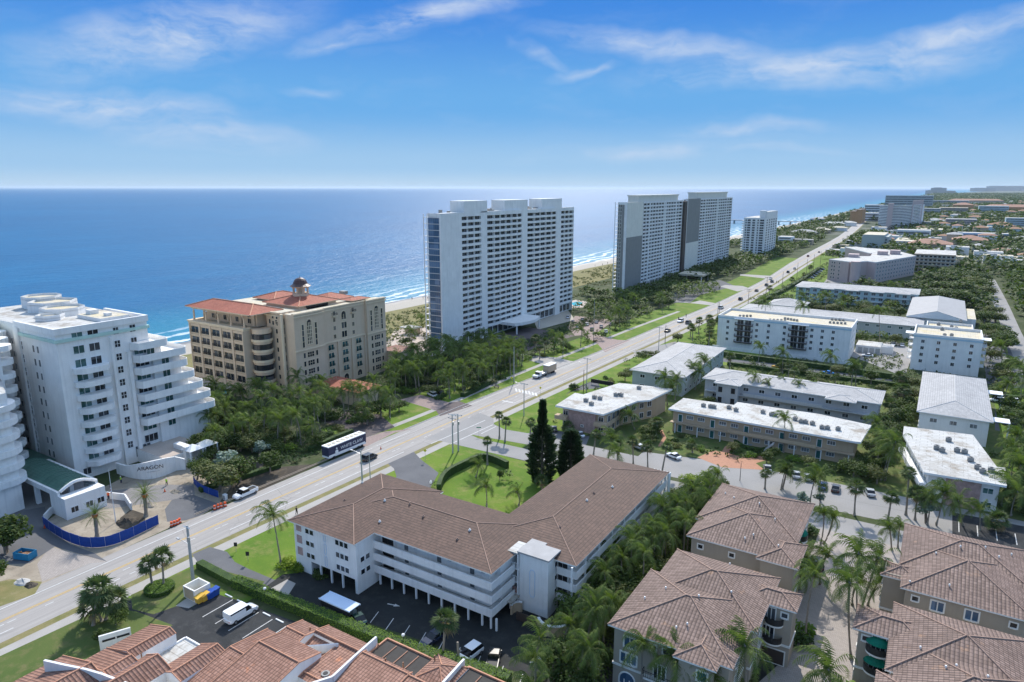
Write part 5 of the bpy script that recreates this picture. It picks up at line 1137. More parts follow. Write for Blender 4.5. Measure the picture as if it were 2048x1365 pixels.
b.build('roof', 'green_roof', G)
b = MB(); b.tube([(xb_, ya+(yb-ya)*j/10, 5.15+1.2*math.sin(PI*j/10)) for j in range(11)], .32, 6); b.box(xa_, xb_, ya-.5, ya, 4.2, 5.2); b.box(xa_, xb_, yb, yb+.5, 4.2, 5.2); b.build('fascia', 'white_wall', G)
b = MB(); b.box(-27.2, -24.6, 21.4, 29.1, 0, 4.4); b.box(-30.5, -27.2, 21.4, 22.6, 0, 4.2); b.box(-30.5, -27.2, 27.9, 29.1, 0, 4.2); b.build('gatehouse', 'aragon_wall', G)
face(G, (-24.6, 21.4), (-24.6, 29.1), [1.6, 4.4, 6.6], [1.2], wmesh(1.3, 1.1, 1, 'white', 'glass', .1))
for x in (-46.5, -38):
    for y in (22, 28.3): b = MB(); b.box(x, x+.8, y-.3, y+.5, 0, 4.2); b.build('column', 'white', G)
G = thing('low_canopy', 'flat green roofed walkway behind the curved canopy', 'canopy', (-50, 29, 0)); b = MB(); b.box(-62, -49, 27.5, 31, 3.6, 4.1); b.build('roof', 'green_roof', G)
for x in (-61, -50.5): b = MB(); b.box(x, x+.5, 28, 28.5, 0, 3.6); b.build('column', 'white', G)
# sign wall
G = thing('sign_wall', 'sweeping white entrance wall lettered ARAGON in front of the big white tower', 'wall', (-30, 41, 0))
pl = []
for i in range(15):
    t = i/14; u = 236+(372-236)*t; v = 948+20*math.sin(PI*min(1, t*1.15))*.75-8*t; pl.append(P(u, v))
b = MB(); top = [2.6+1.6*max(0, math.sin(PI*min(1, (i/14)*1.15-.15))) for i in range(15)]
for i in range(14):
    (x0, y0_), (x1, y1_) = pl[i], pl[i+1]; d = Vector((x1-x0, y1_-y0_)).normalized(); nx, ny = d.y*.2, -d.x*.2
    q = [(x0+nx, y0_+ny), (x1+nx, y1_+ny), (x1-nx, y1_-ny), (x0-nx, y0_-ny)]; zt = [top[i], top[i+1], top[i+1], top[i]]; o = len(b.v)
    b.v += [(p[0], p[1], 0) for p in q]+[(p[0], p[1], z) for p, z in zip(q, zt)]
    for f in ((0, 1, 5, 4), (1, 2, 6, 5), (2, 3, 7, 6), (3, 0, 4, 7), (4, 5, 6, 7)): b.f.append(tuple(o+k for k in f)); b.m.append(0)
b.build('wall', 'aragon_wall', G)
def text(body, parent, x, y, z, rot, size, m, name='lettering', ext=.02, tilt=PI/2):
    cu = bpy.data.curves.new(name, 'FONT'); cu.body = body; cu.size = size; cu.extrude = ext; cu.align_x = 'CENTER'
    o = bpy.data.objects.new('tmp', cu); C.objects.link(o); dg = bpy.context.evaluated_depsgraph_get(); me = bpy.data.meshes.new_from_object(o.evaluated_get(dg)); bpy.data.objects.remove(o)
    me.name = name; me.materials.clear(); me.materials.append(MATS[m])
    t = bpy.data.objects.new(name, me); C.objects.link(t); t.parent = parent; o3 = parent.get('_o', (0, 0, 0)); t.location = (x-o3[0], y-o3[1], z-o3[2]); t.rotation_euler = (tilt, 0, rot); return t
(x0, y0_), (x1, y1_) = pl[5], pl[9]; a_ = math.atan2(y1_-y0_, x1-x0); mx_, my_ = pl[7]
text('ARAGON', G, mx_+math.sin(a_)*.32, my_-math.cos(a_)*.32, 2.35, a_, 1.25, 'iron'); text('2494 South', G, mx_+math.sin(a_)*.32+.4, my_-math.cos(a_)*.32, 1.75, a_, .42, 'iron') if False else None
b = MB(); d = Vector((x1-x0, y1_-y0_)).normalized(); b.obox(mx_+d.x*.5+math.sin(a_)*.26, my_+d.y*.5-math.cos(a_)*.26, 1.72, 1.8, 2.6, .06, a_); b.build('underline', 'steel', G)
G = thing('gate_house', 'white gate opening with small peaked white roofs beside the sign wall', 'building', (-27, 47, 0))
x, y = P(378, 930); b = MB(); b.box(x-.6, x+.6, y-.8, y+.8, 0, 4.6); b.box(x-5, x-.6, y-.3, y+1.2, 3.0, 4.4); b.build('wall', 'aragon_wall', G)
for i, (u, v) in enumerate(((385, 898), (414, 888))):
    x, y = P(u, v, 3.8); b = MB(); b.hip(x-1.9, x+1.9, y-1.9, y+1.9, 3.8, .6, 0, None, None); b.build('roof', 'white', G)
    for dx in (-1.6, 1.6):
        for dy in (-1.6, 1.6): b = MB(); b.box(x+dx-.12, x+dx+.12, y+dy-.12, y+dy+.12, 0, 3.8); b.build('post', 'white', G)
G = thing('planter', 'curved grey concrete planter wall in front of the gatehouse', 'planter', (-18, 22, 0)); b = MB()
pl = px((92, 1045), (105, 1030), (150, 1010), (205, 998), (250, 1003), (262, 1022))
for p, q in zip(pl, pl[1:]):
    d = Vector((q[0]-p[0], q[1]-p[1])).normalized(); b.prism([p, q, (q[0]-d.y*.3, q[1]+d.x*.3), (p[0]-d.y*.3, p[1]+d.x*.3)], 0, 1.5)
b.build('wall', 'white_wall2', G)
# blue fence around the excavation
G = thing('construction_fence', 'long blue fabric screened construction fence around the palms by the road', 'fence', (-12, 20, 0))
pl = resample(px((88, 1054), (118, 1076), (150, 1092), (192, 1101), (230, 1094), (318, 1050)), 1.2); b = MB()
for i, (p, q) in enumerate(zip(pl, pl[1:])):
    d = Vector((q[0]-p[0], q[1]-p[1])).normalized()*.03; o_ = .05*math.sin(i*1.7); b.prism([(p[0]-d.y, p[1]+d.x), (q[0]-d.y, q[1]+d.x), (q[0]+d.y, q[1]-d.x), (p[0]+d.y, p[1]-d.x)], .08, 2.05+o_)
b.build('screen', 'blue_fabric', G)
for i in range(0, len(pl), 2): b = MB(); b.frus(pl[i][0], pl[i][1], 0, 2.15, .04, .04, 6); b.build('post', 'steel', G)
G = thing('construction_fence', 'short blue fabric fence curving beside the hedge and white pickup', 'fence', (-14, 44, 0))
pl = resample(px((388, 968), (396, 980), (415, 990), (438, 997)), 1.2); b = MB()
for i, (p, q) in enumerate(zip(pl, pl[1:])):
    d = Vector((q[0]-p[0], q[1]-p[1])).normalized()*.03; b.prism([(p[0]-d.y, p[1]+d.x), (q[0]-d.y, q[1]+d.x), (q[0]+d.y, q[1]-d.x), (p[0]+d.y, p[1]-d.x)], .08, 1.6)
b.build('screen', 'blue_fabric', G)
for i in range(0, len(pl), 2): b = MB(); b.frus(pl[i][0], pl[i][1], 0, 1.7, .04, .04, 6); b.build('post', 'steel', G)
# pier
G = thing('fishing_pier', 'long timber fishing pier on piles over the surf beyond the beach towers', 'pier', (-160, 1300, 0))
pa = P(1640, 441, 5); pb = P(1380, 444.5, 5); yp = (pa[1]+pb[1])/2
b = MB(); b.box(-330, -96, 1290, 1297, 4.2, 5.4); b.build('deck', 'concrete', G)
for i in range(12): x = -325+i*20; b = MB(); b.box(x, x+1.6, 1290, 1297, -5, 4.2); b.build('pile', 'concrete', G)
def walls(pl, ins):      # inset an axis-aligned-ish polygon by moving points toward centroid
    cx = sum(p[0] for p in pl)/len(pl); cy = sum(p[1] for p in pl)/len(pl)
    return [(x-ins*(1 if x > cx else -1), y-ins*(1 if y > cy else -1)) for x, y in pl]
def ac(label, x, y, z, w=1.0, d=1.0, h=1.0, tilt=0):
    G = thing('rooftop_ac', label, 'air conditioner', (x, y, z), 'rooftop air conditioners'); b = MB(); b.box(x-w/2, x+w/2, y-d/2, y+d/2, z+.12, z+h); b.box(x-w/2+.1, x+w/2-.1, y-d/2+.1, y+d/2-.1, z, z+.12, 1); b.build('casing', ['ac_metal', 'iron'], G); b = MB(); b.frus(x, y, z+h+.003, z+h+.08, min(w, d)*.36, min(w, d)*.33, 10); b.build('fan_grille', 'iron', G)
ACS = []
def acs(pts, z, phr, s=1.0):
    for i, (u, v) in enumerate(pts):
        x, y = P(u, v, z); ACS.append((u, phr)); ac('%s, %s from the left' % (phr, ORD[i]), x, y, z, 1.0*s, .8*s, .8*s)
ORD = ['first', 'second', 'third', 'fourth', 'fifth', 'sixth', 'seventh', 'eighth', 'ninth', 'tenth', 'eleventh', 'twelfth', 'thirteenth', 'fourteenth', 'fifteenth', 'sixteenth', 'seventeenth', 'eighteenth', 'nineteenth']
TEN = ['twenty', 'thirty', 'forty', 'fifty', 'sixty', 'seventy', 'eighty', 'ninety']
for i, t in enumerate(TEN):
    ORD.append({'twenty': 'twentieth', 'thirty': 'thirtieth', 'forty': 'fortieth', 'fifty': 'fiftieth', 'sixty': 'sixtieth', 'seventy': 'seventieth', 'eighty': 'eightieth', 'ninety': 'ninetieth'}[t]); ORD += [t+'-'+q for q in ORD[:9]]
# ---- A: corner building with flat white roof
HA_ = 6.5; plA = px(); plA = [P(u, v, HA_) for u, v in ((1111, 811), (1207, 829), (1275, 802), (1300, 800), (1345, 778), (1297, 772), (1239, 766), (1167, 789), (1150, 786))]
B = thing('apartment_building', 'two storey pink and beige corner building with flat white roof by the road junction', 'building', (40, 133, 0))
b = MB(); b.prism(plA, HA_-.45, HA_, 0, 1); b.build('roof', ['white', 'flat_roof'], B)
b = MB(); b.prism([(32.6, 121), (45.3, 121), (45.3, 130.6), (51.0, 143), (51.5, 149.5), (38, 147.5), (32.2, 131)], 0, HA_-.452); b.build('wall', 'beige', B)
b = MB(); b.box(34.6, 42.6, 120.4, 121, 0, 5.9); b.build('brick_panel', 'stone_pink', B)
for z in (2.7,): b = MB(); b.box(31.0, 34.6, 119.2, 121, z, z+1.1); b.box(42.6, 46.0, 119.4, 121, z, z+1.1); b.box(45.9, 46.1, 121, 130, z, z+1.1); b.build('balcony', 'beige', B)
face(B, (32.6, 121), (45.3, 121), [.9, 11.4], [.8, 3.8], wmesh(1.3, 1.2, 1, 'white', 'glass')); put(B, wmesh(.7, .5, 1, 'white', 'glass'), 38.8, 120.4, 1.5, 0)
face(B, (45.3, 121), (45.3, 130.6), [2, 5, 8], [.6, 3.4], wmesh(1.4, 1.6, 1, 'white', 'glass')); face(B, (45.3, 130.6), (51, 143), [2, 5, 8, 11], [.7, 3.6], wmesh(1.4, 1.5, 1, 'white', 'glass'))
acs(((1172, 803), (1183, 810), (1189, 797), (1200, 799), (1232, 792), (1242, 792), (1278, 778)), HA_, 'tan air conditioner on the white roof of the pink corner building'[:60].replace(' the pink', ' pink'), 1.15)
# ---- B: long beige two storey
B = thing('apartment_building', 'long beige two storey building with flat white roof and lawn in front', 'building', (81, 140, 0))
plB = [P(u, v, 6.5) for u, v in ((1337, 817), (1711, 883), (1722, 884), (1743, 850), (1640, 828), (1475, 804), (1468, 810), (1367, 796))]
b = MB(); b.prism(plB, 6.05, 6.5, 0, 1); b.build('roof', ['white', 'flat_roof'], B)
b = MB(); b.box(59, 102.8, 134.4, 146, 0, 6.045); b.build('wall', 'beige', B); b = MB(); b.box(58.6, 103.2, 133.0, 134.4, 2.75, 2.95); b.box(74, 95, 132.9, 133.05, 2.95, 3.8); b.build('gallery', 'beige', B)
W1 = wmesh(1.7, .9, 2, 'white', 'glass_gray', .1); D1 = wmesh(.95, 1.9, 0, 'white', 'teal_glass', .14)
for z in (.1, 3.0): face(B, (59, 134.4), (102.8, 134.4), [2+8.6*i for i in range(5)], [z], D1, 'door'); face(B, (59, 134.4), (102.8, 134.4), [4.6+8.6*i for i in range(5)]+[7.6+8.6*i for i in range(4)], [z+1.1], W1)
face(B, (59, 146), (59, 134.4), [3, 8], [1, 3.9], W1)
for i in range(8): b = MB(); x = 60+i*6; b.box(x, x+.2, 133.0, 133.2, 0, 2.75); b.build('post', 'white', B)
b = MB(); 
for k in range(9): b.box(83+k*.28, 83.3+k*.28, 130.5, 132.9, .1+k*.3, .25+k*.3)
b.build('stair', 'concrete', B)
acs(((1407, 813), (1421, 815), (1428, 816), (1458, 817), (1472, 822), (1526, 826), (1543, 831), (1550, 832), (1590, 840), (1602, 845), (1611, 846), (1625, 849), (1644, 857), (1655, 858), (1676, 860)), 6.5, 'air conditioner on the long beige building roof', 1.1)
# ---- C, D, E: hipped grey roofs
def hipb(label, x0, x1, y0, y1, ze, wm, name='apartment_building', rmat='roof_whitetile', gable=None, wins=True, sl=.24, notch=None, wst='glass', fl=2):
    B = thing(name, label, 'building', ((x0+x1)/2, (y0+y1)/2, 0)); b = MB(); b.hip(x0, x1, y0, y1, ze, sl, 0, 1, 2, gable)
    if notch:
        for n in notch: b.hip(*n, ze+.01, sl, 0, 1, 2)
    b.build('roof', [rmat, 'ridge_gray', 'white'], B, uv=True)
    b = MB(); b.box(x0+.8, x1-.8, y0+.8, y1-.8, 0, ze-.05); b.build('wall', wm, B)
    if wins:
        me = wmesh(1.5, 1.0, 1, 'white', wst, .1)
        for (p, q) in (((x0+.8, y0+.8), (x1-.8, y0+.8)), ((x1-.8, y0+.8), (x1-.8, y1-.8)), ((x0+.8, y1-.8), (x0+.8, y0+.8))):
            ln = math.dist(p, q); face(B, p, q, lin(1, ln-1, max(2, int(ln/4.4))), [1.0+i*(ze/fl) for i in range(fl)], me)
    return B
B = hipb('long two storey grey building with pale hip roof behind a row of palms', 56.6, 106, 167.5, 182.5, 6.5, 'gray_wall', notch=[(61, 69, 164.5, 172), (92, 100, 165, 172)], sl=.20)
b = MB(); b.box(58, 104.5, 166.6, 168.3, 2.9, 3.1); b.box(69.5, 91.5, 166.5, 166.65, 3.1, 4.0); b.box(61.8, 68.2, 165.3, 168.3, 0, 6.3); b.build('gallery', 'gray_wall', B)
face(B, (61.8, 165.3), (68.2, 165.3), [1.2, 5], [.4, 3.6], wmesh(1.2, 1.7, 0, 'gray_wall', 'dark', .1), 'opening')
B = hipb('two storey pale green building with grey hip roof close to the coast road', 33.6, 52, 165, 213, 6.5, 'green_gray', sl=.22)
B = hipb('white two storey house block with large pale hip roof on the right', 114.3, 131, 164.2, 211, 7.0, 'white_wall', sl=.24, wst='glass_gray')
for i, y in enumerate((171, 200)): b = MB(); b.box(131, 135, y, y+4, 5.2, 5.4); b.build('porch_roof', 'white', B); b = MB(); b.box(134.6, 134.9, y+.2, y+.5, 0, 5.2); b.build('post', 'white', B)
# ---- F: flat roof right
HF = 6.5; B = thing('apartment_building', 'flat roofed building with pink stone front and stained white roof at right', 'building', (122, 137, 0))
pl = [P(u, v, HF) for u, v in ((1808, 852), (1946, 869), (1994, 933), (2011, 935), (2014, 971), (1848, 944), (1806, 868))]
b = MB(); b.prism(pl, HF-.45, HF, 0, 1); b.build('roof', ['white', 'flat_roof'], B)
a = walls(pl, 1.0); b = MB(); b.prism(a, 0, HF-.452); b.build('wall', 'white_wall2', B)
ws, we = a[5], a[4]; ln = math.dist(ws, we)
b = MB(); dx, dy = (we[0]-ws[0])/ln, (we[1]-ws[1])/ln; b.obox(ws[0]+dx*ln*.5+dy*.15, ws[1]+dy*ln*.5-dx*.15, 0, 5.9, ln*.5, .5, math.atan2(dy, dx)); b.build('brick_panel', 'stone_pink', B)
face(B, ws, we, [1.4, ln-1.8], [.8, 3.8], wmesh(1.7, 1.1, 1, 'white', 'glass_green')); face(B, a[6], ws, lin(1, math.dist(a[6], ws)-1, 7), [.8, 3.7], wmesh(1.5, 1.3, 1, 'white', 'glass_green'))
b = MB(); p, q = a[6], ws; d = Vector((q[0]-p[0], q[1]-p[1])).normalized(); b.prism([(p[0]-.2, p[1]), (p[0]-1.5, p[1]), (q[0]-1.5, q[1]), (q[0]-.2, q[1])], 2.7, 3.7); b.build('balcony', 'white', B)
acs(((1873, 898), (1884, 903), (1897, 882), (1914, 903), (1929, 906), (1941, 922), (1955, 937), (1965, 945), (1982, 943)), HF, 'air conditioner on the stained white roof at right', 1.2)
# ---- G, H: white five storey blocks
def block5(label, x0, x1, y0, y1, H, band='aqua_band'):
    B = thing('apartment_building', label, 'building', ((x0+x1)/2, (y0+y1)/2, 0)); b = MB(); b.box(x0, x1, y0, y1, 0, H-.6, 0, 1); b.build('wall', ['white_wall', 'cream_roof'], B)
    b = MB()
    for a_ in ((x0-.12, x1+.12, y0-.12, y0+.25), (x0-.12, x1+.12, y1-.25, y1+.12), (x0-.12, x0+.25, y0+.25, y1-.25), (x1-.25, x1+.12, y0+.25, y1-.25)): b.box(*a_, H-.9, H+.35)
    b.build('parapet', 'white_wall', B); b = MB(); b.box(x0-.15, x1+.15, y0-.15, y0-.121, H-.95, H-.35); b.build('colour_band', band, B); return B
B = block5('white five storey block with two columns of dark balconies and beige roof', 40.2, 89.7, 242.8, 262, 12.8)
wn = wmesh(1.0, 1.1, 1, 'white', 'glass', .08); sl_ = wmesh(2.3, 1.9, 1, 'white', 'glass', .1)
zz = [2.9+2.4*k for k in range(4)]
face(B, (40.2, 242.8), (89.7, 242.8), [4, 15.5, 20, 26, 36, 39.7, 43.5], zz, wn)
for c in (9, 12, 29.7, 32.5): face(B, (40.2, 242.8), (89.7, 242.8), [c], zz, sl_)
for c in (10.5, 31.1): face(B, (40.2, 242.8), (89.7, 242.8), [c], [z-.15 for z in zz], bmesh_balc(7, 1.1, 'bars', .9, ('dark_brown', 'iron')), 'balcony')
face(B, (89.7, 242.8), (89.7, 262), [3, 8, 13], zz, wn)
for c in (10.5, 31.1): b = MB(); b.box(40.2+c-3.8, 40.2+c+3.8, 241.6, 242.65, 12.2, 12.35); b.build('canopy', 'white', B)
acs([(1480+i*7, 633) for i in range(4)]+[(1540+i*7.5, 641+i*.3) for i in range(5)]+[(1570+i*6, 638+i) for i in range(5)]+[(1660+i*7.5, 646+i*.5) for i in range(5)]+[(1664+i*7.5, 640+i*.5) for i in range(4)], 12.25, 'small dark unit on the five storey white roof', .9)
B = block5('smaller white five storey block with a stepped yellow stained roof', 110, 130.6, 243, 262, 13); b = MB(); b.box(113.5, 128, 262, 273, 0, 12.4, 0, 1); b.box(113.3, 113.6, 262.2, 273, 12.2, 13.2); b.box(113.3, 128.2, 273, 273.3, 12.2, 13.2); b.box(127.9, 128.2, 262.2, 273, 12.2, 13.2); b.build('rear_wing', ['white_wall', 'cream_roof'], B)
face(B, (110, 243), (130.6, 243), [3.0, 7.8, 12.7, 17.6], zz, wn); 
for z in zz: put(B, bmesh_balc(5, 1.5, 'bars', .9, ('white', 'white')), 110, 252, z-.2, W_, 'balcony'); put(B, bmesh_balc(5, 1.5, 'bars', .9, ('white', 'white')), 130.6, 250, z-.2, E_, 'balcony'); face(B, (130.6, 243), (130.6, 262), [5.5, 8.5], [z], sl_)
for z, x in ((12.0, 107.2), (12.0, 130.8)): b = MB(); b.box(x, x+2.6, 248.5, 253.5, z, z+.15); b.build('balcony_roof', 'white', B)
acs(((1877, 650), (1884, 660), (1889, 672), (1903, 672), (1903, 655), (1912, 658), (1921, 644)), 12.4, 'grey unit on the yellow stained roof', 1.2)
B = thing('garage_block', 'low white flat roofed garage with stepped front beside the five storey block', 'garage', (96, 265, 0)); b = MB(); b.box(90.2, 99, 262, 272, 0, 2.9, 0, 1); b.box(99, 103.2, 265, 272, 0, 2.5, 0, 1); b.build('wall', ['white_wall', 'flat_roof'], B)
for i in range(4): b = MB(); b.box(91+i*2.1, 92.6+i*2.1, 261.9, 262, .1, 2.2); b.build('garage_door', 'steel', B)
B = thing('garden_wall', 'low white wall with dark shrubs along the front of the five storey block', 'wall', (65, 236, 0)); b = MB(); b.box(40, 92, 237.4, 237.7, 0, 1.4); b.build('wall', 'white_wall2', B)
# ---- I: long low grey roofs behind
B = hipb('very long low building with grey roof just behind the five storey white block', 34, 112, 300, 322, 6, 'green_gray', sl=.12, wst='glass_green')
B = hipb('low house with grey hip roof beside the coast road, left of the long grey roof', 42, 60, 325, 343, 6, 'green_gray', sl=.3, wins=False)
B = thing('apartment_building', 'white building with tall grey gabled roof at the right end of the long grey one', 'building', (116, 350, 0)); b = MB(); b.hip(104.5, 128, 319, 384, 7, .28, 0, 1, 2, 'lo'); b.build('roof', ['gray_roof', 'ridge_gray', 'white'], B, uv=True); b = MB(); b.box(105.5, 127, 320.5, 383, 0, 6.9); b.poly([(105.5, 320.4, 6.9), (127, 320.4, 6.9), (116.25, 320.4, 9.9)]); b.build('wall', 'white_wall', B)
for i, (u, v, z, w_, d_, zr) in enumerate(((1915, 625, 0, 9, 34, 6.0),)): b = MB(); x, y = P(u, v, 6); b.box(x-4, x+7, y-16, y+16, 0, 6, 0, 1); b.build('rear_wing', ['white_wall', 'cream_roof'], B)
# ---- J: three storey aqua
B = hipb('three storey pale aqua building with scalloped grey roof', 45, 107.5, 384, 408, 8.6, 'aqua_wall', sl=.12, wins=False); J = B
wm_ = wmesh(2.0, 1.5, 1, 'white', 'glass_gray', .1); face(B, (45.8, 384.8), (106.7, 384.8), [2.5+i*3.75 for i in range(16)], [.7, 3.4, 6.1], wm_)
for k in range(5): b = MB(); x = 50+12.5*k; b.box(x-3, x+3, 383.4, 384.8, 2.6, 2.8); b.box(x-3, x+3, 383.4, 384.8, 5.3, 5.5); b.build('balcony', 'white', B); b = MB(); b.hip(x-3.6, x+3.6, 382.6, 390, 8.4, .2, 0, None, 1); b.build('roof', ['gray_roof', 'white'], B)
# ---- K: pink winged building
B = thing('apartment_building', 'pink mid rise building with two angled wings and white flat roof', 'building', (70, 530, 0)); HK = 14.6
pls = [[P(u, v, HK) for u, v in ((1658, 518), (1698, 523), (1735, 522), (1752, 524), (1832, 511), (1790, 500), (1745, 506), (1740, 512), (1720, 512), (1700, 514))], [P(u, v, HK) for u, v in ((1691, 494), (1740, 506), (1800, 502), (1770, 498), (1735, 496), (1712, 493))]]
for i, pl in enumerate(pls): b = MB(); b.prism(pl, 0, HK-.5-.01*i); b.build('wall', 'pink', B); b = MB(); b.prism(pl, HK-.5-.01*i, HK-.012*i, 0, 1); b.build('roof', ['white', 'flat_roof'], B)
for u, v, h in ((1707, 514, 3.8), (1765, 509, 4.5), (1790, 508, 5)): x, y = P(u, v, HK); b = MB(); b.box(x-3.4, x+3.4, y-4, y+4, HK-.1, HK+h*.62); b.build('stair_head', 'pink', B)
pl = pls[0]
face(B, pl[0], pl[1], [3.4, 5.6, 10], [1.6+i*2.6 for i in range(5)], wmesh(1.1, 1.2, 0, 'white', 'glass', .1)); face(B, pl[3], pl[4], lin(1, math.dist(pl[3], pl[4])-1, 14), [1.6+i*2.6 for i in range(5)], wmesh(2.2, 1.4, 1, 'white', 'glass_gray', .1))
b = MB(); x, y = P(1712, 524, HK); b.frus(x, y, 0, HK+.5, 3.2, 3.2, 12); b.build('round_tower', 'pink', B)
# ---- M, L, towers further off
B = thing('apartment_building', 'cream five storey building with open galleries behind the pink winged one', 'building', (111, 600, 0)); b = MB(); b.box(97, 124.5, 582, 630, 0, 14.2, 0, 1); b.build('wall', ['tower_cream', 'flat_roof'], B)
for k in range(5): b = MB(); b.box(97, 124.5, 580.6, 582, 2.4+2.75*k, 3.5+2.75*k); b.build('gallery', 'tan_wall', B); face(B, (97, 582), (124.5, 582), lin(1, 27, 9), [3.6+2.75*k-2.6], wmesh(1.8, 1.5, 0, 'white', 'glass', .1))
B = thing('office_block', 'plain cream cube shaped building beside the coast road', 'building', (51, 815, 0)); b = MB(); b.box(41, 61.5, 790, 845, 0, 15.5, 0, 1); b.box(39.8, 41, 795, 840, 0, 13.5); b.box(61.5, 65, 795, 845, 0, 13.5); b.build('wall', ['green_gray', 'cream_roof'], B); face(B, (61.5, 790), (65, 790), [1.7], [2+2.6*i for i in range(4)], wmesh(2, 1.5, 0, 'white', 'glass'))
for i, (x0, x1, y0) in enumerate(((22, 38, 815), (18, 38, 850), (67, 84, 815), (68, 86, 790), (74, 84, 755))): b = MB(); b.box(x0, x1, y0, y0+9, 0, 4.5, 0, 1); G = thing('low_building', 'long low white flat roof near the cream cube, %s' % ('left and nearer', 'left and farther', 'right and farther', 'right in the middle', 'right and nearest')[i], 'building', (x0, y0, 0)); b.build('wall', ['white_wall2', 'flat_roof'], G)
# curved slab tower
B = thing('curved_tower', 'broad curved white slab tower with pinkish service shafts', 'tower', (52, 1185, 0)); HO = 40; n = 16
pl = []
for i in range(n+1): t = i/n; u = 1754+(1840-1754)*t; x, y = P(u, 460+3*math.sin(PI*t)-5*t*t, 0); pl.append((x, y))
b = MB(); back = [(x+2, y+16) for x, y in pl[::-1]]; b.prism(pl+back, 0, HO-2, 0, 1)
for f in range(16):
    for i in range(n):
        (x0, y0), (x1, y1) = pl[i], pl[i+1]; z = 2+f*2.35; b.poly([(x0, y0-1.3, z), (x1, y1-1.3, z), (x1, y1-1.3, z+1.15), (x0, y0-1.3, z+1.15)]); b.poly([(x0, y0-1.3, z+1.15), (x1, y1-1.3, z+1.15), (x1, y1, z+1.15), (x0, y0, z+1.15)])
b.build('wall', ['white_wall2', 'tan_roof'], B); b = MB()
for i in range(n):
    (x0, y0), (x1, y1) = pl[i], pl[i+1]; b.poly([(x0, y0-.1, 2), (x1, y1-.1, 2), (x1, y1-.1, HO-3), (x0, y0-.1, HO-3)])
b.build('glazing', 'glass_gray', B)
for i0, i1, h in ((3, 5, 1.5), (12, 16, 5)): (x0, y0), (x1, y1) = pl[i0], pl[i1]; b = MB(); b.prism([(x0, y0-2.2), (x1, y1-2.2), (x1, y1+8), (x0, y0+8)], 0, HO+h); b.build('service_shaft', 'pink', B)
B = thing('orange_building', 'ochre and brown stepped building standing in trees by the far beach', 'building', (-25, 1400, 0))
for x0, x1, h, m in ((-38, -28, 22, 'orange_wall'), (-27.9, -18, 25, 'orange_wall')): b = MB(); b.box(x0, x1, 1390, 1450, 0, h); b.build('wall', m, B); b = MB(); b.hip(x0-.5, x1+.5, 1389, 1451, h, .4, 0, 0); b.build('roof', 'dark_brown', B)
def fb(label, u, v, w, d, h, wm, rm='flat_roof', hip=False, name='distant_building', win=0, grp='distant buildings'):
    x, y = P(u, v, 0); B = thing(name, label, 'building', (x, y, 0), grp); b = MB(); b.box(x-w/2, x+w/2, y, y+d, 0, h, 0, 1); b.build('wall', [wm, rm], B)
    if hip: b = MB(); b.hip(x-w/2-.6, x+w/2+.6, y-.6, y+d+.6, h, .3, 0, None, None); b.build('roof', rm, B)
    elif win:
        for k in range(win): q = MB(); q.box(x-w/2+1, x+w/2-1, y-.15, y-.01, 1.2+k*(h-1)/win, 1.2+k*(h-1)/win+(h-1)/win*.5); q.build('window_band', 'glass_gray', B)
    return B
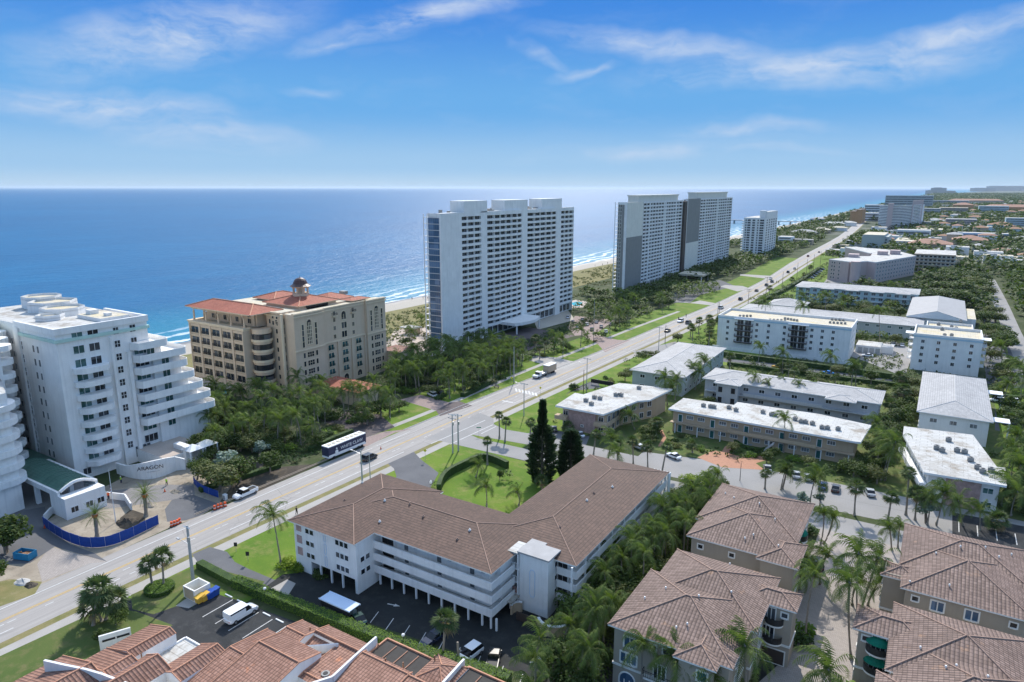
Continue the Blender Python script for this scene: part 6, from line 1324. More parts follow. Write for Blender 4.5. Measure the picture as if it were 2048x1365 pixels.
for a in (('white three storey building right of the smaller beach tower', 1568, 489, 15, 18, 9, 'white_wall', 'flat_roof', False, 3), ('low flats with long brown front beyond the white three storey building', 1600, 489, 26, 10, 6, 'tan_wall', 'gray_roof', False, 2),
    ('white low building with blue tinted end and terrace roof, centre right', 1825, 477, 38, 24, 11, 'white_wall', 'flat_roof', False, 2), ('long white roofed hall behind the blue tinted building', 1855, 470, 34, 40, 8, 'gray_wall', 'cream_roof', False, 0),
    ('cream villa roofed low hall right of the pink building', 1815, 497, 26, 60, 8, 'gray_wall', 'cream_roof', False, 0), ('row of houses under orange tiles right of the pink building', 1858, 501, 40, 30, 7, 'tan_wall', 'roof_far', True, 0), ('brown roofed house left of the long blue building', 1938, 492, 34, 30, 7, 'tan_wall', 'roof_far', True, 0),
    ('white low entrance block left of the long blue building', 1935, 475, 24, 12, 7, 'white_wall', 'flat_roof', False, 0), ('long pale blue motel with white flat roof at the right edge', 2010, 482, 90, 20, 9, 'blue_wall', 'flat_roof', False, 2), ('house with orange hip roof among the trees at the right', 2005, 512, 18, 16, 5, 'tan_wall', 'roof_far', True, 0),
    ('small white roofed house right of the orange hip roof', 2030, 506, 14, 12, 4.5, 'white_wall2', 'flat_roof', False, 0), ('blue white three storey building near the right edge', 2038, 452, 40, 25, 14, 'aqua_wall', 'flat_roof', False, 4), ('pinkish tan mid rise beyond the far road', 1920, 455, 44, 30, 14, 'pink', 'gray_roof', False, 4),
    ('wide flat white roof on the far road', 1893, 451, 50, 30, 9, 'aqua_wall', 'flat_roof', False, 2), ('tan slab building left of the coral roofed ones', 1905, 430, 60, 40, 18, 'tan_wall', 'tan_roof', False, 4), ('coral tiled cluster in the far middle', 1925, 422, 50, 40, 18, 'orange_wall', 'roof_far', True, 3),
    ('pale aqua towered building among coral roofs', 1985, 430, 60, 40, 22, 'aqua_wall', 'flat_roof', False, 5), ('long coral roofed building near the right edge', 2015, 428, 110, 40, 18, 'orange_wall', 'roof_far', True, 4), ('long grey two tier building in the far distance', 1900, 410, 120, 40, 18, 'gray_wall', 'gray_roof', False, 3),
    ('farther long tan building with orange roof', 1950, 410, 180, 40, 18, 'tan_wall', 'roof_far', True, 0), ('grey slab with blue top line behind the curved tower', 1815, 418, 130, 30, 42, 'green_gray', 'blue_wall', False, 6), ('grey white slab left of the curved tower', 1745, 432, 38, 40, 26, 'white_wall2', 'gray_roof', False, 5),
    ('small white block beside the curved tower, nearer the beach', 1742, 442, 36, 30, 16, 'white_wall2', 'flat_roof', False, 3), ('white roofed block right of the curved tower', 1858, 432, 42, 30, 18, 'gray_wall', 'flat_roof', False, 4), ('white gabled beach house nearest the far beach', 1665, 454, 32, 16, 6, 'white_wall', 'flat_roof', True, 0),
    ('white beach house with two roofs right of the nearest one', 1694, 452, 26, 16, 6, 'white_wall', 'flat_roof', True, 0), ('blue grey beach house by the far sand', 1632, 447, 22, 16, 9, 'blue_wall', 'gray_roof', True, 0), ('pale beach house among trees left of the coast road', 1676, 462, 22, 14, 5, 'white_wall2', 'cream_roof', True, 0),
    ('low house with pale shingle roof beyond the white three storey building', 1605, 472, 34, 22, 5, 'tan_wall', 'gray_roof', True, 0), ('low cream roofed house near the far beach sand', 1640, 466, 24, 18, 5, 'tan_wall', 'cream_roof', True, 0)):
    fb(a[0], *a[1:9], win=a[9])
# horizon towers
for i, (u, v, w_, vt) in enumerate(((1876, 386, 330, 374.5), (1862, 388, 260, 380), (1898, 387, 260, 381), (1965, 382.5, 500, 375), (1985, 381.5, 260, 369), (1998, 381.5, 300, 367), (2007, 381.5, 200, 367.5), (2023, 381.5, 260, 368), (2036, 381.5, 330, 370.5), (2046, 381.5, 200, 371))):
    x, y = P(u, v); h = zat(x, y, vt); w_ = w_*y/20000
    G = thing('horizon_tower', 'hazy block on the far skyline, %s from the left' % ORD[i], 'tower', (x, y, 0), 'hazy towers on the far skyline'); b = MB()
    b.box(x-w_/2, x+w_/2, y, y+w_, 0, h*.93); b.box(x-w_/3, x+w_/5, y+5, y+w_*.8, h*.93-.5, h); b.build('block', 'tower_gray', G)
R6 = random.Random(21)
def mesh_of(b, name, mats, smooth=False):
    me = bpy.data.meshes.new(name); me.from_pydata(b.v, [], b.f)
    for q in (mats if isinstance(mats, list) else [mats]): me.materials.append(MATS[q])
    me.polygons.foreach_set('material_index', b.m)
    if smooth: me.polygons.foreach_set('use_smooth', [True]*len(b.f))
    me.update(); return me
def frond(b, o, az, el, ln, droop, n, lf, wd, hang, wind=0, mi=0):
    """one feather leaf: rachis arc with paired leaflets"""
    p = Vector(o); d = Vector((math.cos(az)*math.cos(el), math.sin(az)*math.cos(el), math.sin(el))); side = Vector((-math.sin(az), math.cos(az), 0)); st = ln/n; pts = [p.copy()]
    for i in range(n):
        d.z -= droop*(i+1)/n*.32; d.x += wind*.10; d.normalize(); p = p+d*st; pts.append(p.copy())
        s = (1-((i+.5)/n*1.05-.45)**2*1.7)*lf; t = d
        for sg in (-1, 1):
            tip = p+side*sg*s*.80+Vector((0, 0, -hang*s*R6.uniform(.5, 1.1)))+t*s*.42
            b.poly([p-t*wd, p+t*wd, tip], mi)
    for i in range(0, n, 2):
        q, r = pts[i], pts[min(i+2, n)]; w_ = .035*(1-i/n)+.012; b.poly([q-side*w_, q+side*w_, r+side*w_*.7, r-side*w_*.7], mi)
def coco(seed, n=19, L_=3.5, wind=.35):
    global R6; R6 = random.Random(seed); b = MB()
    for i in range(n):
        el = math.radians(R6.uniform(-20, 72) if i > 4 else R6.uniform(60, 85)); frond(b, (0, 0, 0), 2.4*i+R6.uniform(-.2, .2), el, L_*R6.uniform(.82, 1.1), R6.uniform(.7, 1.25), 17, .80, .062, .7, -wind, 0 if R6.random() > .08 or el > .2 else 1)
    b.frus(0, 0, -.35, .15, .16, .10, 6, 2)
    for i in range(5): a = R6.uniform(0, 6.28); b.frus(.2*math.cos(a), .2*math.sin(a), -.4, -.15, .1, .1, 5, 1)
    return mesh_of(b, 'crown', ['leaf_palm', 'leaf_dead', 'palm_trunk'])
def phoenix(seed):
    global R6; R6 = random.Random(seed); b = MB()
    for i in range(58): el = math.radians(-35+115*(i/58)**.9); frond(b, (0, 0, 0), 2.4*i, el, 3.0*R6.uniform(.85, 1.05), .42, 12, .42, .035, .25, 0)
    b.frus(0, 0, -1.0, .2, .32, .5, 9, 2)
    for i in range(6): a = i*1.1; b.frus(.35*math.cos(a), .35*math.sin(a), -.5, .1, .14, .2, 6, 3)
    return mesh_of(b, 'crown', ['leaf_palm', 'leaf_dead', 'palm_trunk', 'orange'])
def sabal(seed, n=44, r=1.5):
    global R6; R6 = random.Random(seed); b = MB()
    for i in range(n):
        el = math.radians(R6.uniform(-48, 85)); az = 2.4*i; d = Vector((math.cos(az)*math.cos(el), math.sin(az)*math.cos(el), math.sin(el))); c = d*r*R6.uniform(.42, .62)+Vector((0, 0, -.1))
        s = Vector((-math.sin(az), math.cos(az), 0)); u = s.cross(d)*-1
        m_ = 0 if el > -.5 else 1
        b.poly([c*.1-s*.02, c*.1+s*.02, c+s*.02, c-s*.02], m_)
        for k in range(9):
            a = math.radians(-75+150*k/8); dr = (d*math.cos(a)+s*math.sin(a)).normalized(); tip = c+dr*r*R6.uniform(.5, .72)+Vector((0, 0, -.28*R6.random()-.08)); e = dr.cross(u).normalized()*.075
            b.poly([c, c+dr*.35+e, tip, c+dr*.35-e], m_)
    return mesh_of(b, 'crown', ['leaf_sabal', 'leaf_dead'])
def ptrunk(bend, r0=.17, r1=.11, rough=.0, seed=1):
    q = random.Random(seed); b = MB(); n = 9; pts = []; rs = []
    for i in range(n+1): t = i/n; pts.append((bend*(t*t*1.2-t*.2)*.12, bend*math.sin(t*PI)*.02, t)); rs.append(((r0*(1+.8*max(0, .12-t)*8)*(1-t)+r1*t))*(1+rough*q.uniform(-1, 1)))
    b.tube(pts, rs, 7); return b
def tmesh(bend, h, r0=.17, r1=.11, rough=.06, seed=1, m='palm_trunk'):
    b = ptrunk(bend*h, r0, r1, rough, seed); b.v = [(x, y, z*h) for x, y, z in b.v]; return mesh_of(b, 'trunk', m, True), (bend*h*.12, 0, h)
def leafcloud(seed, lobes, ext, nleaf, ls, flat=1.0, mats='leaf_tree', trunk_h=0, cone=False, core=None):
    q = random.Random(seed); b = MB()
    L_ = []
    for i in range(lobes):
        if cone: t = i/lobes; a = q.uniform(0, 6.28); rr_ = ext[0]*(1-t)**.8*.55; L_.append((rr_*math.cos(a), rr_*math.sin(a), t*ext[2], (ext[0]*(1-t)*.55+.3)))
        else:
            a = q.uniform(0, 6.28); rr_ = math.sqrt(q.random())*.72; L_.append((rr_*ext[0]*math.cos(a), rr_*ext[1]*math.sin(a), ext[2]*(.22+q.uniform(0, .62)*(1-rr_*.55)), q.uniform(.30, .46)*ext[0]))
    for (x, y, z, r) in L_:
        for j in range(nleaf):
            th = q.uniform(0, 6.28); ph = math.acos(q.uniform(-.75, 1)); k = r*q.uniform(.62, 1.08); n = Vector((math.sin(ph)*math.cos(th), math.sin(ph)*math.sin(th), math.cos(ph)*flat)); c = Vector((x, y, z+trunk_h))+n*k
            u = Vector((q.uniform(-1, 1), q.uniform(-1, 1), q.uniform(-.5, .5))).normalized()*ls*q.uniform(.6, 1.3); v = u.cross(n+Vector((q.uniform(-.7, .7), q.uniform(-.7, .7), q.uniform(-.2, .9)))).normalized()*ls*q.uniform(.4, .9)
            b.poly([c-u*.5, c+v*.5, c+u*.5, c-v*.5])
    return mesh_of(b, 'crown', mats), L_
def btrunk(L_, h, r=.16, m='trunk', th0=0):
    b = MB(); b.tube([(0, 0, 0), (.05, .03, h*.5), (0, 0, h)], [r*1.3, r, r*.85], 7)
    for (x, y, z, rr_) in L_[:6]: b.tube([(0, 0, h*.8), (x*.45, y*.45, h+z*.35), (x*.9, y*.9, h+z*.85)], [r*.6, r*.42, r*.15], 5)
    return mesh_of(b, 'trunk', m, True)
COCO = [coco(s, 21) for s in (3, 8, 14, 22)]; COCOD = [coco(s, 15, 3.0, .5) for s in (31, 37)]; PHX = [phoenix(5), phoenix(9)]; SAB = [sabal(4), sabal(12), sabal(19, 38, 1.35)]
CT = [tmesh(bn, 7, .15, .09, .05, i) for i, bn in enumerate((1.1, .5, -.8, .15))]; ST = [tmesh(.15, 6, .19, .16, .1, 5), tmesh(-.2, 6, .18, .15, .1, 6)]; PT = [tmesh(.05, 3.6, .36, .33, .12, 8)]
BL = []
for s, ex, nl, lb, m in ((1, (2.6, 2.6, 3.0), 95, 13, 'leaf_tree'), (2, (3.1, 2.8, 2.6), 95, 14, 'leaf_tree'), (3, (2.3, 2.3, 3.4), 95, 12, 'leaf_tree'), (4, (2.8, 2.6, 2.2), 90, 13, 'leaf_olive')):
    c, l_ = leafcloud(s, lb, ex, nl, .42, 1, m, 1.7); BL.append((c, btrunk(l_, 1.9)))
c, l_ = leafcloud(6, 16, (3.3, 3.3, 3.0), 120, .40, 1, 'leaf_bright', 1.6); BR = (c, btrunk(l_, 1.8))
c, l_ = leafcloud(7, 9, (1.9, 1.9, 2.2), 70, .5, 1, 'leaf_silver', 2.4); SV = (c, btrunk(l_, 2.5, .2))
SH = [leafcloud(s, 7, (1.25, 1.25, 1.1), 60, .26, 1, m, .05)[0] for s, m in ((11, 'leaf_tree'), (12, 'leaf_hedge'), (13, 'leaf_olive'), (15, 'leaf_hedge_dark'))]
SHB = leafcloud(16, 9, (1.3, 1.3, 1.1), 70, .28, 1, 'leaf_bright', .05)[0]
PLANTS = []
def mkthing(name, crown, trunk, top=None, cname='crown'):
    r = bpy.data.objects.new(name, None); C.objects.link(r); r.empty_display_size = .3
    if trunk: t = bpy.data.objects.new('trunk', trunk); C.objects.link(t); t.parent = r
    c = bpy.data.objects.new(cname, crown); C.objects.link(c); c.parent = r
    if top: c.location = top
    return r
PROTO = {}
def proto(kind, i):
    k = (kind, i)
    if k in PROTO: return None
    return k
SPEC = {'coco': ('coconut_palm', 'coconut palm', 4, 'palm'), 'cocod': ('coconut_palm', 'wind torn coconut palm', 2, 'palm'), 'sabal': ('cabbage_palm', 'round headed cabbage palm', 3, 'palm'), 'phx': ('date_palm', 'thick trunked date palm', 2, 'palm'),
        'tree': ('broadleaf_tree', 'leafy tree', 4, 'tree'), 'bright': ('broadleaf_tree', 'bright yellow green tree', 1, 'tree'), 'silver': ('silver_palm', 'silvery blue palm', 1, 'palm'), 'shrub': ('shrub', 'shrub', 4, 'shrub'), 'yshrub': ('shrub', 'yellow green shrub', 1, 'shrub')}
def place(kind, x, y, h, reg, rot=None, top=None, z=0.0, wide=1.0):
    q = R6
    name, sp_, nv, cat = SPEC[kind]; i = q.randrange(nv); k = (kind, i)
    if k not in PROTO:
        if kind == 'coco': PROTO[k] = (COCO[i], CT[i % 4][0], CT[i % 4][1], 7)
        elif kind == 'cocod': PROTO[k] = (COCOD[i], CT[i][0], CT[i][1], 7)
        elif kind == 'sabal': PROTO[k] = (SAB[i], ST[i % 2][0], ST[i % 2][1], 6)
        elif kind == 'phx': PROTO[k] = (PHX[i], PT[0][0], PT[0][1], 3.8)
        elif kind == 'tree': PROTO[k] = (*BL[i], None, 4.6)
        elif kind == 'bright': PROTO[k] = (*BR, None, 4.8)
        elif kind == 'silver': PROTO[k] = (*SV, None, 4.4)
        elif kind == 'shrub': PROTO[k] = (SH[i], None, None, 1.2)
        else: PROTO[k] = (SHB, None, None, 1.2)
    cm_, tm, tp, h0 = PROTO[k]; s = h/h0
    r = bpy.data.objects.new(name, None); C.objects.link(r); r.location = (x, y, z); r.empty_display_size = .3
    r.rotation_euler = (0, 0, q.uniform(0, 6.28) if rot is None else rot)
    if tm:
        t = bpy.data.objects.new('trunk', tm); C.objects.link(t); t.parent = r
        c = bpy.data.objects.new('crown', cm_); C.objects.link(c); c.parent = r
        if kind in ('coco', 'cocod', 'sabal', 'phx'):
            t.scale = (1, 1, s); c.location = (tp[0], tp[1], tp[2]*s); cs = q.uniform(.95, 1.25)*wide; c.scale = (cs, cs, cs); c.rotation_euler = (0, 0, -r.rotation_euler.z+q.uniform(-.5, .5) if kind != 'sabal' else q.uniform(0, 6))
        else: r.scale = (s*wide*q.uniform(.9, 1.1), s*wide*q.uniform(.9, 1.1), s)
    else:
        c = bpy.data.objects.new('foliage', cm_); C.objects.link(c); c.parent = r; r.scale = (s*wide*q.uniform(.8, 1.2), s*wide*q.uniform(.8, 1.2), s)
    if top is not None:                                  # lean so the crown stands where the photograph shows it
        tx, ty = top; v = Vector((tx-x, ty-y, h)); lc = Vector(c.location) if c.location.length else Vector((0, 0, h))
        e = Matrix.Rotation(r.rotation_euler.z, 3, 'Z') @ lc; r.rotation_mode = 'QUATERNION'; r.rotation_quaternion = e.rotation_difference(v) @ Matrix.Rotation(r.rotation_euler.z, 3, 'Z').to_quaternion()
        if kind in ('coco', 'cocod'): c.rotation_euler.z = 0 if False else c.rotation_euler.z
    PLANTS.append((r, sp_, cat, reg, proj(x, y, h)[0], h)); return r
def hero(kind, u0, v0, u1, v1, reg, wide=1.0):
    x, y = P(u0, v0); h = max(1.2, zat(x, y, v1)); d = (u1-proj(x, y, h)[0]); dist = (x-CX)*FX+(y-CY)*FY; off = d*dist/FP
    place(kind, x, y, h, reg, None, (x+RX*off, y+RY*off), wide=wide)
def ph(kind, reg, pts, wide=1.0):
    for p in pts: hero(kind, *p, reg, wide)
ph('coco', 'on the lawn beside the white building front', [(564, 1136, 545, 1030)]); ph('phx', 'inside the blue construction fence', [(195, 1078, 190, 1028), (293, 1034, 289, 988)], 1.0)
ph('sabal', 'in the round clipped hedge by the road', [(306, 1176, 298, 1128), (328, 1176, 324, 1113)], 1.15)
ph('sabal', 'in the lower left clump', [(187, 1252, 198, 1180), (205, 1243, 180, 1208), (212, 1240, 226, 1196)], 1.45); ph('tree', 'in the lower left clump', [(232, 1250, 232, 1212), (205, 1290, 205, 1262)], 1.0)
ph('sabal', 'in front of the shaded lower car park', [(885, 1322, 893, 1240)], 1.35)
ph('sabal', 'in the pair at the road junction', [(999, 877, 998, 830), (1010, 884, 1013, 842)], .9); ph('sabal', 'alone beside the curved hedge', [(975, 930, 975, 882)], .75)
ph('cocod', 'on the garden lawn behind', [(974, 1015, 972, 972), (1038, 1012, 1034, 984), (952, 955, 958, 930), (1012, 960, 1008, 938)], 1.05); ph('sabal', 'on the garden lawn behind', [(1085, 985, 1082, 960), (1060, 880, 1062, 845)], 1.0)
ph('tree', 'on the garden lawn behind', [(1000, 962, 1000, 942), (868, 975, 866, 962)], .8)
ph('sabal', 'along the side street', [(1187, 912, 1193, 868), (1235, 928, 1235, 888), (1267, 930, 1265, 882), (1296, 938, 1295, 892), (1324, 945, 1335, 892), (1385, 905, 1383, 888), (1140, 868, 1135, 852)], 1.0)
ph('coco', 'along the side street', [(1217, 918, 1224, 878), (1240, 945, 1236, 905)], 1.1)
ph('sabal', 'on the median of the side street', [(1709, 1031, 1713, 972), (1775, 1045, 1784, 994)], 1.25); ph('coco', 'at the mouth of the paved court', [(1647, 1088, 1668, 1034), (1641, 1093, 1648, 1028), (1783, 1100, 1778, 1054), (1796, 1096, 1800, 1050)], .8)
ph('sabal', 'south of the side street', [(1530, 978, 1532, 946), (1565, 978, 1575, 938)], 1.0); ph('coco', 'south of the side street', [(1562, 980, 1572, 940), (1620, 1010, 1630, 960), (1640, 1000, 1640, 948)], 1.1); ph('silver', 'south of the side street', [(1610, 1020, 1605, 985), (1640, 1012, 1640, 988)], 1.0)
ph('coco', 'in the paved townhouse court', [(1611, 1278, 1628, 1150), (1703, 1318, 1697, 1165), (1716, 1245, 1717, 1108), (1722, 1225, 1760, 1115), (1735, 1210, 1765, 1150), (1640, 1170, 1655, 1110), (1600, 1180, 1605, 1108), (1705, 1210, 1720, 1160), (1580, 1190, 1598, 1140), (1760, 1230, 1780, 1168)], 1.15)
ph('coco', 'by the nearest townhouse', [(1500, 1420, 1488, 1292), (1345, 1420, 1345, 1312), (1285, 1400, 1285, 1292), (1660, 1440, 1655, 1340), (1420, 1450, 1425, 1355)], 1.15)
ph('cocod', 'before the long grey roofed building', [(1509, 806, 1510, 752), (1535, 812, 1536, 765), (1567, 806, 1565, 758), (1597, 816, 1598, 768), (1628, 812, 1632, 768), (1492, 800, 1488, 765)], 1.0)
ph('coco', 'in front of the five storey white block', [(1515, 732, 1521, 694), (1565, 748, 1567, 706), (1662, 760, 1662, 712), (1711, 772, 1713, 732), (1615, 750, 1622, 738), (1640, 760, 1634, 742)], 1.15)
ph('coco', 'standing before the long beige building', [(1567, 905, 1570, 838)], 1.0); ph('coco', 'right of the pink corner building', [(1335, 812, 1330, 755), (1322, 815, 1345, 772), (1380, 775, 1385, 735), (1400, 768, 1410, 722), (1390, 780, 1400, 742), (1270, 860, 1260, 828), (1350, 800, 1352, 762)], 1.15)
ph('coco', 'by the stained flat roof', [(1770, 962, 1792, 885), (1855, 1050, 1862, 1000), (1873, 1052, 1890, 985), (1925, 1050, 1915, 1000), (1762, 960, 1778, 905), (1960, 1060, 1960, 1020)], 1.15); ph('sabal', 'by the stained flat roof', [(1830, 1040, 1835, 985), (1812, 1030, 1818, 945), (1996, 1060, 1995, 1038)], 1.15); ph('silver', 'by the stained flat roof', [(1853, 1046, 1850, 1000)], 1.3)
ph('coco', 'rising behind the white block', [(1530, 652, 1530, 602), (1605, 660, 1606, 612), (1760, 690, 1758, 620), (1650, 640, 1652, 590), (1785, 600, 1786, 570), (1735, 600, 1736, 580)], 1.3)
ph('coco', 'at the stair tower among the dense palms', [(1150, 1240, 1148, 1215), (1180, 1200, 1178, 1150), (1205, 1180, 1205, 1130), (1240, 1140, 1235, 1095), (1225, 1165, 1222, 1115)], 1.15)
BLOCK = [(26, 44, 32, 57), (41, 77, 36.5, 56), (57, 76, 45, 88), (84, 104, 35.5, 88.5), (110.5, 133, 37, 88.5), (-86, -48, 90, 137), (-53, -43, 140, 150), (-47, -26, 103, 114), (-63, -48, 165, 320), (-68, -46, 340, 720), (-66, -29, 645, 760),
         (30, 54, 118, 152), (57, 105, 131.5, 148), (55, 107, 164, 183.5), (32.5, 53, 164, 214), (113, 135.5, 163, 212), (110, 132, 119.5, 155), (39, 91, 239, 263), (108, 133, 242, 274), (90, 104, 261, 273), (32, 114, 299, 344), (103, 135, 318, 386), (44, 109, 382, 410), (45, 103, 470, 640), (96, 126, 578, 632), (38, 66, 788, 848), (-86, -36, -10, 60), (14, 86, 97, 122), (74, 190, 95, 122), (-30, -6, 15, 50), (142, 154, 90, 560), (34, 116, 222, 232), (22, 80, -10, 26)]
def ok(x, y, pad=0):
    for a in BLOCK:
        if a[0]-pad < x < a[1]+pad and a[2]-pad < y < a[3]+pad: return False
    if -60 < y < 1500:
        a, b_ = xat(SE, y), xat(IE, y)
        if a-1.5 < x < b_+5: return False
    return True
def inside(p, pl):
    x, y = p; c = False; j = len(pl)-1
    for i in range(len(pl)):
        if (pl[i][1] > y) != (pl[j][1] > y) and x < (pl[j][0]-pl[i][0])*(y-pl[i][1])/(pl[j][1]-pl[i][1])+pl[i][0]: c = not c
        j = i
    return c
def scatter(pl, n, kinds, reg, mind=2.0, pad=.5, seed=1, wide=1.0):
    q = random.Random(seed); xs_ = [p[0] for p in pl]; ys_ = [p[1] for p in pl]; got = []; tr = 0
    while len(got) < n and tr < n*60:
        tr += 1; x = q.uniform(min(xs_), max(xs_)); y = q.uniform(min(ys_), max(ys_))
        if not inside((x, y), pl) or not ok(x, y, pad): continue
        if any((x-a)**2+(y-b_)**2 < mind*mind for a, b_ in got): continue
        got.append((x, y)); r = q.random(); 
        for k, wgt, h0, h1 in kinds:
            r -= wgt
            if r <= 0: break
        place(k, x, y, q.uniform(h0, h1), reg, wide=wide)
rcv = lambda a, b_, c, d: [(a, c), (b_, c), (b_, d), (a, d)]
scatter(px((430, 905), (400, 860), (455, 812), (640, 800), (700, 815), (830, 800), (770, 850), (690, 862), (640, 890), (560, 908)), 50, (('coco', .8, 5.5, 8.5), ('cocod', .2, 5, 7.5)), 'in the grove before the cream hotel', 2.4, 0, 2, 1.1)
scatter(px((430, 905), (400, 860), (455, 812), (640, 800), (700, 815), (830, 800), (770, 850), (690, 862), (640, 890), (560, 908)), 46, (('shrub', .7, 1.2, 2.2), ('tree', .3, 3.2, 5)), 'under the hotel palms', 2.6, 0, 3, 1.4)
scatter(px((775, 800), (795, 735), (880, 715), (1000, 705), (1050, 722), (1040, 742), (960, 778), (900, 800), (840, 790)), 105, (('coco', .7, 5.5, 8.5), ('cocod', .3, 5, 8)), 'between hotel and beach tower', 2.1, 0, 4, 1.1)
scatter(px((775, 800), (795, 735), (880, 715), (1000, 705), (1050, 722), (1040, 742), (960, 778), (900, 800), (840, 790)), 75, (('shrub', .6, 1.2, 2), ('tree', .4, 3, 4.5)), 'beneath the grove palms', 3, 0, 5, 1.5)
scatter(px((1050, 722), (1060, 700), (1150, 690), (1215, 668), (1235, 640), (1280, 640), (1190, 686), (1120, 712)), 46, (('coco', .3, 5, 7.5), ('sabal', .15, 4.5, 6), ('tree', .35, 2.5, 4), ('shrub', .2, 1, 2)), 'before the beach tower', 3, 0, 6, 1.2)
scatter(px((1150, 630), (1152, 600), (1230, 585), (1300, 598), (1352, 602), (1340, 618), (1290, 640), (1235, 660), (1190, 655)), 66, (('coco', .45, 5, 8), ('tree', .55, 3.5, 5.5)), 'between the beach towers', 4, 0, 7, 1.35)
scatter(px((1300, 610), (1352, 580), (1420, 572), (1440, 576), (1420, 592), (1380, 600), (1350, 606)), 40, (('coco', .4, 5, 8), ('tree', .6, 3.5, 5.5)), 'in front of the twin towers', 4.5, 0, 8, 1.4)
scatter([(-50, 560), (-52, 480), (-14, 440), (-10, 700), (-16, 960), (-28, 1150), (-60, 1150), (-70, 780), (-30, 770), (-28, 640)], 120, (('coco', .25, 5, 8), ('tree', .75, 4, 7)), 'past the twin towers', 5, 0, 9, 1.6)
scatter(px((400, 935), (378, 880), (430, 850), (500, 870), (560, 880), (640, 895), (560, 925), (470, 900)), 24, (('tree', .8, 3.5, 5.5), ('coco', .2, 5, 7)), 'right of the white tower', 2.3, 0, 10, 1.15)
ph('silver', 'right of the white tower', [(520, 920, 520, 885), (452, 955, 450, 905)], 1.3); ph('tree', 'beside the sign wall of the white tower', [(415, 975, 415, 925), (440, 985, 440, 925), (480, 965, 485, 915), (540, 945, 545, 905), (395, 960, 400, 918)], 1.1)
scatter(px((380, 860), (400, 790), (430, 800), (450, 815), (400, 862)), 14, (('tree', 1, 3, 5),), 'between the white tower and the hotel pool', 2, 0, 41, 1.1)
scatter([(76, 18), (83.5, 18), (83.5, 60), (84, 97), (77, 97), (76, 50)], 64, (('coco', .55, 5.5, 8.5), ('tree', .45, 3.8, 6.2)), 'left of the townhouses', 1.75, -.6, 11, 1.0)
scatter([(75.5, 18), (84.3, 18), (84.3, 97), (76.6, 97)], 44, (('shrub', 1, 1.2, 2.2),), 'along the strip by the townhouses', 1.6, -.8, 12, 1.2)
ph('bright', 'right of the brown roofed building', [(1408, 985, 1402, 948), (1378, 972, 1378, 950)], 1.2); ph('tree', 'right of the brown roofed building', [(1440, 985, 1440, 955), (1350, 1000, 1352, 975)], 1.0)
scatter([(85, 89), (101, 89), (101, 94.5), (85, 94.5)], 12, (('shrub', .7, 1, 2), ('yshrub', .3, 1.2, 1.8)), 'along the side street by the townhouses', 1.6, -.3, 13, 1.3)
scatter([(85, 59.5), (100, 59.7), (99, 64), (86, 64)], 9, (('tree', .4, 2.5, 3.5), ('coco', .6, 2.2, 3.5)), 'between the two left townhouses', 1.8, -1, 14); scatter([(117, 61.5), (131, 61.5), (131, 65.5), (117, 65.5)], 12, (('coco', .8, 2.5, 4), ('tree', .2, 2.5, 3.5)), 'between the right hand townhouses', 1.6, -1, 15, 1.1)
scatter([(116, 88.5), (140, 88.5), (140, 95.5), (118, 95.5)], 16, (('shrub', .8, 1.2, 2.2), ('sabal', .2, 2.5, 3.5)), 'behind the right hand townhouse', 1.8, -.3, 16, 1.4)
for a in ((99.4, 46, 'at the gate of the nearest townhouse'), (110.9, 50, 'at the foot of the green awning townhouse'), (103.6, 58, 'at the gate of the nearest townhouse'), (110.8, 46.5, 'at the foot of the green awning townhouse'), (104.3, 60.5, 'beside the paved court')): place('shrub', a[0], a[1], 2.0, a[2], wide=1.2)
place('yshrub', *P(578, 1138), 1.6, 'at the foot of the leaning palm', wide=1.3); place('yshrub', *P(596, 1142), 1.4, 'at the corner of the white building'); place('shrub', *P(640, 1155), 1.4, 'at the corner of the white building', wide=1.2)
scatter([(46, 122.5), (57.5, 122.5), (57.5, 131), (47, 131)], 7, (('sabal', .4, 4, 6), ('tree', .6, 2.5, 4)), 'beside the corner building', 2.4, 0, 17, 1.2)
scatter([(56, 122.5), (108, 123.5), (108, 131), (56, 131)], 15, (('tree', .45, 2, 3.4), ('shrub', .55, 1, 1.8)), 'on the beige building lawn', 3.4, 0, 18, 1.2)
scatter([(103, 124), (113, 124), (113, 162), (106, 162)], 18, (('tree', .75, 3, 5), ('coco', .25, 5, 7)), 'left of the stained flat roof', 2.6, 0, 19, 1.2); scatter([(107, 160), (113.5, 160), (113.5, 215), (107, 215)], 20, (('tree', .8, 3, 5.5), ('sabal', .2, 3.5, 5)), 'left of the large hip roof', 2.8, 0, 20, 1.2)
scatter([(53.5, 150), (110, 150), (110, 163), (53.5, 163)], 14, (('tree', .5, 2, 3.5), ('shrub', .5, 1.2, 2)), 'between beige and grey buildings', 3, 0, 21, 1.1); scatter([(53, 184), (113, 186), (113, 220), (55, 220)], 26, (('sabal', .35, 3.5, 6), ('tree', .65, 2.5, 4.5)), 'behind the long grey roofed building', 3.4, 0, 22, 1.2)
scatter([(9, 140), (30, 150), (31, 215), (12, 215)], 16, (('tree', .4, 2.2, 3.6), ('shrub', .6, 1, 2)), 'left of the green building', 3, 0, 23, 1.3); scatter([(24, 235), (38, 235), (38, 275), (24, 275)], 16, (('sabal', .6, 4, 7), ('tree', .4, 3, 5)), 'left of the white block', 2.6, 0, 24, 1.2)
scatter([(40, 264), (106, 275), (112, 298), (40, 298)], 26, (('tree', .6, 3, 5), ('coco', .4, 5, 7.5)), 'behind the five storey block', 4, 0, 25, 1.3); scatter([(40, 345), (103, 345), (105, 381), (42, 381)], 34, (('tree', .7, 3.5, 6.5), ('coco', .3, 6, 8.5)), 'in front of the aqua building', 4.2, 0, 26, 1.4)
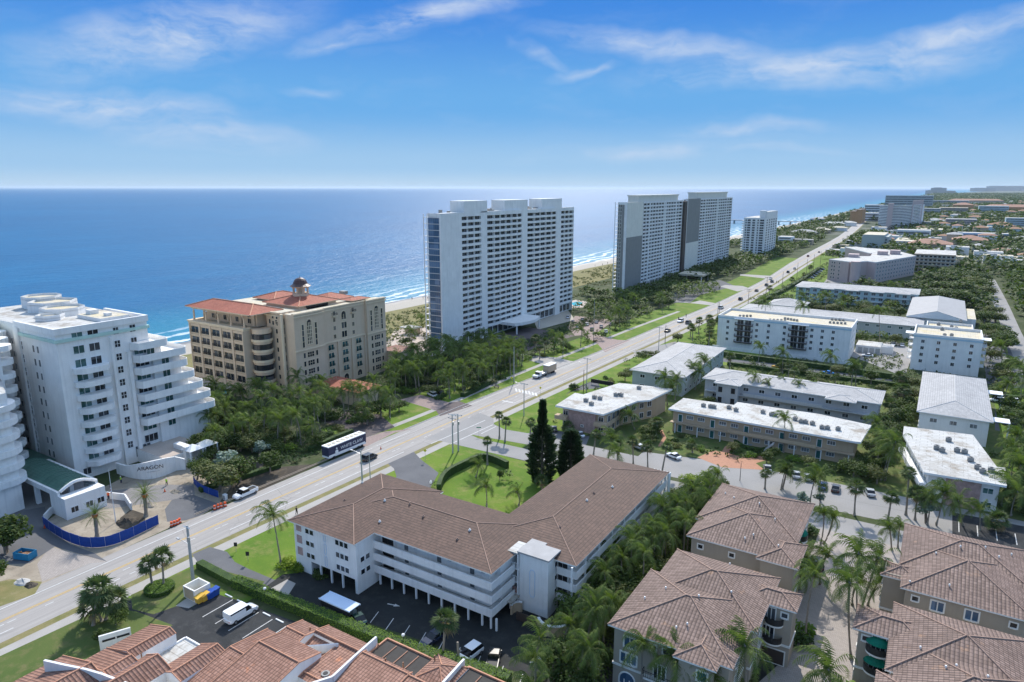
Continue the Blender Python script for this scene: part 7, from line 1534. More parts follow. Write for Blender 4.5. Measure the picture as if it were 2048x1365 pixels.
scatter([(45, 412), (140, 412), (142, 470), (60, 470)], 40, (('tree', .9, 4, 7), ('coco', .1, 6, 8)), 'before the pink winged building', 5, 0, 27, 1.5); scatter([(104, 410), (142, 410), (142, 600), (127, 640), (104, 560)], 46, (('tree', .85, 5, 9), ('coco', .15, 6, 9)), 'right of the pink winged building', 5.5, 0, 28, 1.6)
scatter([(132, 275), (142, 275), (142, 400), (136, 400)], 14, (('tree', 1, 4, 7),), 'beside the right hand car park', 4, 0, 29, 1.4); scatter([(133, 122), (145, 122), (143, 272), (134, 272)], 44, (('tree', .5, 3, 6), ('coco', .25, 5, 8), ('sabal', .25, 3, 5)), 'near the right edge', 3.2, 0, 30, 1.25)
scatter([(154, 200), (190, 200), (230, 640), (154, 640)], 40, (('tree', 1, 4, 8),), 'beyond the inland road at right', 6, 0, 31, 1.7); scatter([(120, 122.5), (142, 122.5), (142, 135), (133, 135), (120, 119)], 8, (('coco', .5, 4.5, 7), ('sabal', .5, 3, 5)), 'below the stained flat roof', 2.4, -1, 32, 1.2)
scatter([(26, 345), (40, 345), (40, 520), (28, 560)], 22, (('tree', .7, 2.5, 4), ('sabal', .3, 4, 6)), 'beside the coast road hedge', 4.5, 0, 33, 1.2)
scatter([(-86, 62), (-62, 62), (-66, 88), (-86, 88)], 12, (('tree', .8, 3, 4.5), ('coco', .2, 5, 7)), 'behind the white tower terraces', 2.5, 0, 34, 1.2)
scatter([(-86, 140), (-66, 140), (-66, 200), (-86, 200)], 16, (('coco', .7, 4.5, 7), ('tree', .3, 2.5, 4)), 'around the beach pool deck', 3.5, 0, 35, 1.1); scatter([(-20, -20), (-36, -20), (-33, 10), (-20, 12)], 5, (('tree', 1, 5, 7),), 'at the left edge by the blue skip', 2.6, 0, 36, 1.1)
place('tree', *P(12, 1110), 6.0, 'at the left edge by the blue skip', wide=1.0); place('tree', *P(-20, 1180), 5.0, 'at the left edge by the blue skip')
# the largest three hundred of each kind stay objects, the rest become one mass
LOT = {}
def cull(cat, names, lab, m, limit):
    lst = sorted([p for p in PLANTS if p[0].name.split('.')[0] in names], key=lambda p: -p[5]/math.dist(p[0].location[:2], (CX, CY)))
    q = random.Random(9); b = MB()
    for p in lst[limit:]:
        x, y, _ = p[0].location; h = p[5]; r = h*.62
        for _ in range(60):
            th = q.uniform(0, 6.28); ph_ = math.acos(q.uniform(-.3, 1)); k = q.uniform(.5, 1); c = Vector((x+r*math.sin(ph_)*math.cos(th)*k, y+r*math.sin(ph_)*math.sin(th)*k, h*(.5+.5*math.cos(ph_)*k)))
            u_ = Vector((q.uniform(-1, 1), q.uniform(-1, 1), q.uniform(-.4, .6))).normalized()*r*.36; w_ = u_.cross(Vector((q.uniform(-.5, .5), q.uniform(-.5, .5), 1))).normalized()*r*.26; b.poly([c-u_*.5, c+w_*.5, c+u_*.5, c-w_*.5])
        for ch in list(p[0].children): bpy.data.objects.remove(ch)
        bpy.data.objects.remove(p[0]); PLANTS.remove(p)
    if b.f: tag(b.build(cat+'_mass', m), lab, cat, kind='stuff')
cull('tree', ('broadleaf_tree',), 'smaller trees filling in among the farther buildings', 'leaf_tree', 296); cull('palm', ('coconut_palm',), 'farther palms merging into the seaside gardens', 'leaf_palm', 296); cull('shrub', ('shrub',), 'smaller garden shrubs farther off', 'leaf_tree', 290)
# ---- hedges
def hedge(label, pl, wdt, h, m='leaf_hedge', dens=26, ls=.2, cat='hedge', top=None):
    q = random.Random(len(pl)*7+int(h*10)); G = thing('hedge', label, cat, (*pl[0], 0)); b = MB(); f = MB()
    for a, c in zip(pl, pl[1:]):
        d = Vector((c[0]-a[0], c[1]-a[1])); ln = d.length; d.normalize(); n = Vector((-d.y, d.x))*wdt/2
        b.prism([(a[0]-n.x*.86, a[1]-n.y*.86), (c[0]-n.x*.86, c[1]-n.y*.86), (c[0]+n.x*.86, c[1]+n.y*.86), (a[0]+n.x*.86, a[1]+n.y*.86)], 0, h*.9)
        for _ in range(int(ln*dens*(wdt+2*h)/3)):
            t = q.random()*ln; s = q.uniform(-1, 1); top_ = q.random() < wdt/(wdt+1.6*h)
            if top_: p = Vector((a[0]+d.x*t+n.x*s, a[1]+d.y*t+n.y*s, h*q.uniform(.9, 1.02)))
            else: s = 1 if q.random() < .5 else -1; p = Vector((a[0]+d.x*t+n.x*s*q.uniform(.86, 1.04), a[1]+d.y*t+n.y*s*q.uniform(.86, 1.04), h*q.random()))
            u = Vector((q.uniform(-1, 1), q.uniform(-1, 1), q.uniform(-.6, .6))).normalized()*ls*q.uniform(.6, 1.3); v = u.cross(Vector((q.uniform(-.6, .6), q.uniform(-.6, .6), 1))).normalized()*ls*.6
            f.poly([p-u*.5, p+v*.5, p+u*.5, p-v*.5])
    b.build('core', 'leaf_hedge_dark', G); f.build('foliage', m, G); return G
hedge('smooth dark green hedge nearest the road beside the grey drive', px((400, 1135), (470, 1172)), 1.5, 1.3, 'leaf_hedge', 34, .13)
hedge('long leafy hedge between the two dark car parks', resample(px((470, 1172), (545, 1205), (640, 1240), (750, 1285), (860, 1325), (960, 1352), (1020, 1372)), 3), 1.8, 1.7, 'leaf_hedge', 70, .26)
x, y = P(320, 1182); G = thing('hedge', 'low round clipped hedge circle holding two palms by the road', 'hedge', (x, y, 0)); b = MB(); b.frus(x, y, 0, .75, 2.2, 2.3, 20); b.build('core', 'leaf_hedge_dark', G); f = MB(); q = random.Random(5)
for _ in range(1500):
    a = q.uniform(0, 6.28); rr_ = 2.35*math.sqrt(q.random()); z = .8 if rr_ < 2.15 else .8*q.random(); p = Vector((x+rr_*math.cos(a), y+rr_*math.sin(a), z*q.uniform(.92, 1.06))); u = Vector((q.uniform(-1, 1), q.uniform(-1, 1), q.uniform(-.5, .5))).normalized()*.22; v = u.cross(Vector((q.uniform(-.6, .6), q.uniform(-.6, .6), 1))).normalized()*.14; f.poly([p-u*.5, p+v*.5, p+u*.5, p-v*.5])
f.build('foliage', 'leaf_hedge', G)
hedge('tall S curved clipped hedge on the lawn behind the brown roofed building', resample(px((878, 985), (885, 958), (905, 945), (930, 938), (950, 925), (965, 915), (990, 925), (1015, 938)), 1.5), 1.1, 2.0, 'leaf_hedge_dark', 34, .13)
hedge('dark tall hedge below the five storey white block', resample(px((1440, 712), (1560, 728), (1700, 746), (1830, 765)), 6), 1.6, 2.2, 'leaf_hedge_dark', 12, .4); hedge('low trimmed hedge on the near side of the alley', resample(px((1455, 730), (1560, 745), (1700, 762), (1820, 776)), 6), 1.3, 1.4, 'leaf_hedge_dark', 12, .35)
hedge('curved low hedge round the small fountain garden', resample(px((1470, 885), (1490, 902), (1520, 906), (1543, 898)), 1.5), .8, .9, 'leaf_hedge', 20, .25); hedge('long hedge between the coast road and the car park of the pink building', resample([(30, 345), (33, 420), (34, 480), (33, 560)], 12), 2.4, 2.2, 'leaf_hedge_dark', 5, .7); hedge('hedge at the right edge by the pale hip roofed house', resample([(133.5, 216), (141, 217)], 4), 1.5, 1.8, 'leaf_hedge', 10, .35)
hedge('dark hedge on the bank by the white pickup', resample(px((400, 985), (425, 975), (470, 965), (520, 945), (560, 935)), 2), 1.6, 1.0, 'leaf_hedge_dark', 20, .25); hedge('dark hedge behind the bus along the hotel pavement', resample(px((620, 905), (660, 885), (705, 868)), 2), 1.4, 1.4, 'leaf_hedge_dark', 16, .3); hedge('dark hedge along the pavement beyond the hotel gate', resample(px((925, 795), (975, 772), (995, 758)), 3), 1.8, 1.5, 'leaf_hedge_dark', 12, .35)
# ---- dark conifers
def conifer(label, u, v, vt, r, spire=True, seed=1):
    x, y = P(u, v); h = zat(x, y, vt); G = thing('conifer', label, 'tree', (x, y, 0)); q = random.Random(seed); b = MB()
    for i in range(8500 if spire else 6500):
        t = q.random()**.8; rad = r*min(1, .6+t*2)*(1-t)**.33 if not spire else (r*min(1, .55+t*2.2)*(1-(t/.70))**.24 if t < .68 else r*.42*(1-t)**.6); rad = max(rad, .12)*(.8+.2*math.sin(t*60+q.random()))*q.uniform(.72, 1.06); a = q.uniform(0, 6.28)
        p = Vector((x+rad*math.cos(a), y+rad*math.sin(a), .5+t*(h-.5))); o_ = Vector((math.cos(a), math.sin(a), .5)); u_ = o_.normalized()*.75*q.uniform(.5, 1.2); w_ = o_.cross(Vector((q.uniform(-1, 1), q.uniform(-1, 1), 1))).normalized()*.26; b.poly([p-u_*.3, p+w_, p+u_, p-w_])
    b.build('foliage', 'leaf_dark', G); t = MB(); t.frus(x, y, 0, h*.97, .28, .04, 8); t.build('trunk', 'trunk', G)
conifer('tall dark conifer with pointed spire beside the side street', 1084, 968, 802, 3.7, True, 1); conifer('rounder dark conifer right of the spired one', 1141, 962, 862, 3.3, False, 2)
# snag
x, y = P(917, 1326); G = thing('palm_snag', 'bare broken palm trunk without crown beside the lower car park hedge', 'tree', (x, y, 0)); b = MB(); b.tube([(x, y, 0), (x+.05, y, 1.6), (x-.05, y+.02, 3.2)], [.22, .19, .15], 8); b.tube([(x, y, .8), (x+.35, y+.1, 2.2)], [.1, .06], 6); b.build('trunk', 'palm_trunk', G)
# ---- ground cover and far woods (beyond counting)
def carpet(name, label, pl, n, hh, ls, m, seed, cat, okf=True, rng=None):
    q = random.Random(seed); xs_ = [p[0] for p in pl]; ys_ = [p[1] for p in pl]; b = MB(); got = 0; tr = 0
    while got < n and tr < n*20:
        tr += 1; x = q.uniform(min(xs_), max(xs_)); y = q.uniform(min(ys_), max(ys_))
        if not inside((x, y), pl) or (okf and not ok(x, y, .5)): continue
        if mnoise.noise(Vector((x*.05, y*.05, seed))) < -.12: continue
        got += 1; r = q.uniform(.6, 1.4); sc_ = hh*q.uniform(.5, 1.2)
        for _ in range(rng or 9):
            a = q.uniform(0, 6.28); p = Vector((x+r*hh*math.cos(a)*q.random(), y+r*hh*math.sin(a)*q.random(), sc_*q.uniform(.2, 1))); u_ = Vector((q.uniform(-1, 1), q.uniform(-1, 1), q.uniform(-.5, .8))).normalized()*ls; w_ = u_.cross(Vector((q.uniform(-.6, .6), q.uniform(-.6, .6), 1))).normalized()*ls*.6; b.poly([p-u_*.5, p+w_*.5, p+u_*.5, p-w_*.5])
    o = b.build(name, m); tag(o, label, cat, kind='stuff')
carpet('dune_scrub', 'low olive scrub covering the dunes behind the beach', [(-122, 150), (-88, 60), (-70, 140), (-66, 330), (-70, 600), (-118, 620), (-122, 300)], 2600, .9, .9, 'leaf_olive', 3, 'scrub')
carpet('understorey', 'dark leafy undergrowth beneath the seaside palms', [(-46, 64), (-9, 64), (-10, 98), (-24, 118), (-23, 430), (-45, 430), (-45, 325), (-32, 300), (-32, 180), (-62, 160), (-62, 140), (-44, 140), (-47, 100)], 3200, 1.0, .6, 'leaf_hedge_dark', 4, 'undergrowth')
carpet('understorey', 'tangled shrubs under the trees right of the brown roofed building', [(75.5, 18), (84.2, 18), (84.2, 96), (76.5, 96)], 700, 1.1, .5, 'leaf_tree', 6, 'undergrowth', False)
carpet('undergrowth', 'patchy shrubs and garden growth among the inland buildings', [(28, 120), (143, 122), (143, 640), (30, 640)], 4200, .9, .8, 'leaf_tree', 7, 'undergrowth', True, 7)
def woods(name, label, pl, n, h0, h1, seed, m='leaf_tree', lf=26):
    q = random.Random(seed); xs_ = [p[0] for p in pl]; ys_ = [p[1] for p in pl]; b = MB(); got = 0; tr = 0
    while got < n and tr < n*12:
        tr += 1; y = min(ys_)*(max(ys_)/min(ys_))**q.random(); x = q.uniform(min(xs_), max(xs_))
        if not inside((x, y), pl) or not ok(x, y, 0): continue
        if mnoise.noise(Vector((x*.012, y*.012, seed))) < -.22: continue
        got += 1; k = 1+y/2500; h = q.uniform(h0, h1)*min(k, 1.7); r = h*.62*k
        for _ in range(lf):
            th = q.uniform(0, 6.28); ph_ = math.acos(q.uniform(-.1, 1)); c = Vector((x+r*math.sin(ph_)*math.cos(th)*q.uniform(.4, 1), y+r*math.sin(ph_)*math.sin(th)*q.uniform(.4, 1), h*(.35+.65*math.cos(ph_)*q.uniform(.6, 1))))
            u_ = Vector((q.uniform(-1, 1), q.uniform(-1, 1), q.uniform(-.4, .6))).normalized()*r*.5; w_ = u_.cross(Vector((q.uniform(-.5, .5), q.uniform(-.5, .5), 1))).normalized()*r*.36; b.poly([c-u_*.5, c+w_*.5, c+u_*.5, c-w_*.5])
    tag(b.build(name, m), label, 'woods', kind='stuff')
woods('far_woods', 'continuous tree canopy around the distant town', [(26, 640), (150, 560), (260, 640), (420, 1500), (900, 4200), (1500, 9500), (-40, 9500), (-60, 2600), (-70, 1500), (20, 1480), (22, 900)], 6200, 5, 9, 3)
woods('far_woods', 'band of trees behind the far beach', [(-96, 640), (-66, 780), (-28, 900), (-30, 1300), (-44, 2600), (-60, 4500), (-95, 4500), (-98, 1400)], 800, 4, 7, 5)
woods('far_woods', 'trees beyond the inland road near the right edge', [(155, 130), (215, 130), (300, 700), (156, 700)], 650, 4, 8, 6)
woods('far_woods', 'tree cover between the inland apartment blocks', [(60, 412), (142, 405), (142, 640), (100, 640), (104, 545), (60, 470)], 260, 4, 7, 8)
woods('far_woods', 'trees and gardens right of the inland road', [(153, 215), (190, 215), (235, 640), (151, 640)], 420, 4, 7.5, 11)
woods('far_woods', 'tree belt seaward of the coast road past the twin towers', [(-66, 330), (-30, 330), (-24, 430), (-14, 560), (-14, 900), (-60, 900), (-70, 560)], 380, 3.5, 6, 9)
FARH = []; q = random.Random(77)
fbl = [(o.location.x, o.location.y) for o in bpy.data.objects if o.get('category') == 'building' and o.location.y > 500]
while len(FARH) < 175:
    y = 640*(3600/640)**q.random(); x = q.uniform(22 if y < 1400 else -40, 130+.11*y)
    if not ok(x, y, 6) or any(math.dist((x, y), p) < 16+y*.006 for p in FARH) or any(abs(x-a) < 28 and abs(y-b_) < 38 for a, b_ in fbl): continue
    FARH.append((x, y)); k = q.random(); fl = k < .45; col = q.choice(('white', 'pale grey', 'cream')) if fl else q.choice(('orange tiled', 'grey hipped', 'brown tiled')); w_ = q.uniform(10, 20)*(1+y/5000); d_ = q.uniform(9, 16)*(1+y/4000); h = q.uniform(4, 8)*(1+y/4500)
    B = thing('distant_house', None, 'house', (x, y, 0), 'distant roofs among the trees'); b = MB(); b.box(x-w_/2, x+w_/2, y, y+d_, 0, h, 0, 1); b.build('wall', [q.choice(('white_wall2', 'gray_wall', 'tan_wall', 'white_wall', 'aqua_wall')), {'white': 'flat_roof', 'pale grey': 'gray_roof', 'cream': 'cream_roof'}.get(col, 'gray_roof')], B)
    b = MB()
    if fl: b.box(x-w_/2+w_*.2, x-w_/2+w_*.45, y+2, y+5, h+.01, h+1.2)
    else: b.hip(x-w_/2-.5, x+w_/2+.5, y-.5, y+d_+.5, h, .32, 0, None, None)
    b.build('stair_head' if fl else 'roof', 'gray_wall' if fl else {'orange tiled': 'roof_far', 'grey hipped': 'gray_roof', 'brown tiled': 'rust'}[col], B); LOT.setdefault(col, []).append((proj(x, y, h)[0], B))
for col, l_ in LOT.items():
    for i, (u, B) in enumerate(sorted(l_, key=lambda p: p[0])): B['label'] = 'distant %s %s among trees, %s from the left' % (col, 'flat roof' if col in ('white', 'pale grey', 'cream') else 'house roof', ORD[i])
BLOCK.append((10, 134, -60, 96))
woods('far_woods', 'low garden trees right of the townhouses', [(134, 10), (185, 10), (185, 92), (134, 92)], 120, 3, 5, 13)
# ---- plant labels: kind + place + order from the left
from collections import defaultdict
grp = defaultdict(list)
for p in PLANTS: grp[(p[1], p[3])].append(p)
for (sp_, reg), lst in grp.items():
    lst.sort(key=lambda p: p[4]); n = len(lst)
    for i, (r, _, cat, _, _, h) in enumerate(lst):
        lb = '%s %s' % (sp_, reg)
        if n == 2: lb += ', the %s one' % ('left', 'right')[i]
        elif n > 2: lb += ', %s from the left' % ORD[i]
        tag(r, lb, cat, ('%ss %s' % (sp_.split()[-1], reg)) if n > 1 else None)
# ================= vehicles =================
def loft(b, secs, mi, glass=None):
    """secs: list of (y, [(x,z)...]) closed half outline mirrored; skin between them"""
    rings = []
    for y, pts in secs:
        o = len(b.v); full = [(x, z) for x, z in pts]+[(-x, z) for x, z in pts[::-1]]
        b.v += [(x, y, z) for x, z in full]; rings.append((o, len(full)))
    for (o, n), (p, _) in zip(rings, rings[1:]):
        for i in range(n):
            j = (i+1) % n; b.f.append((o+i, p+i, p+j, o+j)); b.m.append(mi)
    o, n = rings[0]; b.f.append(tuple(range(o, o+n))); b.m.append(mi); o, n = rings[-1]; b.f.append(tuple(range(o+n-1, o-1, -1))); b.m.append(mi)
def vehicle(kind):
    L_, W, H = {'sedan': (4.5, 1.8, 1.42), 'suv': (4.7, 1.9, 1.75), 'pickup': (5.8, 2.0, 1.85), 'van': (4.8, 1.85, 1.9)}[kind]
    r = bpy.data.objects.new('car' if kind in ('sedan', 'suv') else ('pickup_truck' if kind == 'pickup' else 'panel_van'), None); C.objects.link(r); a = L_/2; w = W/2
    belt = {'sedan': .92, 'suv': 1.05, 'pickup': 1.1, 'van': 1.05}[kind]; b = MB()
    def sec(y, k, top, bot=.25): return (y, [(w*k*.80, bot), (w*k, bot+.18), (w*k, top-.18), (w*k*.93, top)])
    loft(b, [sec(-a, .86, belt*.78, .35), sec(-a+.25, .97, belt*.97), sec(-a+1.3, 1, belt), sec(a-1.4, 1, belt), sec(a-.35, .95, belt*.86), sec(a, .80, belt*.66, .35)], 0)
    if kind == 'pickup': c0, c1, c2, c3 = -.6, -.3, 1.0, 1.7
    elif kind == 'van': c0, c1, c2, c3 = -a+.06, -a+.2, .75, 1.45
    elif kind == 'suv': c0, c1, c2, c3 = -a+.12, -a+.55, .35, 1.15
    else: c0, c1, c2, c3 = -a+.55, -a+1.35, .15, 1.0
    wt = w*(.84 if kind != 'van' else .93); b.prism([(-wt, c1), (wt, c1), (wt, c2), (-wt, c2)], H-.06, H, 0)
    if kind == 'van': loft(b, [(c0, [(w*.97, belt-.05), (w*.92, H-.12), (w*.85, H)]), (c2-.5, [(w*.97, belt-.05), (w*.92, H-.12), (w*.85, H)])], 0)
    if kind == 'pickup': b.box(-w*.86, w*.86, -a+.15, -.75, belt-.02, belt+.02, 1); b.box(-w, -w*.86, -a+.05, -.6, belt-.1, belt+.14); b.box(w*.86, w, -a+.05, -.6, belt-.1, belt+.14); b.box(-w*.86, w*.86, -a+.02, -a+.12, belt-.1, belt+.14)
    for s in (-1, 1): b.box(min(s*w, s*(w+.16)), max(s*w, s*(w+.16)), c3-.35, c3-.2, belt+.02, belt+.18)
    bo = b.build('body', ['paint', 'dark']); bo.parent = r
    g = MB(); wb = w*.93; o = len(g.v)
    g.v += [(-wb, c0, belt-.03), (wb, c0, belt-.03), (wb, c3, belt-.03), (-wb, c3, belt-.03), (-wt, c1, H-.05), (wt, c1, H-.05), (wt, c2, H-.05), (-wt, c2, H-.05)]
    for q in ((0, 1, 5, 4), (1, 2, 6, 5), (2, 3, 7, 6), (3, 0, 4, 7)): g.f.append(q); g.m.append(0)
    g.build('windows', 'car_glass').parent = r
    for s in (-1, 1):
        for yy in (-a+.85, a-.9):
            t = MB(); t.tube([(s*(w-.2), yy, .33), (s*(w+.02), yy, .33)], .33, 12); wo = t.build('wheel', 'rubber'); wo.parent = r
            t = MB(); t.tube([(s*(w-.05), yy, .33), (s*(w+.035), yy, .33)], .19, 8); t.build('rim', 'hub').parent = wo
        t = MB(); t.box(s*w*.6-.17, s*w*.6+.17, a-.14, a-.01, belt*.52, belt*.52+.15); t.build('headlight', 'headlamp').parent = r
        t = MB(); t.box(s*w*.68-.14, s*w*.68+.14, -a-.0, -a+.12, belt*.55, belt*.55+.18); t.build('tail_light', 'tail').parent = r
    return r
VP_ = {k: vehicle(k) for k in ('sedan', 'suv', 'pickup', 'van')}; USED = set()
COL = {'white': (.78, .79, .8), 'black': (.012, .013, .015), 'grey': (.12, .125, .13), 'silver': (.42, .43, .44), 'blue': (.015, .06, .28), 'red': (.32, .02, .02), 'darkblue': (.01, .02, .05), 'brightblue': (.03, .25, .75), 'yellow': (.6, .32, .02), 'green': (.015, .05, .04)}
def car(kind, u, v, rot, col, label, grp, sc=.93):
    x, y = P(u, v, .6) if isinstance(u, (int, float)) else u
    pr = VP_[kind]
    if kind not in USED:
        USED.add(kind); r = pr; r.location = (x, y, .02); r.rotation_euler = (0, 0, rot); r.scale = (sc,)*3
        for ch in r.children:
            if ch.name.startswith('body'): ch.color = (*COL[col], 1)
    else: r = copyt(pr, (x, y, .02), rot, sc, color=COL[col])
    tag(r, label, {'sedan': 'car', 'suv': 'car', 'pickup': 'pickup truck', 'van': 'van'}[kind], grp); return r
def roadrot(y):                                            # heading along the coast road, away from the camera
    return -math.atan2(xat(mid, min(y+20, 1500))-xat(mid, y), 20)
car('pickup', 491, 987, roadrot(45)+PI+.04, 'white', 'white pickup truck parked by the blue fence and hedge', 'pickup trucks'); v_ = car('van', 483, 1228, -.02+0, 'white', 'white panel van parked across the dark car park', None, 1.05)
car('suv', 739, 915, roadrot(80), 'black', 'dark green black car on the coast road beside the wrapped bus', 'cars on the coast road')
gr = 'cars in the shaded lower car park'; car('suv', 940, 1308, PI-.12, 'white', 'white car with glass roof beside the bare palm trunk', gr); car('sedan', 868, 1275, PI-.15, 'darkblue', 'dark blue car half hidden by the hedge in shade', gr); car('pickup', 988, 1318, .45, 'black', 'black pickup truck right of the white car in the shaded car park', gr, .85)
car('sedan', 715, 1236, 1.2, 'green', 'dark car in shade beside the silver carport', gr)
for i, (u, v, k, c, ld) in enumerate(((1335, 661, 'sedan', 'black', 1), (1361, 642, 'suv', 'white', -1), (1377, 645, 'suv', 'grey', 1), (1442, 615, 'suv', 'white', 1), (1481, 598, 'suv', 'black', 1), (1513, 581, 'sedan', 'black', 1), (1533, 570, 'suv', 'grey', 1), (1541, 557, 'sedan', 'silver', -1), (1544, 563, 'suv', 'grey', 1), (1576, 544, 'suv', 'black', 1), (1589, 537, 'sedan', 'grey', -1), (1616, 512, 'suv', 'red', 1), (1638, 504, 'sedan', 'grey', 1))):
    x, y = P(u, v, .6); car(k, (x, y), 0, roadrot(y)+(0 if ld > 0 else PI), c, '%s car on the distant coast road, %s from the left' % (c, ORD[i]), 'cars on the distant coast road', 1.0)
gr = 'cars along the side street'
for a in ((1159, 868, .9, 'white', 'white car parked at the corner pink building'), (1108, 857, .6, 'black', 'black car parked just left of the white one at the pink building'), (1278, 893, 1.2, 'silver', 'silver car partly behind the street palms'), (1347, 911, 1.2, 'white', 'white car parked alone past the street palms'), (1535, 935, .3, 'silver', 'silver car parked near the orange paving'), (1593, 948, .2, 'silver', 'silver car parked left of the blue one'), (1617, 953, .2, 'silver', 'silver car almost touching the blue one'), (1646, 970, .05, 'blue', 'blue car parked by the side street'), (1672, 975, .05, 'black', 'black car parked next to the blue one'), (1740, 983, .3, 'silver', 'silver car in palm shade right of the black one')):
    car('sedan', a[0], a[1], a[2], a[3], a[4], gr, .9)
gr = 'cars in the inland car parks'
for a in (('sedan', 1735, 710, 1.75, 'white', 'white car in front of the stepped white garage'), ('sedan', 1786, 687, .1, 'white', 'white car parked by the dark hedge, the left one of two'), ('sedan', 1804, 689, .1, 'white', 'white car parked by the dark hedge, the right one of two'), ('sedan', 1655, 745, 1.6, 'brightblue', 'bright blue car in the alley between hedges'), ('sedan', 1555, 733, 1.6, 'yellow', 'yellow car in the alley between hedges'), ('van', 1985, 616, 1.5, 'white', 'white box van in the right hand car park'),
          ('pickup', 1990, 635, 1.5, 'black', 'black pickup below the white van in the right hand car park'), ('sedan', 1988, 654, 1.5, 'silver', 'silver car in the right hand car park'), ('suv', 1996, 800, 1.6, 'white', 'white car parked at the right edge, left of another white'), ('suv', 2022, 801, 1.6, 'white', 'white car at the right edge in the upper row'), ('suv', 2014, 809, 1.6, 'green', 'dark green car at the right edge'), ('suv', 2025, 833, 1.6, 'white', 'white tall car at the right edge in the lower row'), ('sedan', 2020, 844, 1.6, 'silver', 'silver car at the right edge, nearest the palms'), ('pickup', 1430, 800, 1.75, 'grey', 'grey pickup behind the flat roof of the beige building'),
          ('suv', 1635, 1125, .3, 'darkblue', 'dark car half hidden under the court palms'), ('suv', 864, 789, 1.2, 'white', 'white car by the hotel gate among the palms'), ('suv', 878, 786, 1.2, 'black', 'black car by the hotel gate among the palms'), ('suv', 994, 676, 1.2, 'silver', 'silver car at the beach tower entrance'), ('van', 955, 682, 1.5, 'yellow', 'yellow van at the foot of the beach tower')): car(*a[:5], a[5], gr, .92)
for i in range(10):
    u, v = 1136+i*9.5, 634+(i % 3)*8+i*1.6; car('sedan', u, v, .4, ('white', 'black', 'silver', 'grey')[i % 4], '%s car in the paved lot by the beach tower, %s from left' % (('white', 'black', 'silver', 'grey')[i % 4], ORD[i]), 'cars by the beach tower', .92)
for i in range(6): car('sedan', 1622+i*4.3, 555-i*3.3, 1.3, ('silver', 'darkblue', 'black', 'grey')[i % 4], 'car in the row beside the pink winged building, %s from left' % ORD[i], 'cars beside the pink winged building', 1.0)
for i in range(8): car('sedan', 1340+i*10, 588-i*3+(i % 2)*5, .5, ('white', 'silver', 'darkblue', 'grey')[i % 4], 'car in the lot of the nearer twin tower, %s from left' % ORD[i], 'cars at the twin towers', 1.0)
# bus with navy wrap
B = thing('trailer_bus', 'navy wrapped bus with white lettered side and pale roof at the kerb', 'bus', (*P(690, 905), 0), rot=roadrot(74)+PI/2, org=False)
bL, bW = 12.2, 2.4
b = MB(); b.box(-bL/2, bL/2, -bW/2, bW/2, 1.0, 3.25); b.build('body', 'navy_wrap', B); b = MB(); b.box(-bL/2, bL/2, -bW/2, bW/2, 3.253, 3.45); b.build('roof', 'white', B)
for i in range(8): q = MB(); x = -bL/2+.9+i*1.45; q.box(x, x+.8, -.5, .5, 3.453, 3.56); q.build('roof_hatch', 'cream_roof', B)
b = MB(); b.box(-bL/2, bL/2-.4, -bW/2-.04, -bW/2-.003, .75, 1.3); b.box(-bL/2, bL/2, -bW/2+.05, bW/2-.05, .55, .997); b.build('skirt', 'white', B)
for x in (-bL/2+1.6, bL/2-2.6, bL/2-1.5):
    for s in (-1, 1): q = MB(); q.tube([(x, s*(bW/2-.25), .45), (x, s*(bW/2+.02), .45)], .45, 12); q.build('wheel', 'rubber', B)
text('WHITE CLAW', B, 1.3, -bW/2-.03, 1.75, 0, 1.15, 'white'); q = MB(); q.tube([(-3.6, -bW/2-.01, 1.6), (-3.6, -bW/2-.06, 1.6)], .5, 12); q.tube([(-3.7, -bW/2-.02, 2.3), (-3.5, -bW/2-.06, 2.6)], .2, 8); q.build('emblem', 'white', B)
# truck with trailer
x, y = P(1080, 754); B = thing('flatbed_truck', 'white truck on the coast road pulling a box trailer near the crosswalk', 'truck', (x, y, 0), rot=roadrot(165)+PI, org=False)
q = MB(); q.box(-1.0, 1.0, 1.4, 3.4, .6, 1.2); q.box(-.95, .95, .2, 1.6, .6, 2.1); q.build('cab', 'white', B); q = MB(); q.box(-1, 1, -3, .1, .7, 1.3); q.build('load_bed', 'steel', B); q = MB(); q.box(-.9, .9, 1.58, 1.7, 1.2, 1.95); q.build('windscreen', 'car_glass', B)
q = MB(); q.box(-1.15, 1.15, -9.0, -3.8, .8, 3.1); q.build('trailer_box', 'tan_wall', B); q = MB(); q.box(-1.2, 1.2, -9.1, -3.7, 3.103, 3.3); q.build('trailer_roof', 'white', B)
for yy in (2.4, -2.2, -6.5, -7.6):
    for s in (-1, 1): q = MB(); q.tube([(s*.8, yy, .42), (s*1.1, yy, .42)], .42, 10); q.build('wheel', 'rubber', B)
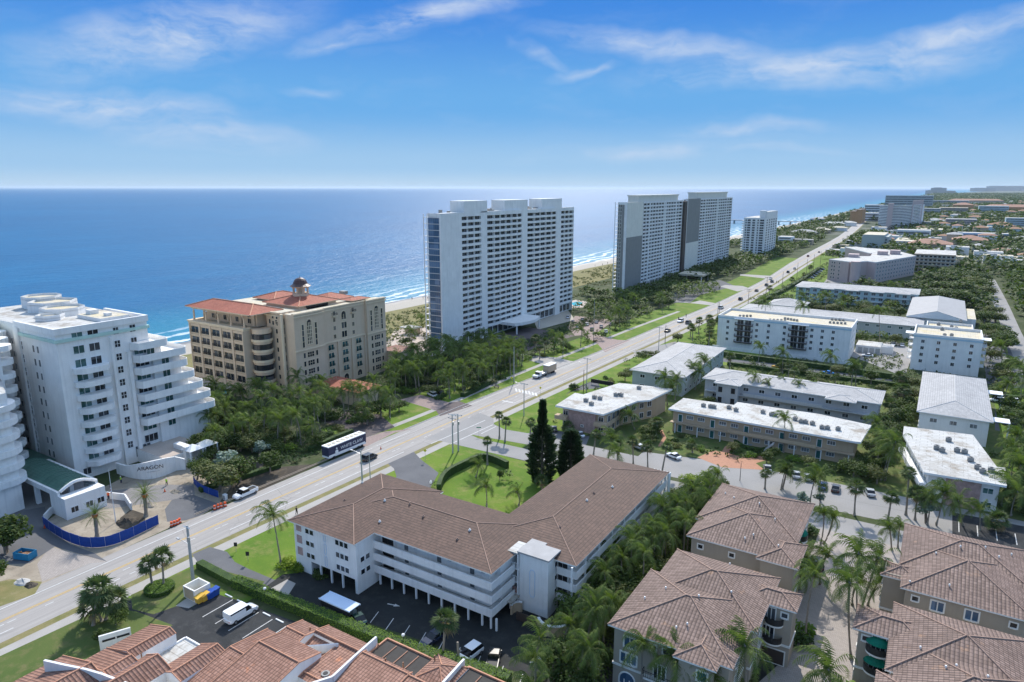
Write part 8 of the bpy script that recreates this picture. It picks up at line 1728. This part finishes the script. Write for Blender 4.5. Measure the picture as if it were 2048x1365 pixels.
# blue skip
x, y = P(52, 1118); B = thing('skip', 'open blue rubbish skip filled with debris beside the driveway', 'skip', (x, y, 0), rot=.35, org=False); q = MB()
for a in ((-1.6, 1.6, -.9, -.82), (-1.6, 1.6, .82, .9), (-1.6, -1.52, -.82, .82), (1.52, 1.6, -.82, .82)): q.box(*a, .15, 1.4)
q.box(-1.5, 1.5, -.8, .8, .1, .16); q.build('body', 'dumpster_blue', B); q = MB(); rr = random.Random(2)
for i in range(24): xx, yy = rr.uniform(-1.3, 1.3), rr.uniform(-.6, .6); q.obox(xx, yy, .3, .7+rr.random()*.5, .5, .3, rr.random()*3)
q.build('debris', 'rust', B)
for i, (u, v, s, m, lb) in enumerate(((45, 1166, 1.0, 'concrete', 'pale rubble mound on the dry patch at the left edge'), (62, 1172, .9, 'm_darkdirt', 'dark soil heap on the dry patch beside the pale mound'), (255, 1048, 1.8, 'm_darkdirt', 'dark earth heap inside the blue fence'), (300, 1012, 1.2, 'm_dirt', 'sandy spoil heap behind the right hand date palm'), (350, 985, .9, 'm_dirt', 'small sandy heap by the sign wall gate'))):
    x, y = P(u, v); B = thing('spoil_heap', lb, 'heap', (x, y, 0), None); q = MB(); rr = random.Random(i); n = 14; rg = [[(x+s*1.6*k*math.cos(6.283*j/n)*rr.uniform(.8, 1.2), y+s*k*math.sin(6.283*j/n)*rr.uniform(.8, 1.2), s*.75*(1-k)*rr.uniform(.7, 1.1)) for j in range(n)] for k in (1, .72, .42, .15)]
    rg[0] = [(a, b_, 0) for a, b_, _ in rg[0]]
    for r0, r1 in zip(rg, rg[1:]):
        for j in range(n): q.poly([r0[j], r0[(j+1) % n], r1[(j+1) % n], r1[j]])
    q.poly(rg[-1]); q.build('heap', m, B)
# ================= poles =================
def pole(label, u, v, vt, r=.16, m='pole_concrete', arms=0, lamp=None, xf_=0, grp='utility poles'):
    x, y = P(u, v); h = zat(x, y, vt); B = thing('utility_pole', label, 'pole', (x, y, 0), grp); q = MB(); q.frus(x, y, 0, h, r, r*.6, 8); q.build('post', m, B)
    for k in range(arms): q = MB(); zz_ = h-.35-k*.9; q.bar((x-1.3, y, zz_), (x+1.3, y, zz_), .12); q.build('crossarm', m, B); 
    for k in range(arms):
        for s in (-1.1, 0, 1.1): q = MB(); q.frus(x+s, y, h-.3-k*.9, h-.05-k*.9, .07, .05, 6); q.build('insulator', 'steel', B)
    if lamp: q = MB(); q.tube([(x, y, h*lamp), (x-1.2, y-.2, h*lamp+.35), (x-2.3, y-.3, h*lamp+.5)], .05, 6); q.build('lamp_arm', 'steel', B); q = MB(); q.box(x-2.8, x-2.2, y-.45, y-.15, h*lamp+.42, h*lamp+.58); q.build('lamp_head', 'steel', B)
    if xf_: q = MB(); q.frus(x+.3, y-.2, h*.72, h*.72+.9, .25, .25, 10); q.build('transformer', 'steel', B); q = MB(); q.bar((x-.9, y-.1, h*.97), (x+.9, y-.1, h*.97), .12); q.build('crossarm', 'white', B)
    return (x, y, h)
pole('thick concrete pole with street lamp beside the cream bin enclosure', 387, 1163, 1052, .3, lamp=.66, xf_=1)
a1 = pole('concrete pole with crossarms on the junction lawn, the left of two', 906, 907, 828, .2, arms=2, xf_=1); pole('concrete pole with switchgear on the junction lawn, the right of two', 917, 903, 828, .22, arms=1, xf_=1)
pole('concrete pole rising behind the brown roof, the left of two', 725, 968, 902, .2, lamp=.9); pole('thinner pole just right of its neighbour behind the brown roof', 741, 962, 910, .12)
pole('concrete lamp pole on the lawn beside the conifer', 1048, 832, 766, .16, arms=1, lamp=.93); pole('green painted pole on the hotel side verge', 1028, 765, 694, .18, 'pole_concrete'); pole('wooden pole near the flat white roofed corner building', 1173, 784, 716, .16, 'pole_concrete', arms=1, lamp=.8); pole('short dark wooden pole beside the corner building', 1167, 783, 740, .14, 'wood_pole')
for i, a in enumerate(((1317, 700, 654, 1, 'pole_concrete'), (1330, 687, 650, 0, 'wood_pole'), (1435, 628, 602, 0, 'pole_concrete'), (1438, 626, 604, 0, 'wood_pole'), (1496, 608, 578, 2, 'wood_pole'), (1531, 600, 554, 1, 'wood_pole'), (1564, 574, 543, 0, 'wood_pole'), (1593, 560, 525, 0, 'wood_pole'), (1612, 552, 518, 0, 'wood_pole'), (1626, 540, 508, 0, 'wood_pole'), (1640, 530, 502, 0, 'wood_pole'))): pole('slim pole along the distant coast road, %s from the left' % ORD[i], a[0], a[1], a[2], .15, a[4], arms=a[3], grp='poles along the distant coast road')
pole('leaning wooden pole before the pale hip roofed house', 1916, 865, 822, .13, 'wood_pole'); pole('thin lamp post by the orange paving', 1480, 962, 925, .08, 'iron'); pole('tall palm like lamp pole in the beach tower garden', 1187, 680, 600, .12, 'steel')
# flagpole
x, y = P(232, 1046); B = thing('flagpole', 'white flagpole with limp striped flag inside the fenced yard', 'flagpole', (x, y, 0)); h = zat(x, y, 940); q = MB(); q.frus(x, y, 0, h, .09, .04, 8); q.build('post', 'white', B); fz = h*.74; q = MB()
for i in range(7): q.poly([(x-.05-.09*k_, y-.05*(k_ % 2)-.02, fz-i*.28-.08*k_) for k_ in (0, 4)]+[(x-.05-.09*k_, y-.05*(k_ % 2)-.02, fz-.28-i*.28-.08*k_) for k_ in (4, 0)], i % 2)
q.poly([(x-.05, y-.08, fz+.01), (x-.28, y-.08, fz-.18), (x-.28, y-.08, fz-.95), (x-.05, y-.08, fz-.8)], 2); q.build('flag', ['red', 'white', 'navy'], B)
# overhead cables and silt barrier along the kerb
def cable(label, pts, sag, grp):
    B = thing('overhead_cable', label, 'cable', pts[0], grp, org=False); q = MB(); o = Vector(pts[0])
    for a, c in zip(pts, pts[1:]):
        a, c = Vector(a)-o, Vector(c)-o; q.tube([a+(c-a)*t+Vector((0, 0, -sag*4*t*(1-t))) for t in [i/8 for i in range(9)]], .018, 3)
    q.build('wire', 'iron', B)
# barrels, barriers and cones
def barrel(label, u, v, k='barrel'):
    x, y = P(u, v); B = thing('traffic_'+k, label, k, (x, y, 0), 'orange road works %ss' % k); 
    if k == 'barrel':
        q = MB(); q.frus(x, y, .08, 1.0, .28, .22, 12); q.build('body', 'orange', B); q = MB(); q.frus(x, y, 0, .08, .38, .38, 12); q.build('base', 'rubber', B); q = MB(); q.frus(x, y, .4, .55, .262, .25, 12, 0, False); q.build('band', 'white', B)
    else: q = MB(); q.frus(x, y, .04, .75, .18, .03, 10); q.build('body', 'orange', B); q = MB(); q.box(x-.22, x+.22, y-.22, y+.22, 0, .04); q.build('base', 'rubber', B)
for i, (u, v) in enumerate(((430, 1021), (437, 1018), (443, 1016), (451, 1014), (344, 1054), (350, 1052), (356, 1050), (360, 1047))): barrel('orange and white barrel at the road works, %s from the right' % ORD[7-(i+4) % 8], u, v)
for i, (u, v) in enumerate(((90, 1058), (762, 899), (330, 985))): barrel(('orange cone at the left end of the blue fence', 'orange cone on the road by the pink brick apron', 'orange cone by the white sign wall')[i], u, v, 'cone')
x, y = P(451, 1000); B = thing('electrical_cabinet', 'small white cabinet behind the orange barrels near the pickup', 'cabinet', (x, y, 0)); q = MB(); q.box(x-.4, x+.4, y-.3, y+.3, 0, 1.1); q.box(x-.46, x+.46, y-.36, y+.36, 1.1, 1.16); q.build('casing', 'white', B); q = MB(); q.box(x-.3, x-.02, y-.33, y-.3, .15, .95); q.box(x+.02, x+.3, y-.33, y-.3, .15, .95); q.build('door', 'steel', B)
q = MB(); kl = [(a-.6, b_) for a, b_ in SE if 30 < b_ < 74]
for k in (-.0, .5): q.tube([(a-k, b_, .35) for a, b_ in kl], .07, 4)
o = q.build('silt_barrier', 'tan_wall'); tag(o, 'pair of long low barrier rails along the kerb by the pickup and bus', 'barrier')
# signs
def sign(label, u, v, h, m, shape='d'):
    x, y = P(u, v); B = thing('road_sign', label, 'sign', (x, y, 0), 'road signs'); q = MB(); q.frus(x, y, 0, h, .035, .035, 6); q.build('post', 'steel', B); q = MB(); s = .42
    pts = [(0, -s), (s, 0), (0, s), (-s, 0)] if shape == 'd' else [(-.6, -.12), (.6, -.12), (.6, .12), (-.6, .12)] if shape == 'n' else [(-.28, -.38), (.28, -.38), (.28, .38), (-.28, .38)]
    q.poly([(x+RX*a, y+RY*a-.05, h+c-.1) for a, c in pts]); q.poly([(x+RX*a, y+RY*a+.0, h+c-.1) for a, c in pts[::-1]]); q.build('plate', m, B)
sign('yellow diamond sign on the verge beside the grey drive', 851, 922, 2.7, 'sign_yellow'); sign('green street name sign at the side street corner', 958, 872, 2.4, 'sign_green', 'n'); sign('yellow green diamond sign at the crosswalk verge', 1023, 768, 2.2, 'sign_yellow'); sign('yellow green diamond sign beyond the crosswalk, near the conifer spire', 1081, 790, 2.4, 'sign_yellow'); sign('small dark sign post on the lawn corner, nearer the drive mouth', 473, 1105, 1.6, 'iron', 'r'); sign('small dark sign post on the lawn edge along the drive', 497, 1126, 1.8, 'iron', 'r'); sign('white plate sign on the side street verge', 976, 900, 1.6, 'white', 'r')
# lamps in the hedge
for i, (u, v) in enumerate(((532, 1203), (1008-200, 1298))):
    x, y = P(u, v); B = thing('globe_lamp', ('white globe lamp in the hedge beside the white van', 'white globe lamp in the hedge above the dark villa roof')[i], 'lamp', (x, y, 0), 'globe lamps in the long hedge'); q = MB(); q.frus(x, y, 0, 2.0, .05, .05, 6); q.build('post', 'iron', B); q = MB()
    for (za, ra), (zb, rb) in zip([(2.0, .08), (2.08, .2), (2.22, .26), (2.36, .2)], [(2.08, .2), (2.22, .26), (2.36, .2), (2.44, .05)]): q.frus(x, y, za, zb, ra, rb, 10)
    q.build('globe', 'white', B)
# ================= people =================
def person_mesh(walk=.25, arm=.2):
    b = bpy.data.meshes.new('body'); J = [(0, 0, .93), (0, 0, 1.12), (0, .0, 1.36), (0, .01, 1.47), (0, .02, 1.56), (0, .02, 1.70), (.16, 0, 1.38), (.21, -arm*.5, 1.12), (.22, -arm*.2+.05, .88), (-.16, 0, 1.38), (-.21, arm*.5, 1.12), (-.22, arm+.08, .90), (.09, 0, .88), (.10, walk*.6, .48), (.10, walk*.8-.05, .08), (.10, walk*.8+.12, .04), (-.09, 0, .88), (-.10, -walk*.3+.04, .48), (-.10, -walk, .08), (-.10, -walk+.15, .04)]
    rr_ = [.14, .12, .13, .06, .08, .085, .06, .045, .035, .06, .045, .035, .085, .06, .045, .04, .085, .06, .045, .04]
    E = [(0, 1), (1, 2), (2, 3), (3, 4), (4, 5), (2, 6), (6, 7), (7, 8), (2, 9), (9, 10), (10, 11), (0, 12), (12, 13), (13, 14), (14, 15), (0, 16), (16, 17), (17, 18), (18, 19)]
    b.from_pydata(J, E, []); o = bpy.data.objects.new('tmp', b); C.objects.link(o); m = o.modifiers.new('s', 'SKIN'); m.use_smooth_shade = True
    if not b.skin_vertices: 
        import bmesh
        bm = bmesh.new(); bm.from_mesh(b); bm.verts.layers.skin.verify(); bm.to_mesh(b); bm.free()
    for i, sv in enumerate(b.skin_vertices[0].data): sv.radius = (rr_[i], rr_[i]*.85)
    b.skin_vertices[0].data[0].use_root = True; o.modifiers.new('u', 'SUBSURF').levels = 1; o.modifiers['u'].render_levels = 1
    dg = bpy.context.evaluated_depsgraph_get(); me = bpy.data.meshes.new_from_object(o.evaluated_get(dg)); bpy.data.objects.remove(o); me.materials.clear(); me.materials.append(MATS['skin']); me.name = 'body'; return me
PMS = [person_mesh(.22, .18), person_mesh(.05, .05)]
def person(label, u, v, rot, shirt, legs, k=0, xy=None, grp=None, hat=None):
    x, y = xy or P(u, v); B = thing('person', label, 'person', (x, y, 0), grp, rot, org=False); o = bpy.data.objects.new('body', PMS[k]); C.objects.link(o); o.parent = B
    q = MB(); q.v = []; 
    for (za, a, c), (zb, d_, e_) in zip([(.86, .17, .13), (1.12, .155, .12), (1.34, .20, .13)], [(1.12, .155, .12), (1.34, .20, .13), (1.46, .11, .08)]):
        n = 10; o_ = len(q.v); q.v += [(a*math.cos(2*PI*i/n), c*math.sin(2*PI*i/n), za) for i in range(n)]+[(d_*math.cos(2*PI*i/n), e_*math.sin(2*PI*i/n), zb) for i in range(n)]
        for i in range(n): j = (i+1) % n; q.f.append((o_+i, o_+j, o_+n+j, o_+n+i)); q.m.append(0)
    for s, ar in ((1, -.09), (-1, .09)): q.tube([(s*.17, 0, 1.40), (s*.215, ar, 1.13)], [.075, .06], 7)
    q.build('shirt', shirt, B); q = MB(); wk = .22 if k == 0 else .05
    for s, a_, b_ in ((1, wk*.6, wk*.8-.05), (-1, -wk*.3+.04, -wk)): q.tube([(s*.09, 0, .92), (s*.10, a_, .48), (s*.10, b_, .12)], [.105, .085, .065], 8)
    q.build('trousers', legs, B); q = MB()
    for (za, ra), (zb, rb) in zip([(1.62, .105), (1.70, .115)], [(1.70, .115), (1.80, .05)]): q.frus(0, 0, za, zb, ra, rb, 9)
    q.build('hard_hat' if hat else 'hair', hat or 'dark_brown', B)
person('worker in a bright vest and hard hat by the white sign wall', 334, 972, .6, 'hivis', 'navy', 0, hat='white'); person('worker in a lime vest left of the flagpole', 243, 968, .2, 'hivis', 'navy', 1, hat='white'); person('pedestrian in black on the pavement behind the brown roof corner', 594, 1030, .3, 'dark', 'dark', 0)
person('worker in an orange shirt near the excavation', 218, 1000, 1.2, 'orange', 'navy', 1, hat='white'); person('walker in dark clothes beside the white car on the far road', 1357, 640, 0, 'dark', 'navy', 0); person('walker in dark clothes farther along the far road verge', 1372, 634, 0, 'dark', 'navy', 0)
person('cyclist like walker in black on the far road, left of the pair', 1553, 566, 0, 'dark', 'dark', 0); person('walker in black on the far road, right of the pair', 1557, 566, 0, 'dark', 'dark', 0)
for i, (u, v) in enumerate(((824, 600), (846, 598), (850, 597), (855, 598), (1215, 528), (1190, 533), (1205, 531))): person('beachgoer in %s on the sand, %s from the left' % (('dark clothes', 'a white shirt')[i % 2], ORD[(0, 1, 2, 3, 6, 4, 5)[i]]), u, v, i, ('dark', 'white')[i % 2], 'navy', 1, grp='people on the beach')
# pools and decks
for nm, lb, q_ in (('pool', 'turquoise swimming pool beside the beach tower', ((1142, 607), (1152, 604), (1165, 606), (1160, 612), (1148, 613))), ('pool', 'turquoise swimming pool right of the aqua building', ((1908, 577), (1922, 573), (1938, 574), (1936, 581), (1915, 583)))):
    q = MB(); pl = px(*q_); B = thing(nm, lb, 'pool', (*pl[0], 0)); c_ = (sum(p[0] for p in pl)/5, sum(p[1] for p in pl)/5)
    q.prism([(c_[0]+(x-c_[0])*1.9, c_[1]+(y-c_[1])*1.9) for x, y in pl], 0, .12); q.build('surround', 'm_deck', B); q = MB(); q.prism(pl, .125, .17); q.build('water', 'pool', B)
x, y = P(822, 668); B = thing('pool_pavilion', 'small flat white pavilion on the pool deck left of the beach tower', 'pavilion', (x, y, 0)); q = MB(); q.box(x-4, x+4, y-3, y+3, 2.8, 3.2); q.build('roof', 'flat_roof', B); q = MB(); q.box(x-3.4, x+3.4, y, y+2.6, 0, 2.8); q.build('wall', 'tan_wall', B)
# outdoor garden set by the townhouse
x, y = P(1192, 1345); B = thing('garden_table', 'round white garden table with a shiny top in the gap left of the townhouse', 'table', (x, y, 0)); q = MB(); q.frus(x, y, .68, .74, .8, .8, 16); q.build('top', 'white', B); q = MB(); q.frus(x, y, 0, .68, .2, .07, 8); q.build('stand', 'white', B)
# park benches at the crosswalk verge
x, y = P(993, 776); B = thing('bench', 'pale bench on the paved pad beside the crosswalk', 'bench', (x, y, 0)); q = MB(); q.box(x-.9, x+.9, y-.25, y+.25, .4, .48); q.build('seat', 'tan_wall', B); q = MB(); q.box(x-.9, x+.9, y+.25, y+.31, .48, .9); q.build('backrest', 'tan_wall', B)
for s in (-.75, .7): q = MB(); q.box(x+s, x+s+.08, y-.22, y+.22, 0, .4); q.build('leg', 'iron', B)
# fountain
x, y = P(1502, 888); B = thing('fountain', 'small pale tiered fountain in the hedged garden before the beige building', 'fountain', (x, y, 0)); q = MB(); q.frus(x, y, 0, .5, 1.3, 1.4, 14); q.build('basin', 'concrete', B); q = MB(); q.frus(x, y, .5, 1.5, .15, .12, 8); q.frus(x, y, 1.5, 1.65, .2, .6, 10); q.build('bowl', 'concrete', B)
# low rail with dark screen by corner building
x, y = P(1190, 770); B = thing('screen_fence', 'dark screened low fence behind the flat white corner roof', 'fence', (x, y, 0)); q = MB(); q.box(x-1.5, x+6.5, y, y+.08, .6, 1.9); q.build('screen', 'dark', B)
for k in range(4): q = MB(); q.frus(x-1.4+k*2.6, y+.05, 0, 2.0, .05, .05, 6); q.build('post', 'iron', B)
q0 = a1
cable('power line from the junction poles to the pole behind the brown roof', [(*P(725, 968), 7.6), (a1[0], a1[1], a1[2]-.4)], .5, None)
if HAZE_D:
    hm = bpy.data.materials.new('haze'); hm.use_nodes = True; hn = hm.node_tree; hn.nodes.remove(hn.nodes['Principled BSDF'])
    pv = hn.nodes.new('ShaderNodeVolumePrincipled'); pv.inputs['Density'].default_value = HAZE_D; pv.inputs['Color'].default_value = (.72, .86, 1, 1); pv.inputs['Anisotropy'].default_value = .2
    hn.links.new(pv.outputs[0], hn.nodes['Material Output'].inputs['Volume'])
    b = MB(); b.box(-60500, 22500, -8500, 70500, -8, 125); hz_ = b.build('haze', 'white'); hz_.data.materials[0] = hm
    tag(hz_, 'thin blue sea air that pales the distance', 'haze', kind='stuff')
flush()
for o in bpy.data.objects:
    if '_o' in o: del o['_o']
